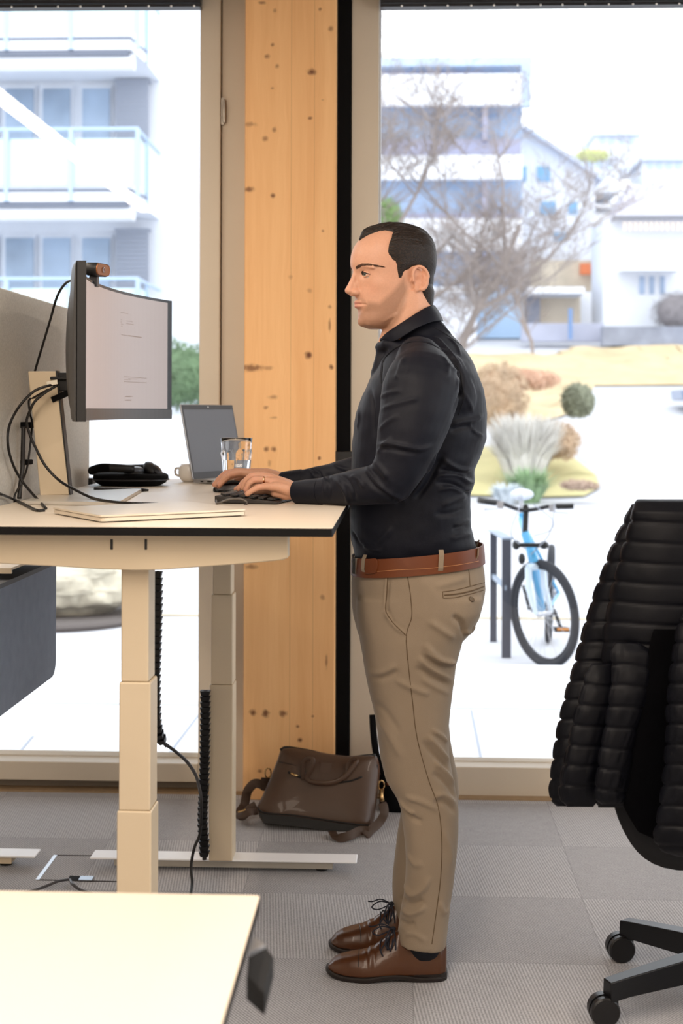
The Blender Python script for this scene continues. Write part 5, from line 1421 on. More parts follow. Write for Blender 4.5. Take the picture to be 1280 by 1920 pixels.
b.inputs['Roughness'].default_value = 0.48; b.inputs['Subsurface Weight'].default_value = 0.12; b.inputs['Subsurface Radius'].default_value = (0.012, 0.004, 0.002); b.inputs['Subsurface Scale'].default_value = 0.6
b.inputs['Specular IOR Level'].default_value = 0.4
bp = nt.nodes.new('ShaderNodeBump'); bp.inputs['Strength'].default_value = 0.12; bp.inputs['Distance'].default_value = 0.0008
nt.links.new(nz.outputs['Fac'], bp.inputs['Height']); nt.links.new(bp.outputs[0], b.inputs['Normal'])
part('body', body_me, ms_, man, smooth=True)
body_bvh = sc.bvh
def skin_at(x, y, z, d=(1, 0, 0)):
    """outermost skin point along a head-local direction"""
    o = H2W(x, y, z); dd = (HF*d[0]+HS*d[1]+Vector((0, 0, d[2]))).normalized()
    h = body_bvh.ray_cast(o+dd*0.08, -dd)
    return h[0] if h[0] is not None else o
# ---------------------------------------------------------------- eyes: ball, iris, lids
M_scl = mat('eye_white', (206, 196, 188), 0.25, coat=0.6); M_iris = mat('grey_green_iris', (92, 98, 88), 0.3, coat=0.8); M_pup = mat('pupil', (8, 8, 10), 0.2)
M_lid = mat('eyelid_skin', (200, 150, 124), 0.5); M_lash = mat('dark_lashes', (34, 22, 16), 0.7)
for sg in (1, -1):
    ec = (.0858, .0315*sg, .1375); r_ = .0122
    cw_ = H2W(*ec); Mh = Matrix((HF, HS, (0, 0, 1))).transposed()
    e = part('eye', MB().ell(cw_, r_, r_, r_, 24, 18, Mh), M_scl, man, smooth=True, label='eye on the near side' if sg > 0 else 'eye on the far side')
    look = Vector((1, .26, -.02)).normalized(); dw = (HF*look.x+HS*look.y+Vector((0, 0, look.z))).normalized()
    q = Matrix.Identity(3); zz_ = dw; xx_ = dw.cross(Vector((0, 0, 1))).normalized(); yy_ = zz_.cross(xx_)
    ir = MB(); rr = []
    for ang in (0.02, 0.2, 0.36, 0.47):
        rr.append([cw_+(dw*math.cos(ang)+(xx_*math.cos(2*PI*k/20)+yy_*math.sin(2*PI*k/20))*math.sin(ang))*(r_+.0003) for k in range(20)])
    io = ir.loft(rr).build('iris', M_iris, smooth=True); par(io, e)
    rr = [[cw_+(dw*math.cos(ang)+(xx_*math.cos(2*PI*k/14)+yy_*math.sin(2*PI*k/14))*math.sin(ang))*(r_+.0005) for k in range(14)] for ang in (0.02, 0.1, 0.19)]
    par(MB().loft(rr).build('pupil', M_pup, smooth=True), e)
    def lid_pt(az, el, rad):   # az across (towards the nose negative for sg=1)
        return H2W(ec[0]+rad*math.cos(el)*math.cos(az), ec[1]+rad*math.cos(el)*math.sin(az), ec[2]+rad*math.sin(el))
    for (nm, els, rad, th) in (('upper_eyelid', (0.0, 0.10, 0.30, 0.40, 0.30, 0.10, -.04), r_+.0012, .0016), ('lower_eyelid', (0.0, -.12, -.34, -.42, -.32, -.10, -.04), r_+.0010, .0014)):
        azs = [R(v) for v in (-88, -58, -32, 0, 30, 56, 90)] if sg > 0 else [R(v) for v in (88, 58, 32, 0, -30, -56, -90)]
        # lid as a curved sheet from the socket to the lid margin
        sheet = []
        for (az, el) in [(a, b2) for a, b2 in spl(list(zip(azs, els)), 5)]:
            up_ = 1 if nm[0] == 'u' else -1
            sheet.append([lid_pt(az, el+up_*de, rr_) for de, rr_ in ((0, r_+.0003), (0, rad), (.18, rad+.0004), (.40, rad-.0002), (.62, r_-.0008), (.45, r_-.0020), (.2, r_-.0006))])
        lo_ = part(nm, MB().loft(sheet), ms_, man, smooth=True)
        ca_ = lo_.data.color_attributes.new('skin_tone', 'FLOAT_COLOR', 'POINT'); ca_.data.foreach_set('color', [.590, .315, .205, 1.0]*len(lo_.data.vertices))
        if nm[0] == 'u':
            lp = [lid_pt(az, el-.02, rad+.0009) for az, el in spl(list(zip(azs, els)), 5)]
            part('eyelashes', MB().tube(lp, [.0003]+[.0009]*(len(lp)-2)+[.0003], 6), M_lash, man)

# ---------------------------------------------------------------- hair and brows: grown from the head surface
X, Y_, Z = head_grid(200, 260)
spx, spy = side_px(X, Y_, Z)
hair_poly = c4([(215, 60), (250, 196), (285, 180), (340, 160), (400, 142), (470, 140), (512, 156), (500, 190), (482, 240), (478, 300), (500, 345), (530, 365), (540, 420), (552, 474), (575, 478), (592, 432),
                (630, 412), (665, 392), (700, 386), (742, 400), (756, 450), (752, 520), (762, 590), (790, 640), (880, 660), (950, 300), (850, 60), (600, -40), (350, -40)])
sd_ = sdist(spx, spy, hair_poly)
fr_ = (Z-(.2255+.8*np.abs(Y_)))/PX
sd_ = np.where(X > .0, np.maximum(sd_, np.minimum(fr_, 30)), sd_)
def vnoise(X, Y, Z, s, seed=0.0):
    out = np.empty(X.shape)
    for i in range(X.shape[0]):
        for j in range(X.shape[1]): out[i, j] = noise.noise(Vector((X[i, j]*s[0]+seed, Y[i, j]*s[1], Z[i, j]*s[2])))
    return out
# strands are combed back: streaks run along x, vary across y / z
ph = np.arctan2(Y_, Z-.12)
fine = vnoise(X*18, ph*38, Z*0+X*0, (1, 1, 1))
fine2 = vnoise(X*30+5, ph*16, Z*20, (1, 1, 1))
jag = vnoise(X*160, Y_*160, Z*60, (1, 1, 1), 3)*2.2
mk = np.clip((sd_+jag)/3.2+0.35, 0, 1); mk = mk*mk*(3-2*mk)
top = np.clip((Z-.19)/.06, 0, 1); back_ = np.clip((-.02-X)/.08, 0, 1)
thick = .0045+.0060*top+.0062*back_*np.clip((Z-.10)/.08, 0, 1)+.0045*np.clip((X-.03)/.05, 0, 1)*top
thick = thick*np.clip(0.30+(sd_/16.0), 0.22, 1)+(fine*.0022+fine2*.0008)*(.30+1.2*top)
nX = X+.012; nY = Y_; nZ = Z-.115; nl = np.sqrt(nX**2+nY**2+nZ**2)+1e-9
off = np.where(mk > 0.0, mk*thick-(1-mk)*.006, -.006)
hm = grid_mb(X+nX/nl*off, Y_+nY/nl*off, Z+nZ/nl*off)
M_hair = bpy.data.materials.new('dark_brown_hair'); M_hair.use_nodes = True
nt = M_hair.node_tree; b = nt.nodes['Principled BSDF']; b.inputs['Roughness'].default_value = 0.40; b.inputs['Specular IOR Level'].default_value = 0.3
b.inputs['Anisotropic'].default_value = 0.5
tc = nt.nodes.new('ShaderNodeTexCoord'); mp = nt.nodes.new('ShaderNodeMapping'); mp.inputs['Location'].default_value = tuple(-v for v in HO)
mp.vector_type = 'POINT'; nt.links.new(tc.outputs['Object'], mp.inputs[0])
m2 = nt.nodes.new('ShaderNodeMapping'); m2.inputs['Rotation'].default_value = (0, 0, -YAW); m2.inputs['Scale'].default_value = (60, 700, 420); nt.links.new(mp.outputs[0], m2.inputs[0])
nz = nt.nodes.new('ShaderNodeTexNoise'); nz.inputs['Scale'].default_value = 1.0; nz.inputs['Detail'].default_value = 3; nt.links.new(m2.outputs[0], nz.inputs['Vector'])
cr = nt.nodes.new('ShaderNodeValToRGB'); cr.color_ramp.elements[0].position = .40; cr.color_ramp.elements[0].color = lin((9, 6, 5)); cr.color_ramp.elements[1].position = .66; cr.color_ramp.elements[1].color = lin((50, 34, 23))
nt.links.new(nz.outputs['Fac'], cr.inputs[0]); nt.links.new(cr.outputs[0], b.inputs['Base Color'])
bp = nt.nodes.new('ShaderNodeBump'); bp.inputs['Strength'].default_value = 0.9; bp.inputs['Distance'].default_value = 0.002; nt.links.new(nz.outputs['Fac'], bp.inputs['Height']); nt.links.new(bp.outputs[0], b.inputs['Normal'])
part('hair', hm, M_hair, man, smooth=True)
# cropped hair running down the nape
nh = MB(); rows = []
for i in range(15):
    t = i/14; py = 534+40*t; half = R(54-16*t**1.5); rr_ = .0668+.0030*(1-t**3)-.0012*t-.006*max(0, 1-t/.3); cxp = 764
    ring = []
    for k in range(21):
        a = -half+2*half*k/20; q = rr_*(1-.12*(abs(k-10)/10)**6); ring.append(Mp(cxp, py)+Vector((q*math.cos(a), q*.93*math.sin(a), 0))+Vector((.0006*noise.noise(Vector((k*2.1, i*.7, 0))), 0, 0)))
    for k in range(20, -1, -1):
        a = -half+2*half*k/20; ring.append(Mp(cxp, py)+Vector(((rr_-.012)*math.cos(a), (rr_-.012)*.93*math.sin(a), 0)))
    rows.append(ring)
part('nape_hair', nh.loft(rows), M_hair, man, smooth='auto')
# eyebrows: short overlapping hairs laid on the brow skin
for sg in (1, -1):
    br_ = MB(); rnd = random.Random(5)
    cen = spl([(.013, .1540), (.022, .1575), (.035, .1610), (.050, .1605), (.063, .1550)], 10)
    for i in range(420):
        t = rnd.random(); q = cen[int(t*(len(cen)-1))]; wd = .0042*(1-.7*t)*min(1, .6+t*3)
        y = q[0]; z = q[1]+rnd.uniform(-wd, wd)
        p = skin_at(.06, y*sg, z); p2 = skin_at(.06, (y+.0045)*sg, z+.0012*(1-2*t)+rnd.uniform(-.0006, .0008))
        n_ = HF*0.0007
        br_.tube([p-HF*.0003, (p+p2)/2+n_, p2+n_*.3], [.0004, .00035, .00012], 4)
    part('eyebrow', br_, mat('brow_hair', (74, 50, 36), 0.6), man)
# fingernails
M_nail = mat('fingernail', (214, 160, 140), 0.3, coat=0.4)
for (A1, B1) in (((472, 920, -.093), (463.5, 926.5, -.093)), ((467, 907, -.071), (461.5, 919, -.071)), ((461, 901, -.047), (455, 915, -.047)), ((455, 906, -.020), (447, 917, -.020)),
               ((420, 898, .353), (411.5, 908, .352)), ((411, 898, .377), (402.5, 909, .376)), ((416, 904, .405), (410, 913, .405))):
    p0, p1 = Mp(*A1), Mp(*B1); ax = (p1-p0).normalized(); q = Vector((ax.z, 0, -ax.x)); q = -q if q.z < 0 else q
    q = (q-ax*q.dot(ax)).normalized(); hit = body_bvh.ray_cast(p1+q*.03, -q)
    if hit[0] is None: continue
    n_ = hit[1]; ax2 = (ax-n_*ax.dot(n_)).normalized(); sd2 = n_.cross(ax2)
    part('fingernail', MB().ell(hit[0]-n_*.0004, .0062, .0045, .0011, 14, 8, Matrix((ax2, sd2, n_)).transposed()), M_nail, man, smooth=True)
# wedding ring on the near hand
a_ = Mp(494, 900.3, -.0665); bdir = (Mp(477, 900, -.070)-Mp(512, 903, -.063)).normalized(); xx_ = bdir.orthogonal().normalized(); yy_ = bdir.cross(xx_)
rr = []
for k in range(32):
    d = xx_*math.cos(2*PI*k/32)+yy_*math.sin(2*PI*k/32); rr.append([a_+d*.0098-bdir*.0025, a_+d*.0112-bdir*.0022, a_+d*.0112+bdir*.0022, a_+d*.0098+bdir*.0025])
rr.append(rr[0]); part('finger_ring', MB().loft(rr, cap=False), mat('rose_gold', (226, 168, 128), 0.2, 1.0), man, smooth=True)

# ---------------------------------------------------------------- clothes
def tring(yf, yb, xf, xb, hw, off=0.0, n=40, ex=0.86, egg=0.0):
    A, B = Mp(xf, yf, off), Mp(xb, yb, off); c = (A+B)/2; h = (B-A)/2; out = []
    for k in range(n):
        a = 2*PI*k/n; ca, sa = math.cos(a), math.sin(a)
        out.append(c+h*(math.copysign(abs(ca)**ex, ca))+FW*(hw*math.copysign(abs(sa)**ex, sa)*(1+egg*ca)))
    return out
sh = MB()
TR = [(1056, 1030, 668, 893, .150), (1040, 1016, 664, 889, .155), (1024, 1003, 660, 886, .160), (1002, 985, 656.5, 880, .163), (963, 955, 656, 880, .166), (926, 926, 656.5, 880, .168), (901, 901, 657, 889, .170),
      (880, 880, 658, 888, .172), (860, 860, 659, 898, .176), (821, 821, 661, 910.5, .182), (776, 776, 666, 911.5, .190), (740, 734, 679, 906, .195), (712, 704, 693, 896, .192), (690, 680, 707, 887, .175),
      (672, 658, 716, 873, .140), (656, 640, 724, 858, .105), (644, 624, 730, 844, .080), (636, 610, 733, 834, .074), (629, 599, 737, 824, .066), (622, 590, 741, 816, .060)]
sh.loft([tring(*r, n=48, ex=0.84 if r[0] > 700 else 0.95) for r in TR])
# shoulders
for s in (-1, 1):
    sh.cap_chain([Mp(782, 664, .070*s), Mp(786, 676, .125*s), Mp(790, 702, .172*s)], [.048, .062, .078])
    sh.cap_chain([Mp(800, 672, .06*s), Mp(830, 700, .12*s), Mp(850, 745, .13*s)], [.05, .06, .06])
# sleeves
def slv(pts):
    P = spl(pts, 4); sh.tube([Mp(*p[:3]) for p in P], [p[3] for p in P], 28)
slv([(792, 700, -.120, .050), (792, 703, -.165, .078), (789, 726, -.205, .094), (783, 762, -.222, .0925), (772, 802, -.235, .0850), (760, 842, -.242, .0740), (748, 874, -.243, .0640), (733, 899, -.240, .0600)])
sh.cap_chain([Mp(748, 878, -.243), Mp(738, 900, -.240), Mp(712, 908, -.224), Mp(680, 912, -.195)], [.055, .0575, .0510, .0470])
sh.cap_chain([Mp(753, 905, -.236), Mp(745, 912, -.236)], [.030, .030])
slv([(735, 902, -.238, .0560), (700, 909, -.212, .0500), (665, 914, -.176, .0450), (630, 918, -.138, .0385), (600, 920.5, -.112, .0330), (578, 922, -.092, .0295), (556.5, 922.5, -.074, .0283)])
slv([(784, 700, .120, .050), (783, 703, .165, .078), (778, 740, .205, .085), (766, 800, .235, .078), (752, 860, .27, .066), (742, 886, .29, .062)])
slv([(744, 886, .292, .060), (700, 886, .312, .055), (660, 890, .330, .050), (615, 897, .352, .0415), (570, 902, .368, .0345), (522, 905, .377, .0285)])
sh.cap_chain([Mp(724, 645, -.034), Mp(714, 651, 0), Mp(724, 645, .034)], [.013, .0165, .013]); sh.cap_chain([Mp(738, 648, -.045), Mp(750, 652, -.055)], [.017, .018]); sh.cap_chain([Mp(738, 648, .045), Mp(750, 652, .055)], [.017, .018])
sh.cap_chain([Mp(716, 652), Mp(718, 672), Mp(716, 700)], [.015, .022, .03])
shirt_me = fuse(sh, 0.0042, 7, 0.5)
sc = Sculpt(shirt_me)
def c6(pts): return [(620+a/3.097, 640+b/3.097) for a, b in pts]
def c4l(pts): return [(600+a/3.765, 400+b/3.765) for a, b in pts]
FOLD = [  # (points in the crop, radius, height)
 (c6([(285, 325), (340, 300), (420, 285)]), .007, .0035), (c6([(280, 400), (350, 375), (450, 345), (520, 330)]), .008, .0035), (c6([(275, 520), (330, 470), (400, 430)]), .008, .0030),
 (c6([(265, 600), (340, 595), (430, 610), (520, 625), (600, 600)]), .006, .0060), (c6([(265, 625), (340, 622), (430, 640), (520, 650)]), .007, -.0050),
 (c6([(262, 650), (310, 600), (360, 560)]), .007, .004), (c6([(240, 690), (290, 740), (330, 800)]), .009, .004), (c6([(205, 720), (230, 770), (300, 850), (380, 900), (440, 935)]), .007, .0055),
 (c6([(195, 760), (250, 840), (340, 905), (430, 950)]), .009, -.0060), (c6([(460, 915), (520, 820), (570, 730), (620, 640)]), .007, .0050), (c6([(490, 920), (560, 830), (610, 740), (660, 640)]), .010, -.0070),
 (c6([(660, 130), (720, 170), (760, 210)]), .006, .003), (c6([(620, 30), (690, 90), (745, 160), (760, 220), (740, 320), (700, 420)]), .007, -.0055), (c6([(640, 40), (700, 120), (735, 200), (720, 300)]), .009, .004),
 (c6([(690, 490), (750, 470), (830, 455), (890, 430)]), .007, .0055), (c6([(690, 520), (760, 500), (840, 490)]), .008, -.004), (c6([(800, 470), (830, 520), (890, 560)]), .006, .004), (c6([(750, 260), (790, 330), (830, 420)]), .008, .0035),
 (c6([(640, 680), (700, 720), (760, 745), (830, 740)]), .007, .0060), (c6([(620, 740), (700, 760), (780, 770), (840, 800)]), .007, -.0060), (c6([(600, 790), (680, 770), (740, 780), (800, 820), (845, 815)]), .006, .0065),
 (c6([(600, 820), (700, 830), (770, 870), (800, 885)]), .007, -.0060), (c6([(620, 870), (700, 850), (770, 870), (830, 840)]), .006, .0055), (c6([(640, 960), (720, 920), (790, 900)]), .008, .004),
 (c6([(600, 1000), (700, 1000), (800, 960)]), .009, -.004), (c6([(710, 1070), (760, 1050), (806, 1040)]), .006, .0055), (c6([(700, 1090), (760, 1078), (810, 1065)]), .006, -.005), (c6([(690, 1150), (760, 1130), (825, 1125)]), .008, .004),
 (c6([(250, 1180), (300, 1140), (360, 1080)]), .009, .004), (c6([(150, 1150), (220, 1200), (300, 1215)]), .008, .004), (c6([(120, 1100), (160, 1160), (200, 1190)]), .007, -.004),
 (c6([(20, 790), (60, 840), (90, 900), (100, 950)]), .006, .0040), (c6([(40, 770), (90, 800), (130, 870), (140, 930)]), .006, -.0040), (c6([(110, 780), (160, 800), (190, 860)]), .007, .0040),
 (c6([(150, 350), (165, 420), (150, 520)]), .010, .003), (c6([(215, 250), (240, 330), (250, 450), (255, 560)]), .010, -.004),
 (c4l([(800, 865), (870, 930), (940, 1010), (1000, 1090)]), .007, .0045), (c4l([(830, 760), (900, 830), (960, 880)]), .006, .003), (c4l([(900, 870), (960, 930), (990, 1000)]), .006, .0035),
 (c4l([(690, 905), (610, 915), (520, 960), (450, 1030), (435, 1110), (430, 1200)]), .004, -.0030), (c4l([(690, 905), (780, 925), (860, 970), (930, 1040), (985, 1120), (1000, 1200)]), .004, -.0030),
 (c4l([(600, 1000), (560, 1100), (540, 1180)]), .010, .0035), (c4l([(860, 1000), (900, 1080), (890, 1160)]), .009, .0035),
 ([(600, 885), (608, 900), (606, 930)], .005, .003), ([(612, 888), (620, 905), (618, 938)], .006, -.0035), ([(570, 880), (583, 884), (590, 896)], .006, .004), ([(580, 877), (596, 884), (604, 895)], .005, -.004), ([(622, 868), (640, 878), (655, 880)], .006, .004),
]
for pts, r_, a_ in FOLD: sc.stroke(pts, r_*0.75, a_*1.2)
nn = np.array([noise.noise(Vector(c)*9)*.0022+noise.noise(Vector((c[0]*22, c[1]*22, c[2]*34)))*.0016 for c in sc.co])
sc.disp += nn
sc.apply()
# keep the shirt from dipping below the desk edge
shirt = part('shirt', shirt_me, M_shirt, man, smooth=True)
shirt_sc = sc
# cuffs
def cuff(pts, r, name='cuff'):
    P = [Mp(*p) for p in pts]; mb = MB(); n = 36
    t = (P[-1]-P[0]).normalized(); a = Vector((0, 0, 1)); a = (a-t*a.dot(t)).normalized(); b2 = t.cross(a)
    prof = [(0, r[0]-.003), (0, r[0]), (.5, (r[0]+r[1])/2+.0004), (1, r[1]), (1, r[1]-.003), (.5, r[1]-.003)]
    rings = [[P[0].lerp(P[-1], s)+(a*math.cos(2*PI*k/n)+b2*math.sin(2*PI*k/n)*1.03)*q for k in range(n)] for s, q in prof]
    rings.append(rings[0]); mb.loft(rings, cap=False)
    o = mb.build(name, M_shirt, None, smooth='auto'); par(o, shirt); return o
cuff([(602, 921, -.113), (555.5, 923, -.0735)], [.0335, .0292])
cuff([(566, 902, .369), (520, 905, .3775)], [.0345, .0288])
# collar: stand and folded leaf, open at the front
def collar():
    T_ = [(712, 636, -.016), (722, 625, -.036), (735, 615.5, -.052), (765, 596, -.068), (790, 580.5, -.060), (806, 573, -.038), (814, 571, 0)]
    L_ = [(712.5, 640, -.020), (728, 641, -.046), (745, 638.5, -.072), (776, 619, -.096), (804, 606, -.086), (824, 602, -.048), (832, 604, 0)]
    def full(Q):
        q = spl(Q, 5); return [tuple(v) for v in q]+[(v[0], v[1], -v[2]) for v in q[::-1][1:]]
    T_, L_ = full(T_), full(L_); mb = MB(); rings = []
    for (a, b2) in zip(T_, L_):
        t_ = Mp(*a); l_ = Mp(*b2); c_ = Mp(766, (a[1]+b2[1])/2, 0)
        o_ = (l_-c_); o_.z = 0; o_ = o_.normalized()
        inn = t_.lerp(l_, .9)-o_*.020; inn.z = l_.z+.004
        rings.append([inn, t_-o_*.005-Vector((0, 0, .004)), t_-o_*.0015, t_+o_*.0018-Vector((0, 0, .0015)), t_.lerp(l_, .5)+o_*.0045, l_+o_*.0008, l_-o_*.0014, t_.lerp(l_, .5)+o_*.0015, t_-o_*.0005-Vector((0, 0, .006))])
    mb.loft(rings); return mb
co_me = collar().mesh('collar')
co_ = link('collar', co_me, mat('navy_cotton'), None, smooth='auto'); par(co_, shirt)
sb_ = co_.modifiers.new('s', 'SUBSURF'); sb_.levels = 1; sb_.render_levels = 1
# trousers
tz = MB()
HP = [(1050, 1026, 664, 897, .158), (1062, 1040, 663, 902, .164), (1085, 1075, 660, 908, .172), (1110, 1104, 658.5, 909.5, .178), (1135, 1130, 659, 905, .182), (1155, 1155, 662, 898, .182), (1175, 1178, 667, 886, .178), (1190, 1196, 672, 870, .16)]
tz.loft([tring(*r, n=48, ex=0.86) for r in HP])
LEG = [(1120, 668, 905), (1150, 668, 901), (1180, 672, 884), (1200, 677, 868), (1246, 682, 855.5), (1290, 690, 849), (1324, 698, 844.5), (1370, 706, 840), (1420, 712, 843), (1462, 722, 850.5), (1496, 743, 857), (1520, 752, 859.5), (1561, 757, 858.5), (1607, 760, 855),
       (1643, 760, 851), (1678, 757, 847), (1700, 752, 844), (1720, 748.5, 842), (1749, 744.5, 837.5), (1772, 743, 834.5)]
LW = [.090, .092, .092, .092, .088, .084, .081, .077, .072, .068, .066, .065, .064, .061, .058, .056, .056, .055, .056, .056]
LO = [-.088, -.089, -.090, -.091, -.092, -.093, -.094, -.096, -.098, -.099, -.100, -.100, -.100, -.100, -.100, -.100, -.100, -.100, -.100, -.100]
def legm(sgn, dx, hem):
    rings = []
    for (py, a, b), w_, o_ in zip(LEG, LW, LO):
        ddx = dx(py); k_ = 1.0
        tilt = 7 if py > 1740 else 0
        rings.append(tring(py+hem-tilt*0.6, py+hem+tilt*.6, a+ddx[0], b+ddx[1], w_, -o_*sgn if sgn > 0 else o_, n=36, ex=0.92))
    tz.loft(rings)
legm(-1, lambda y: (0, 0), 0)
legm(1, lambda y: (np.interp(y, [1100, 1200, 1290, 1400, 1480, 1560, 1620, 1680, 1780], [-9, -9, -4, -1, -2, -5, -19, -20, -2]), np.interp(y, [1100, 1290, 1400, 1500, 1640, 1780], [-14, -6, 1, 2, -6, -14])), -38)
tr_me = fuse(tz, 0.0048, 5, 0.5)
sc = Sculpt(tr_me)
def c7(pts): return [(580+a/2.824, 1200+b/2.824) for a, b in pts]
FT = [
 (c6([(310, 1560), (340, 1610), (370, 1650), (435, 1705)]), .005, .0055), (c6([(325, 1340), (318, 1450), (312, 1560)]), .004, .003), (c6([(345, 1350), (330, 1450), (325, 1550), (370, 1640), (440, 1690)]), .004, -.0045),
 (c6([(700, 1590), (760, 1640), (780, 1720)]), .008, -.007), (c6([(560, 1620), (650, 1680), (730, 1730)]), .009, .004), (c6([(540, 1760), (640, 1850), (730, 1870)]), .007, .006), (c6([(520, 1800), (620, 1880), (720, 1900)]), .007, -.005),
 (c6([(600, 1430), (700, 1400), (800, 1370)]), .010, .003), (c6([(780, 1690), (810, 1690), (840, 1640)]), .006, .004),
 (c7([(575, 90), (640, 150), (760, 215)]), .007, .0060), (c7([(600, 60), (680, 105), (775, 125)]), .006, .0055), (c7([(560, 140), (640, 190), (750, 245)]), .007, -.0055), (c7([(450, 210), (560, 260), (640, 290)]), .008, .004),
 (c7([(590, 200), (650, 240), (745, 290)]), .008, .0035), (c7([(640, 470), (700, 510), (730, 545)]), .006, .005), (c7([(620, 500), (690, 580), (745, 650)]), .007, .0060), (c7([(600, 530), (670, 620), (740, 690)]), .007, -.0055),
 (c7([(660, 640), (720, 700), (770, 770)]), .008, .0055), (c7([(650, 700), (720, 760), (780, 840)]), .008, -.0050), (c7([(660, 830), (710, 820), (775, 870)]), .007, .005), (c7([(650, 870), (710, 860), (780, 920)]), .008, -.004),
 (c7([(470, 840), (520, 900), (560, 920)]), .006, .005), (c7([(480, 880), (560, 950), (600, 960)]), .007, -.005), (c7([(500, 830), (600, 860), (680, 900)]), .008, .004),
 (c7([(350, 400), (430, 520), (500, 640)]), .012, .003), (c7([(330, 330), (400, 380), (480, 500)]), .012, -.003), (c7([(300, 170), (380, 175), (460, 130)]), .009, .004), (c7([(310, 200), (400, 195), (480, 160)]), .009, -.004),
 (c7([(510, 1130), (560, 1190), (600, 1180)]), .008, .0035), (c7([(500, 1290), (540, 1350), (600, 1320), (640, 1250)]), .008, .0060), (c7([(480, 1360), (540, 1400), (610, 1380)]), .008, -.006), (c7([(480, 1420), (540, 1450), (620, 1410)]), .008, .0055),
 (c7([(470, 1480), (520, 1510), (560, 1500)]), .008, -.005), (c7([(500, 1560), (560, 1560), (620, 1600)]), .006, .003), (c7([(690, 1380), (710, 1440), (740, 1430)]), .008, .004), (c7([(700, 1000), (740, 1100), (750, 1200)]), .010, .003),
]
for pts, r_, a_ in FT: sc.stroke(pts, r_*.85, a_*1.5)
sc.disp += np.array([noise.noise(Vector((c[0]*11, c[1]*11, c[2]*7)))*.0026+noise.noise(Vector((c[0]*26, c[1]*26, c[2]*20)))*.0010 for c in sc.co])
sc.apply()
trs = part('trousers', tr_me, M_chino, man, smooth=True)
tsc = sc
def seam(sc_, pts, m, r=0.0009, name='seam', parent=None, lift=0.0003, closed=False):
    L = sc_.line(pts, 6)
    if len(L) < 3: return
    o = MB().tube([h+n*lift for h, n in L], r, 6).build(name, m, None); par(o, parent); return o
seam(tsc, c6([(440, 1345), (455, 1420), (465, 1500), (470, 1600), (440, 1700), (445, 1850)])+c7([(512, 0), (525, 150), (545, 320), (570, 520), (630, 740), (680, 880), (700, 1050), (695, 1250), (670, 1450), (648, 1610)]), M_stitch, .0011, 'side_seam', trs)
seam(tsc, c6([(330, 1345), (325, 1450), (318, 1560), (350, 1620), (375, 1650), (437, 1708)]), M_stitch, .0013, 'pocket_edge', trs)
for q in ([(648, 1455), (720, 1445), (800, 1425), (893, 1400)], [(652, 1492), (720, 1488), (800, 1470), (888, 1445)], [(648, 1455), (652, 1492)], [(660, 1474), (740, 1466), (820, 1448), (888, 1424)]):
    seam(tsc, c6(q), M_stitch, .0010 if q[0][1] != 1474 else .0018, 'back_pocket_welt', trs)
seam(tsc, c6([(785, 1290), (800, 1330), (808, 1420)]), M_stitch, .0009, 'dart_seam', trs)
h_, n_ = tsc.hit(620+816/3.097, 640+1500/3.097)
if h_ is not None:
    xx_ = n_.orthogonal().normalized(); yy_ = n_.cross(xx_); rr = []
    for q, z in ((.0001, .0035), (.004, .0035), (.0065, .0042), (.0078, .0030), (.0078, .001), (.0001, .001)): rr.append([h_+n_*z+(xx_*math.cos(2*PI*k/20)+yy_*math.sin(2*PI*k/20))*q for k in range(20)])
    par(MB().loft(rr).build('pocket_button', mat('horn_button', (92, 76, 56), 0.4)), trs)
M_ssm = mat('navy_seam', (4, 5, 10), 0.9)
seam(shirt_sc, c4l([(690, 905), (610, 915), (520, 960), (460, 1020), (438, 1110), (432, 1200)]), M_ssm, .0008, 'armhole_seam', shirt)
seam(shirt_sc, c4l([(690, 905), (780, 925), (860, 970), (930, 1040), (985, 1120), (1000, 1200)])+c6([(770, 330), (740, 430)]), M_ssm, .0008, 'armhole_seam', shirt)
seam(shirt_sc, c4l([(790, 800), (880, 850), (960, 905), (1000, 935)]), M_ssm, .0007, 'yoke_seam', shirt)
# belt
bt = MB(); rings = []; n = 72
for (z_, grow) in ((0, .0045), (0, .0085), (.5, .0092), (1, .0085), (1, .0045)):
    yf, yb2 = 1076-34*z_, 1053-34*z_
    rg = tring(yf, yb2, 663+2*z_, 902.5-3*z_, .166-.002*z_, n=n, ex=0.86); c = sum(rg, Vector())/n
    rings.append([p+(Vector((p.x-c.x, p.y-c.y, 0)).normalized())*grow for p in rg])
rings.append(rings[0]); bt.loft(rings, cap=False)
belt = part('belt', bt, M_belt, man, smooth='auto')
belt_sc = Sculpt(belt.data)
def bseam(pts, name, m, r): 
    L = belt_sc.line(pts, 8)
    if len(L) > 2: par(MB().tube([h+n*.0002 for h, n in L], r, 5).build(name, m), belt)
bseam([(690, 1073), (740, 1069), (800, 1066), (860, 1059), (897, 1052)], 'belt_stitching', mat('tan_thread', (196, 138, 88), 0.7), .0005)
bseam([(690, 1045), (740, 1042), (800, 1038), (860, 1029), (895, 1022)], 'belt_stitching', mat('tan_thread'), .0005)
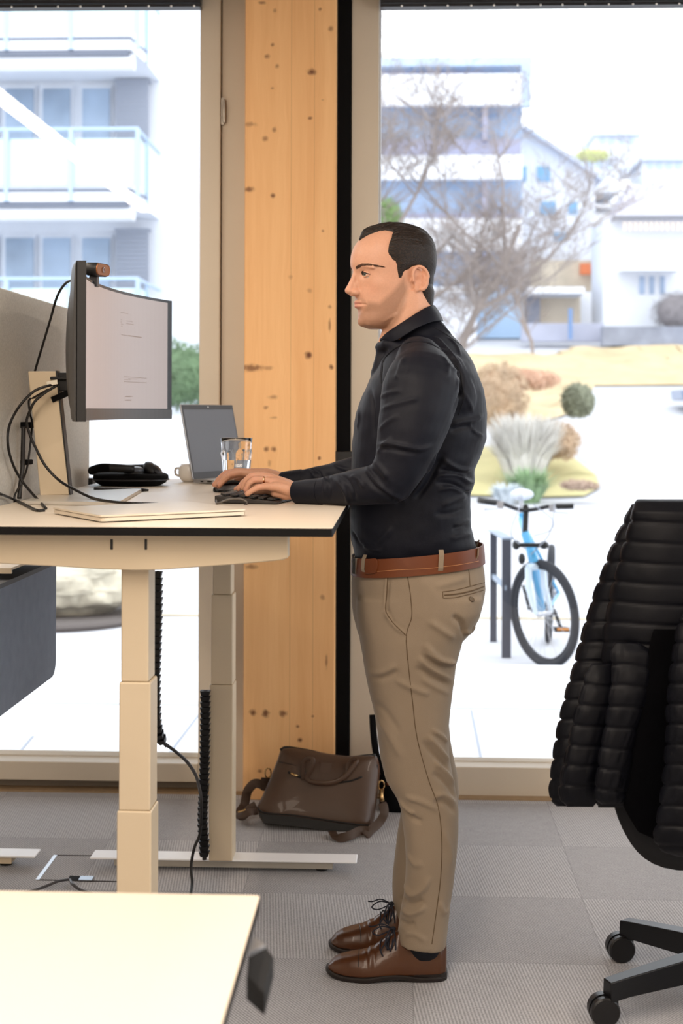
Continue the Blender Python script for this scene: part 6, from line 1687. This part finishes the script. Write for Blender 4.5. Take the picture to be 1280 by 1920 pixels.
# belt end and buckle
L = belt_sc.line([(686, 1062), (694, 1062), (704, 1061), (709, 1060)], 6)
if L:
    mb = MB(); rings = []
    for i, (h, nn_) in enumerate(L):
        t = i/(len(L)-1); hw_ = .0185*math.sqrt(max(0, 1-max(0, (t-.55)/.45)**2))+.0005; u_ = Vector((0, 0, 1))
        rings.append([h-u_*hw_, h-u_*hw_+nn_*.004, h+u_*hw_+nn_*.004, h+u_*hw_])
    par(mb.loft(rings).build('belt_end', M_belt, None, bevel=0.001), belt)
bk0 = Mp(664, 1061, -.02)
bkl = MB()
for (dz) in (-1, 1): bkl.obox(bk0+Vector((0.000, 0, .021*dz)), (.004, 0, 0), (0, .030, 0), (0, 0, .0025))
for dy in (-1, 1): bkl.obox(bk0+Vector((0.000, .030*dy, 0)), (.004, 0, 0), (0, .0025, 0), (0, 0, .0235))
bkl.obox(Mp(667, 1061, -.075), (.006, .0, 0), (-.004, .006, 0), (0, 0, .021))
par(bkl.build('belt_buckle', mat('dark_steel_buckle', (96, 90, 84), 0.25, 0.9), None, bevel=0.001), belt)
# belt loops
for (px0, px1, ya_, yb3) in ((683, 1041, 1078, 0), (827, 1032, 1076, 0), (896, 1013, 1052, 0)):
    L = belt_sc.line([(px0, px1+8), (px0-1, (px1+ya_)/2), (px0-1.5, ya_-10)], 5)
    if len(L) < 2: continue
    mb = MB(); rings = []; ext = [L[0][0]+Vector((0, 0, .012))-L[0][1]*.004]+[h+n_*.0022 for h, n_ in L]+[L[-1][0]-Vector((0, 0, .012))-L[-1][1]*.006]
    nn_ = L[0][1]; sd_v = nn_.cross(Vector((0, 0, 1))).normalized()*.0065
    for p in ext: rings.append([p-sd_v, p-sd_v+nn_*.0022, p+sd_v+nn_*.0022, p+sd_v])
    o = mb.loft(rings).build('belt_loop', M_chino, None, bevel=0.0008); par(o, trs)

# ---------------------------------------------------------------- shoes and socks
def shoe(toe_px, heel_px, D, side, ang, nm):
    base = WZ(toe_px, 1800)  # placeholder
    A = EYE+ray(toe_px, HY+F*1.43/D)*D; B = EYE+ray(heel_px, HY+F*1.43/D)*D
    A.z = B.z = 0
    ax_ = (B-A); Ls = ax_.length; ax_ = Matrix.Rotation(ang, 3, 'Z')@ax_.normalized(); A = B-ax_*Ls
    sd = Vector((-ax_.y, ax_.x, 0))
    S = np.array([(0, .004, .014, .006, .011), (.02, .018, .028, .0055, .010), (.06, .030, .041, .005, .006), (.12, .0385, .050, .004, .003), (.20, .0450, .056, .0035, .0015), (.30, .0490, .063, .003, .001), (.38, .0485, .074, .003, .001), (.46, .0460, .090, .003, .003), (.54, .0425, .107, .003, .006), (.60, .0400, .117, .002, .008),
                  (.68, .0375, .108, 0, .008), (.78, .0360, .094, 0, .006), (.88, .0350, .093, 0, .004), (.95, .0300, .098, 0, .003), (.99, .018, .094, 0, .002), (1.0, .006, .088, 0, .002)])
    us = [0, .01, .02, .04, .06, .09, .12, .16, .20, .25, .30, .34, .38, .42, .46, .50, .54, .57, .60, .64, .68, .73, .78, .83, .88, .92, .95, .975, .99, 1.0]
    up = MB(); rings = []
    for u_ in us:
        w_, h_, z0, zz0 = [np.interp(u_, S[:, 0], S[:, i]) for i in (1, 2, 3, 4)]
        c = A+ax_*(Ls*u_)+sd*(0.006*math.sin(PI*u_)*side); ring = []
        zb_ = .0115+zz0*0.6
        for k in range(25):
            a = PI*k/24; ca, sa = math.cos(a), math.sin(a); e = .62 if u_ < .3 else .70
            prof_w = w_*(1-.38*(sa**2)*np.clip((u_-.2)/.3, 0, 1))
            ring.append(c+sd*(prof_w*math.copysign(abs(ca)**e, ca))+Vector((0, 0, zb_+(h_-zb_)*sa**(.9 if u_ < .4 else 1.0))))
        rings.append(ring)
    up.loft(rings)
    me = fuse(up, .0022, 4, .5); s_ = Sculpt(me)
    sh_o = part('shoe', me, M_shoe, man, smooth=True, label=nm)
    # toe cap line, facing, creases
    for uu in (.27,):
        L = []
        for k in range(3, 22):
            a = PI*k/24; o_ = A+ax_*(Ls*uu); d = sd*math.cos(a)+Vector((0, 0, math.sin(a)*.9)); h = s_.bvh.ray_cast(o_+Vector((0, 0, .02))+d*.15, -d)
            if h[0] is not None: L.append(h[0]+h[1]*.0002)
        if len(L) > 3: par(MB().tube(L, .0009, 5).build('toe_cap_seam', M_sole), sh_o)
    for uu, am in ((.34, -.0014), (.365, .0012), (.40, -.0012)):
        cc2 = A+ax_*(Ls*uu); dd = np.abs((s_.co-np.array(tuple(cc2)))@np.array(tuple(ax_))); s_.disp += am*np.exp(-(dd/.0035)**2)*np.clip((s_.co[:, 2]-.03)/.03, 0, 1)
    s_.apply()
    so = MB(); P = []
    for u_ in us:
        w_ = np.interp(u_, S[:, 0], S[:, 1])+.004; P.append((u_, w_))
    lo = [A+ax_*(Ls*(u_*1.012-.008))+sd*(w_)+sd*(0.006*math.sin(PI*u_)*side) for u_, w_ in P]+[A+ax_*(Ls*(u_*1.012-.008))-sd*(w_)+sd*(0.006*math.sin(PI*u_)*side) for u_, w_ in P[::-1]]
    def zs_(p, base): 
        u_ = (p-A).dot(ax_)/Ls; return base+(.010*max(0, 1-u_/.16)**2)+(.008*math.sin(PI*np.clip((u_-.35)/.4, 0, 1)))
    so.loft([[p+Vector((0, 0, zs_(p, .001))) for p in lo], [p+Vector((0, 0, zs_(p, .0085))) for p in lo]])
    so.loft([[p+Vector((0, 0, zs_(p, .0085))) for p in lo], [(p-A-ax_*Ls*.5)*.985+A+ax_*Ls*.5+Vector((0, 0, zs_(p, .0125))) for p in lo]])
    par(so.build('sole', M_sole, smooth='auto'), sh_o)
    hl_ = MB(); ph = [(u_, w_) for u_, w_ in P if u_ >= .73]; hp_ = [A+ax_*(Ls*(u_*1.012-.008))+sd*w_ for u_, w_ in ph]+[A+ax_*(Ls*(u_*1.012-.008))-sd*w_ for u_, w_ in ph[::-1]]
    hl_.loft([[p+Vector((0, 0, 0.0)) for p in hp_], [p+Vector((0, 0, .019)) for p in hp_]]); par(hl_.build('heel', M_sole), sh_o)
    # collar dark lining ring, laces, tongue
    tcx = A+ax_*(Ls*.80)
    M_lace = mat('navy_laces', (26, 28, 40), 0.8)
    for k, uu in enumerate((.46, .495, .53, .565)):
        L = []
        for q in range(5, 20):
            a = PI*q/24; o_ = A+ax_*(Ls*(uu+.012*math.sin(a*2)*(-1)**k)); d = sd*math.cos(a)*1.0+Vector((0, 0, math.sin(a)))
            h = s_.bvh.ray_cast(o_+Vector((0, 0, .05))+d*.1, -d)
            if h[0] is not None and h[0].z > .072: L.append(h[0]+h[1]*.0014)
        if len(L) > 2: par(MB().tube(L, .0020, 6).build('lace', M_lace), sh_o)
    kx = A+ax_*(Ls*.555)+Vector((0, 0, .118)); nr = Vector((0, -1, 0))
    lb = MB(); lb.ell(kx, .007, .007, .006, 12, 8)
    for q in ([(0, 0, 0), (-.03, -.012, .010), (-.052, -.016, -.004), (-.035, -.012, -.012), (0, 0, 0)], [(0, 0, 0), (-.01, -.030, .006), (-.020, -.048, -.022), (-.004, -.040, -.034), (0, 0, 0)],
              [(0, 0, 0), (-.028, .010, .008), (-.050, .004, .004), (-.062, -.002, .006)], [(0, 0, 0), (-.012, -.034, -.012), (-.030, -.044, -.038), (-.026, -.046, -.052)], [(0, 0, 0), (.004, -.036, -.008), (-.008, -.046, -.040)]):
        lb.tube([kx+Vector(p) for p in spl(q, 6)], .0018, 6)
    par(lb.build('lace_bow', M_lace), sh_o)
    return A, B, ax_, Ls
SN = shoe(612, 837, 3.595, -1, R(-3), 'near shoe, standing closest to the camera')
SF = shoe(617, 826, 3.795, 1, R(4), 'far shoe, set slightly behind')
for off, cx, yt, yb4, nm in ((-.100, 790, 1752, 1792, 'near sock'), (.10, 778, 1700, 1752, 'far sock')):
    mb = MB(); mb.loft([tring(yt, yt+10, cx-38, cx+42, .046, off, 28, .95), tring((yt+yb4)/2, (yt+yb4)/2+6, cx-34, cx+40, .040, off, 28, .95), tring(yb4, yb4, cx-36, cx+42, .036, off, 28, .95)])
    part('sock', mb, M_sock, man, smooth=True, label=nm)

# ================================================================== LEATHER BRIEFCASE ON THE FLOOR
def c8(x, y, D): return W(360+x/3.2, 1340+y/3.2, D)
M_bag = mat('dark_brown_leather', (72, 50, 35), 0.42, var=0.15, vscale=7, bump=0.12, bscale=90, coat=0.1)
M_bagd = mat('black_brown_leather', (14, 11, 9), 0.6)
M_brass = mat('antique_brass', (196, 160, 110), 0.25, 0.9)
bag = thing('briefcase', 'dark brown leather briefcase with shoulder strap leaning against the wooden post', 'bag', WZ(600, 1556))
OUT = [(545, 197), (600, 193), (690, 206), (780, 226), (860, 240), (940, 247), (1010, 243), (1085, 240), (1112, 262), (1126, 330), (1118, 420), (1104, 540), (1090, 640), (1074, 690), (1000, 704), (850, 694), (650, 672), (500, 655), (430, 648), (398, 600), (388, 560), (420, 490), (455, 410), (488, 330), (515, 260), (530, 212)]
oc = (760, 460)
def outl(s, dD, shr=0.0):
    r_ = []
    for (x, y) in [tuple(q) for q in spl(OUT+[OUT[0]], 4)[:-1]]:
        y2 = oc[1]+(y-oc[1])*s; D = 4.86+0.10*(700-y2)/500+dD
        r_.append(c8(oc[0]+(x-oc[0])*s, y2, D))
    return r_
bodyr = [outl(.94, .125), outl(.985, .115), outl(1.0, .09), outl(1.0, .02), outl(.985, .004), *[outl(q, -.006-.026*(1-q**7)) for q in (.975, .95, .92, .88, .83, .76, .66, .5, .3, .05)]]
part('body', MB().loft(bodyr), M_bag, bag, smooth=True)
seg = lambda a, b: [tuple(q) for q in spl(OUT+[OUT[0]], 4)][a:b]
def along(pts, D0, r, nm, m, flat=1.0, fd=None, par_=None, n=8):
    P = [c8(x, y, 4.86+0.10*(700-y)/500+d) for x, y, d in pts]
    o = MB().tube(P, r, n, flat, fd).build(nm, m, None, smooth=True); par(o, par_ or bag); return o
along([(x, y, -.002) for x, y in spl([(530, 215), (560, 200), (620, 205), (720, 225), (800, 250), (870, 268), (940, 268), (1020, 252), (1100, 245)], 6)], 0, .0065, 'top_zip', M_bagd)
along([(x, y, -.028) for x, y in spl([(392, 560), (440, 590), (620, 605), (850, 640), (1000, 660), (1080, 665)], 6)], -.008, .0030, 'base_piping', M_bagd)
part('base_panel', MB().loft([[c8(x, y, 4.86+0.10*(700-y)/500+d) for x, y in ((398, 585), (440, 598), (620, 612), (850, 648), (1000, 668), (1072, 672), (1066, 694), (1000, 706), (850, 698), (650, 676), (500, 658), (430, 650))] for d in (.1, -.020, -.030)]), M_bagd, bag, smooth=False)
along([(x, y, -.010) for x, y in spl([(1110, 300), (1100, 420), (1085, 540), (1055, 660)], 6)], 0, .003, 'side_piping', M_bagd)
along([(x, y, -.030) for x, y in spl([(520, 282), (600, 300), (690, 325)], 5)], 0, .0012, 'yoke_seam', M_bagd)
along([(x, y, -.034) for x, y in spl([(575, 345), (640, 372), (700, 392)], 5)], 0, .004, 'front_zip', M_bagd)
along([(x, y, -.034) for x, y in spl([(880, 408), (950, 398), (1020, 373)], 5)], 0, .003, 'front_zip', M_bagd)
along([(592, 350, -.040), (612, 362, -.042), (634, 366, -.040)], 0, .0045, 'zip_pull', M_brass)
# handle: flat strap loops
along([(x, y, d) for x, y, d in spl([(668, 392, -.036), (664, 330, -.045), (672, 285, -.055), (695, 262, -.066), (722, 268, -.070), (722, 300, -.066), (700, 345, -.056), (690, 380, -.046), (715, 402, -.050), (790, 412, -.056), (860, 402, -.058), (915, 372, -.060), (960, 320, -.060), (985, 278, -.060), (965, 270, -.050), (938, 300, -.042), (925, 350, -.038), (905, 385, -.036)], 6)], 0, .0085, 'handle', M_bag, 0.3, (0, -1, 0))
part('patch', MB().prism([c8(x, y, 4.86+0.10*(700-y)/500-.030) for x, y in ((772, 284), (838, 290), (828, 352), (766, 345))], (0, -.0025, 0)), mat('patch_leather', (72, 50, 36), 0.5), bag, bevel=0.0008)
for (x, y) in ((455, 350), (1135, 425)):
    rr = []; c_ = c8(x, y, 4.86+0.10*(700-y)/500+.03)
    for k in range(17):
        a = 2*PI*k/16; q = c_+Vector((math.cos(a)*.010, 0.004*math.cos(a), math.sin(a)*.017)); rr.append(q)
    part('strap_ring', MB().tube(rr, .0026, 6), M_brass, bag, smooth=True)
along([(1138, 450, .02), (1134, 480, .015), (1140, 520, .01)], 0, .008, 'snap_hook', M_brass)
def strap(pts, r, nm='shoulder_strap'):
    P = [c8(*p) for p in spl(pts, 8)]
    o = MB().tube(P, r, 8, .12, (0.3, -1, .5)).build(nm, mat('strap_webbing', (66, 48, 36), 0.6), None, smooth='auto'); par(o, bag); return o
strap([(1140, 530, 4.87), (1152, 560, 4.86), (1150, 600, 4.85), (1120, 650, 4.84), (1075, 690, 4.80), (1040, 728, 4.76), (1060, 700, 4.77), (1010, 697, 4.77), (960, 720, 4.72), (900, 738, 4.71), (860, 728, 4.73), (838, 700, 4.78)], .015)
strap([(442, 378, 4.98), (436, 430, 4.98), (415, 418, 4.98), (372, 415, 4.98), (335, 455, 4.98), (322, 500, 4.98), (312, 545, 4.97), (285, 590, 4.93), (300, 608, 4.90), (345, 570, 4.90), (385, 545, 4.90)], .016)
strap([(268, 605, 4.90), (310, 600, 4.87), (350, 585, 4.86), (390, 580, 4.88)], .012, 'strap_end')
part('strap_buckle', MB().tube([c8(x, y, 4.88) for x, y in ((275, 585), (300, 578), (322, 570))], .004, 8), M_brass, bag)
# second bag half hidden behind the shin
b2 = thing('backpack', 'small orange-brown and black bag half hidden behind the man\'s shin', 'bag', WZ(735, 1528))
M_or = mat('orange_brown_leather', (150, 74, 30), 0.45, var=0.1, vscale=8)
c_ = WZ(745, 1528); c_.z = 0
def sq(cx, cy, z, rx, ry, n=36, e=.5): return [c_+Vector((cx+rx*math.copysign(abs(math.cos(2*PI*k/n))**e, math.cos(2*PI*k/n)), cy+ry*math.copysign(abs(math.sin(2*PI*k/n))**e, math.sin(2*PI*k/n)), z)) for k in range(n)]
part('body', MB().loft([sq(.035, .085, z, .085*q, .060*q) for z, q in ((.085, .96), (.10, 1), (.15, 1), (.19, .97), (.215, .90), (.232, .75), (.238, .45))]), M_or, b2, smooth=True)
part('base', MB().loft([sq(.033, .085, z, .090*q, .066*q) for z, q in ((.001, .93), (.008, 1), (.085, 1), (.095, .96))]), M_blackm, b2, smooth=True)
part('side_pocket', MB().loft([sq(-.050, .080, z, .016*q, .045*q) for z, q in ((.005, .9), (.015, 1), (.12, 1), (.13, .85))]), M_blackm, b2, smooth=True)
part('top_zip', MB().tube([c_+Vector((-.03, .085, .232)), c_+Vector((.035, .085, .243)), c_+Vector((.10, .085, .232))], .004, 8), M_blackm, b2, smooth=True)
part('strap', MB().tube([W(*p) for p in spl([(698, 1340, 5.15), (700, 1375, 5.12), (705, 1412, 5.09), (716, 1440, 5.06), (730, 1465, 5.05)], 6)], .012, 8, .25, (0, -1, 0)), M_blackm, b2, smooth=True)

# ================================================================== OFFICE CHAIR WITH A QUILTED JACKET
M_puff = mat('black_quilted_nylon', (5, 6, 13), 0.5, spec=0.2, var=0.1, vscale=12, bump=0.3, bscale=45)
M_base = mat('black_base_metal', (22, 23, 26), 0.35, 0.35)
M_cast = mat('black_castor_plastic', (17, 16, 18), 0.4)
A_ = WZ(1176, 1800); B_ = WZ(1146, 1921)
mid = (A_+B_)/2; dAB = (B_-A_); nrm_ = Vector((-dAB.y, dAB.x, 0)).normalized()
if nrm_.x < 0: nrm_ = -nrm_
Rr = dAB.length/(2*math.sin(R(36))); HUB = mid+nrm_*Rr*math.cos(R(36)); HUB.z = 0
ch = thing('office_chair', 'black swivel office chair at the right edge carrying the quilted jacket', 'chair', HUB)
a0 = math.atan2((A_-HUB).y, (A_-HUB).x)
st = 1 if ((B_-HUB).angle(Matrix.Rotation(R(72), 3, 'Z')@(A_-HUB)) < .3) else -1
for k in range(5):
    a = a0+st*R(72)*k; d = Vector((math.cos(a), math.sin(a), 0)); s_ = Vector((-d.y, d.x, 0))
    p0, p1 = HUB+d*.03, HUB+d*(Rr+.012)
    arm_ = MB(); rings = []
    for t, zt_, zb_, w_ in ((0, .150, .085, .030), (.5, .128, .075, .025), (.85, .112, .066, .022), (1, .104, .058, .021)):
        c = p0.lerp(p1, t); rings.append([c+s_*w_+Vector((0, 0, zb_)), c+s_*w_*.85+Vector((0, 0, zt_)), c-s_*w_*.85+Vector((0, 0, zt_)), c-s_*w_+Vector((0, 0, zb_))])
    o = part('base_arm', arm_.loft(rings), M_base, ch, bevel=.003)
    cc = HUB+d*(Rr-.004); th_ = a+R({0: 262, 1: 190}.get(k, 60+k*50)); 
    wx = Vector((math.cos(-PI/2+R(8)), math.sin(-PI/2+R(8)), 0)) if k < 2 else Vector((math.cos(th_), math.sin(th_), 0))
    wf = Vector((-wx.y, wx.x, 0)); cw2 = cc-Vector((.022 if k < 2 else 0, 0, 0))
    cst = None
    for sg in (-1, 1):
        rr = []
        for off_, r_ in ((.004, .0), (.004, .030), (.008, .0345), (.021, .0345), (.025, .031), (.026, .0)):
            rr.append([cw2+wx*off_*sg+wf*(r_*math.cos(2*PI*q/28))+Vector((0, 0, .0345+r_*math.sin(2*PI*q/28))) for q in range(28)])
        w_ = part('caster_wheel', MB().loft(rr), M_cast, ch, smooth='auto')
    rr = []
    for off_ in (-.0035, .0035):
        rr.append([cw2+wx*off_+wf*(.036*math.cos(2*PI*q/20))+Vector((0, 0, .0355+.036*math.sin(2*PI*q/20))) for q in range(20)])
    part('caster_fork', MB().loft(rr).tube([cc+Vector((0, 0, .030)), cc+Vector((0, 0, .070))], .013, 12), M_base, ch, smooth='auto')
part('gas_column', MB().lathe([(0, .08), (.045, .08), (.045, .15), (.028, .16), (.026, .30), (.015, .30), (.015, .44), (0, .44)], HUB, 24), M_base, ch, smooth='auto')
BC = Vector((W(1310, 1200, 3.30).x, 3.27, 0))          # where the backrest stands
sd_ = []
for (f, z) in ((0, .45), (.9, .452), (1, .47), (1, .50), (.93, .525), (0, .53)):
    sd_.append([Vector((HUB.x+.02+f*.245*math.copysign(abs(math.cos(a))**.5, math.cos(a)), HUB.y+.03+f*.24*math.copysign(abs(math.sin(a))**.5, math.sin(a)), z)) for a in [2*PI*k/40 for k in range(40)]])
part('seat', MB().loft(sd_), mat('black_seat_fabric', (20, 20, 23), 0.9), ch, smooth=True)
zc_ = W(1280, 1595, 3.2).z
bk_r = []
for dy, s_ in ((-.028, .93), (-.02, 1), (.02, 1), (.03, .9)):
    bk_r.append([Vector((BC.x+.215*s_*math.copysign(abs(math.cos(a))**.55, math.cos(a)), BC.y+dy+.05*(math.cos(a)**2), .79+.40*s_*math.copysign(abs(math.sin(a))**.6, math.sin(a)))) for a in [2*PI*k/56 for k in range(56)]])
part('backrest', MB().loft(bk_r), mat('black_seat_fabric'), ch, smooth=True)
part('back_bar', MB().tube([HUB+Vector((0, -.02, .44)), Vector((BC.x, BC.y+.10, .40)), Vector((BC.x, BC.y+.035, .55))], .02, 12, .5), M_base, ch, smooth=True)

def quilt(keys, spacing, name, puff=.010, tilt=0.0, n=64, seed=0, ex=.8, ph0=0.0, jig=.5):
    """keys: (py, pxL, pxR, D, half depth) top to bottom -> closed quilted tube"""
    K = [np.array(k, float) for k in keys]; S = [0]
    for i in range(1, len(K)): S.append(S[-1]+abs(K[i][0]-K[i-1][0])*3.3/F+1e-6)
    L = S[-1]; m = int(L/.0042); rings = []
    for i in range(m+1):
        s = L*i/m; k = [np.interp(s, S, [q[j] for q in K]) for j in range(5)]
        py, a, b, D, hd = k; ring = []
        sm_ = min(1, s/.03)*min(1, (L-s)/.02+.25)
        for t in range(n):
            an = 2*PI*t/n; ca, sa = math.cos(an), math.sin(an)
            x = (a+b)/2+(b-a)/2*math.copysign(abs(ca)**ex, ca); dd = D-hd*math.copysign(abs(sa)**ex, sa)
            ti = tilt*(x-a)/max(b-a, 1)+ jig*noise.noise(Vector((x*.02+seed, s*3, sa)))*.012
            q = ((s-ti)/spacing+ph0) % 1.0
            qd = min(q, 1-q)*spacing; bulge = puff*(.28*math.sin(PI*q)**.6-.50*math.exp(-(qd/.0026)**2))
            wr_ = noise.noise(Vector((an*9+seed, (s-ti)*14, seed)))*.0035*abs(math.sin(PI*q))+noise.noise(Vector((x*.012+seed, s*4, sa)))*.010
            g = (bulge+wr_)*sm_
            P = W(x, py, dd); cen = W((a+b)/2, py, D); dr = (P-cen); dr.z = 0; dr = dr.normalized() if dr.length > 1e-6 else Vector()
            ring.append(P+dr*g)
        rings.append(ring)
    return MB().loft(rings)
jk = thing('quilted_jacket', 'black quilted puffer jacket draped over the office chair at the right', 'jacket', (BC.x, BC.y, .45))
part('jacket_body', quilt([(936, 1195, 1560, 3.24, .030), (940, 1190, 1565, 3.24, .060), (960, 1182, 1575, 3.24, .085), (1019, 1170, 1590, 3.24, .095), (1100, 1150, 1600, 3.24, .10), (1178, 1132, 1610, 3.24, .105), (1262, 1128, 1615, 3.24, .105), (1324, 1120, 1615, 3.24, .105), (1401, 1112, 1610, 3.24, .105), (1478, 1108, 1600, 3.24, .10), (1500, 1112, 1600, 3.24, .09), (1514, 1120, 1590, 3.24, .075)], .0475, 'b', tilt=.030, seed=1, ex=.75), M_puff, jk, smooth=True)
part('sleeve', quilt([(945, 1184, 1225, 3.31, .03), (975, 1172, 1240, 3.31, .045), (1023, 1148, 1240, 3.31, .055), (1060, 1135, 1235, 3.31, .055), (1098, 1123, 1225, 3.31, .055), (1137, 1110, 1215, 3.31, .055), (1176, 1095, 1200, 3.30, .055), (1216, 1083, 1190, 3.30, .055), (1251, 1075, 1180, 3.29, .055), (1287, 1066, 1170, 3.29, .055), (1324, 1058, 1162, 3.28, .052), (1361, 1050, 1152, 3.28, .050), (1397, 1042, 1142, 3.27, .048), (1440, 1035, 1130, 3.26, .045), (1478, 1031, 1120, 3.26, .042), (1500, 1033, 1116, 3.26, .040), (1512, 1044, 1112, 3.26, .034)], .0455, 's', tilt=.004, seed=5, puff=.009, ex=.9), M_puff, jk, smooth=True)
part('back_panel', quilt([(1205, 1152, 1196, 3.145, .012), (1222, 1147, 1230, 3.14, .018), (1262, 1148, 1232, 3.135, .022), (1305, 1140, 1222, 3.13, .024), (1350, 1134, 1205, 3.13, .026), (1401, 1124, 1192, 3.125, .028), (1450, 1119, 1180, 3.12, .030), (1480, 1114, 1172, 3.12, .030), (1500, 1118, 1168, 3.12, .028), (1508, 1128, 1162, 3.12, .02)], .048, 'p', tilt=.014, seed=9, puff=.008), M_puff, jk, smooth=True)
part('lower_panel', quilt([(1245, 1108, 1150, 3.19, .010), (1265, 1098, 1152, 3.19, .018), (1292, 1092, 1155, 3.185, .022), (1330, 1080, 1150, 3.18, .024), (1365, 1070, 1142, 3.18, .026), (1410, 1060, 1135, 3.175, .028), (1446, 1052, 1128, 3.17, .030), (1480, 1047, 1122, 3.17, .030), (1502, 1052, 1118, 3.17, .026), (1513, 1062, 1112, 3.17, .018)], .0465, 'l', tilt=.006, seed=12, puff=.008), M_puff, jk, smooth=True)
part('second_sleeve', quilt([(1130, 1292, 1330, 3.09, .01), (1160, 1272, 1370, 3.08, .035), (1205, 1262, 1390, 3.07, .05), (1265, 1254, 1395, 3.06, .055), (1320, 1251, 1395, 3.06, .055), (1380, 1251, 1395, 3.05, .055), (1440, 1248, 1390, 3.05, .055), (1490, 1242, 1385, 3.05, .052), (1530, 1235, 1380, 3.05, .05), (1560, 1228, 1375, 3.05, .048), (1580, 1229, 1370, 3.05, .045), (1598, 1244, 1355, 3.05, .035), (1606, 1270, 1335, 3.05, .02)], .047, 'r', tilt=.008, seed=20, puff=.010, ex=.9), M_puff, jk, smooth=True)
part('lining', quilt([(1180, 1225, 1330, 3.13, .01), (1300, 1195, 1340, 3.12, .02), (1420, 1178, 1340, 3.12, .02), (1510, 1168, 1340, 3.12, .02), (1535, 1180, 1330, 3.12, .02), (1560, 1195, 1320, 3.12, .015), (1574, 1225, 1310, 3.12, .01)], .2, 'i', seed=30, puff=.002, n=48), mat('black_satin_lining', (3, 3, 5), 0.8, spec=0.05), jk, smooth=True)
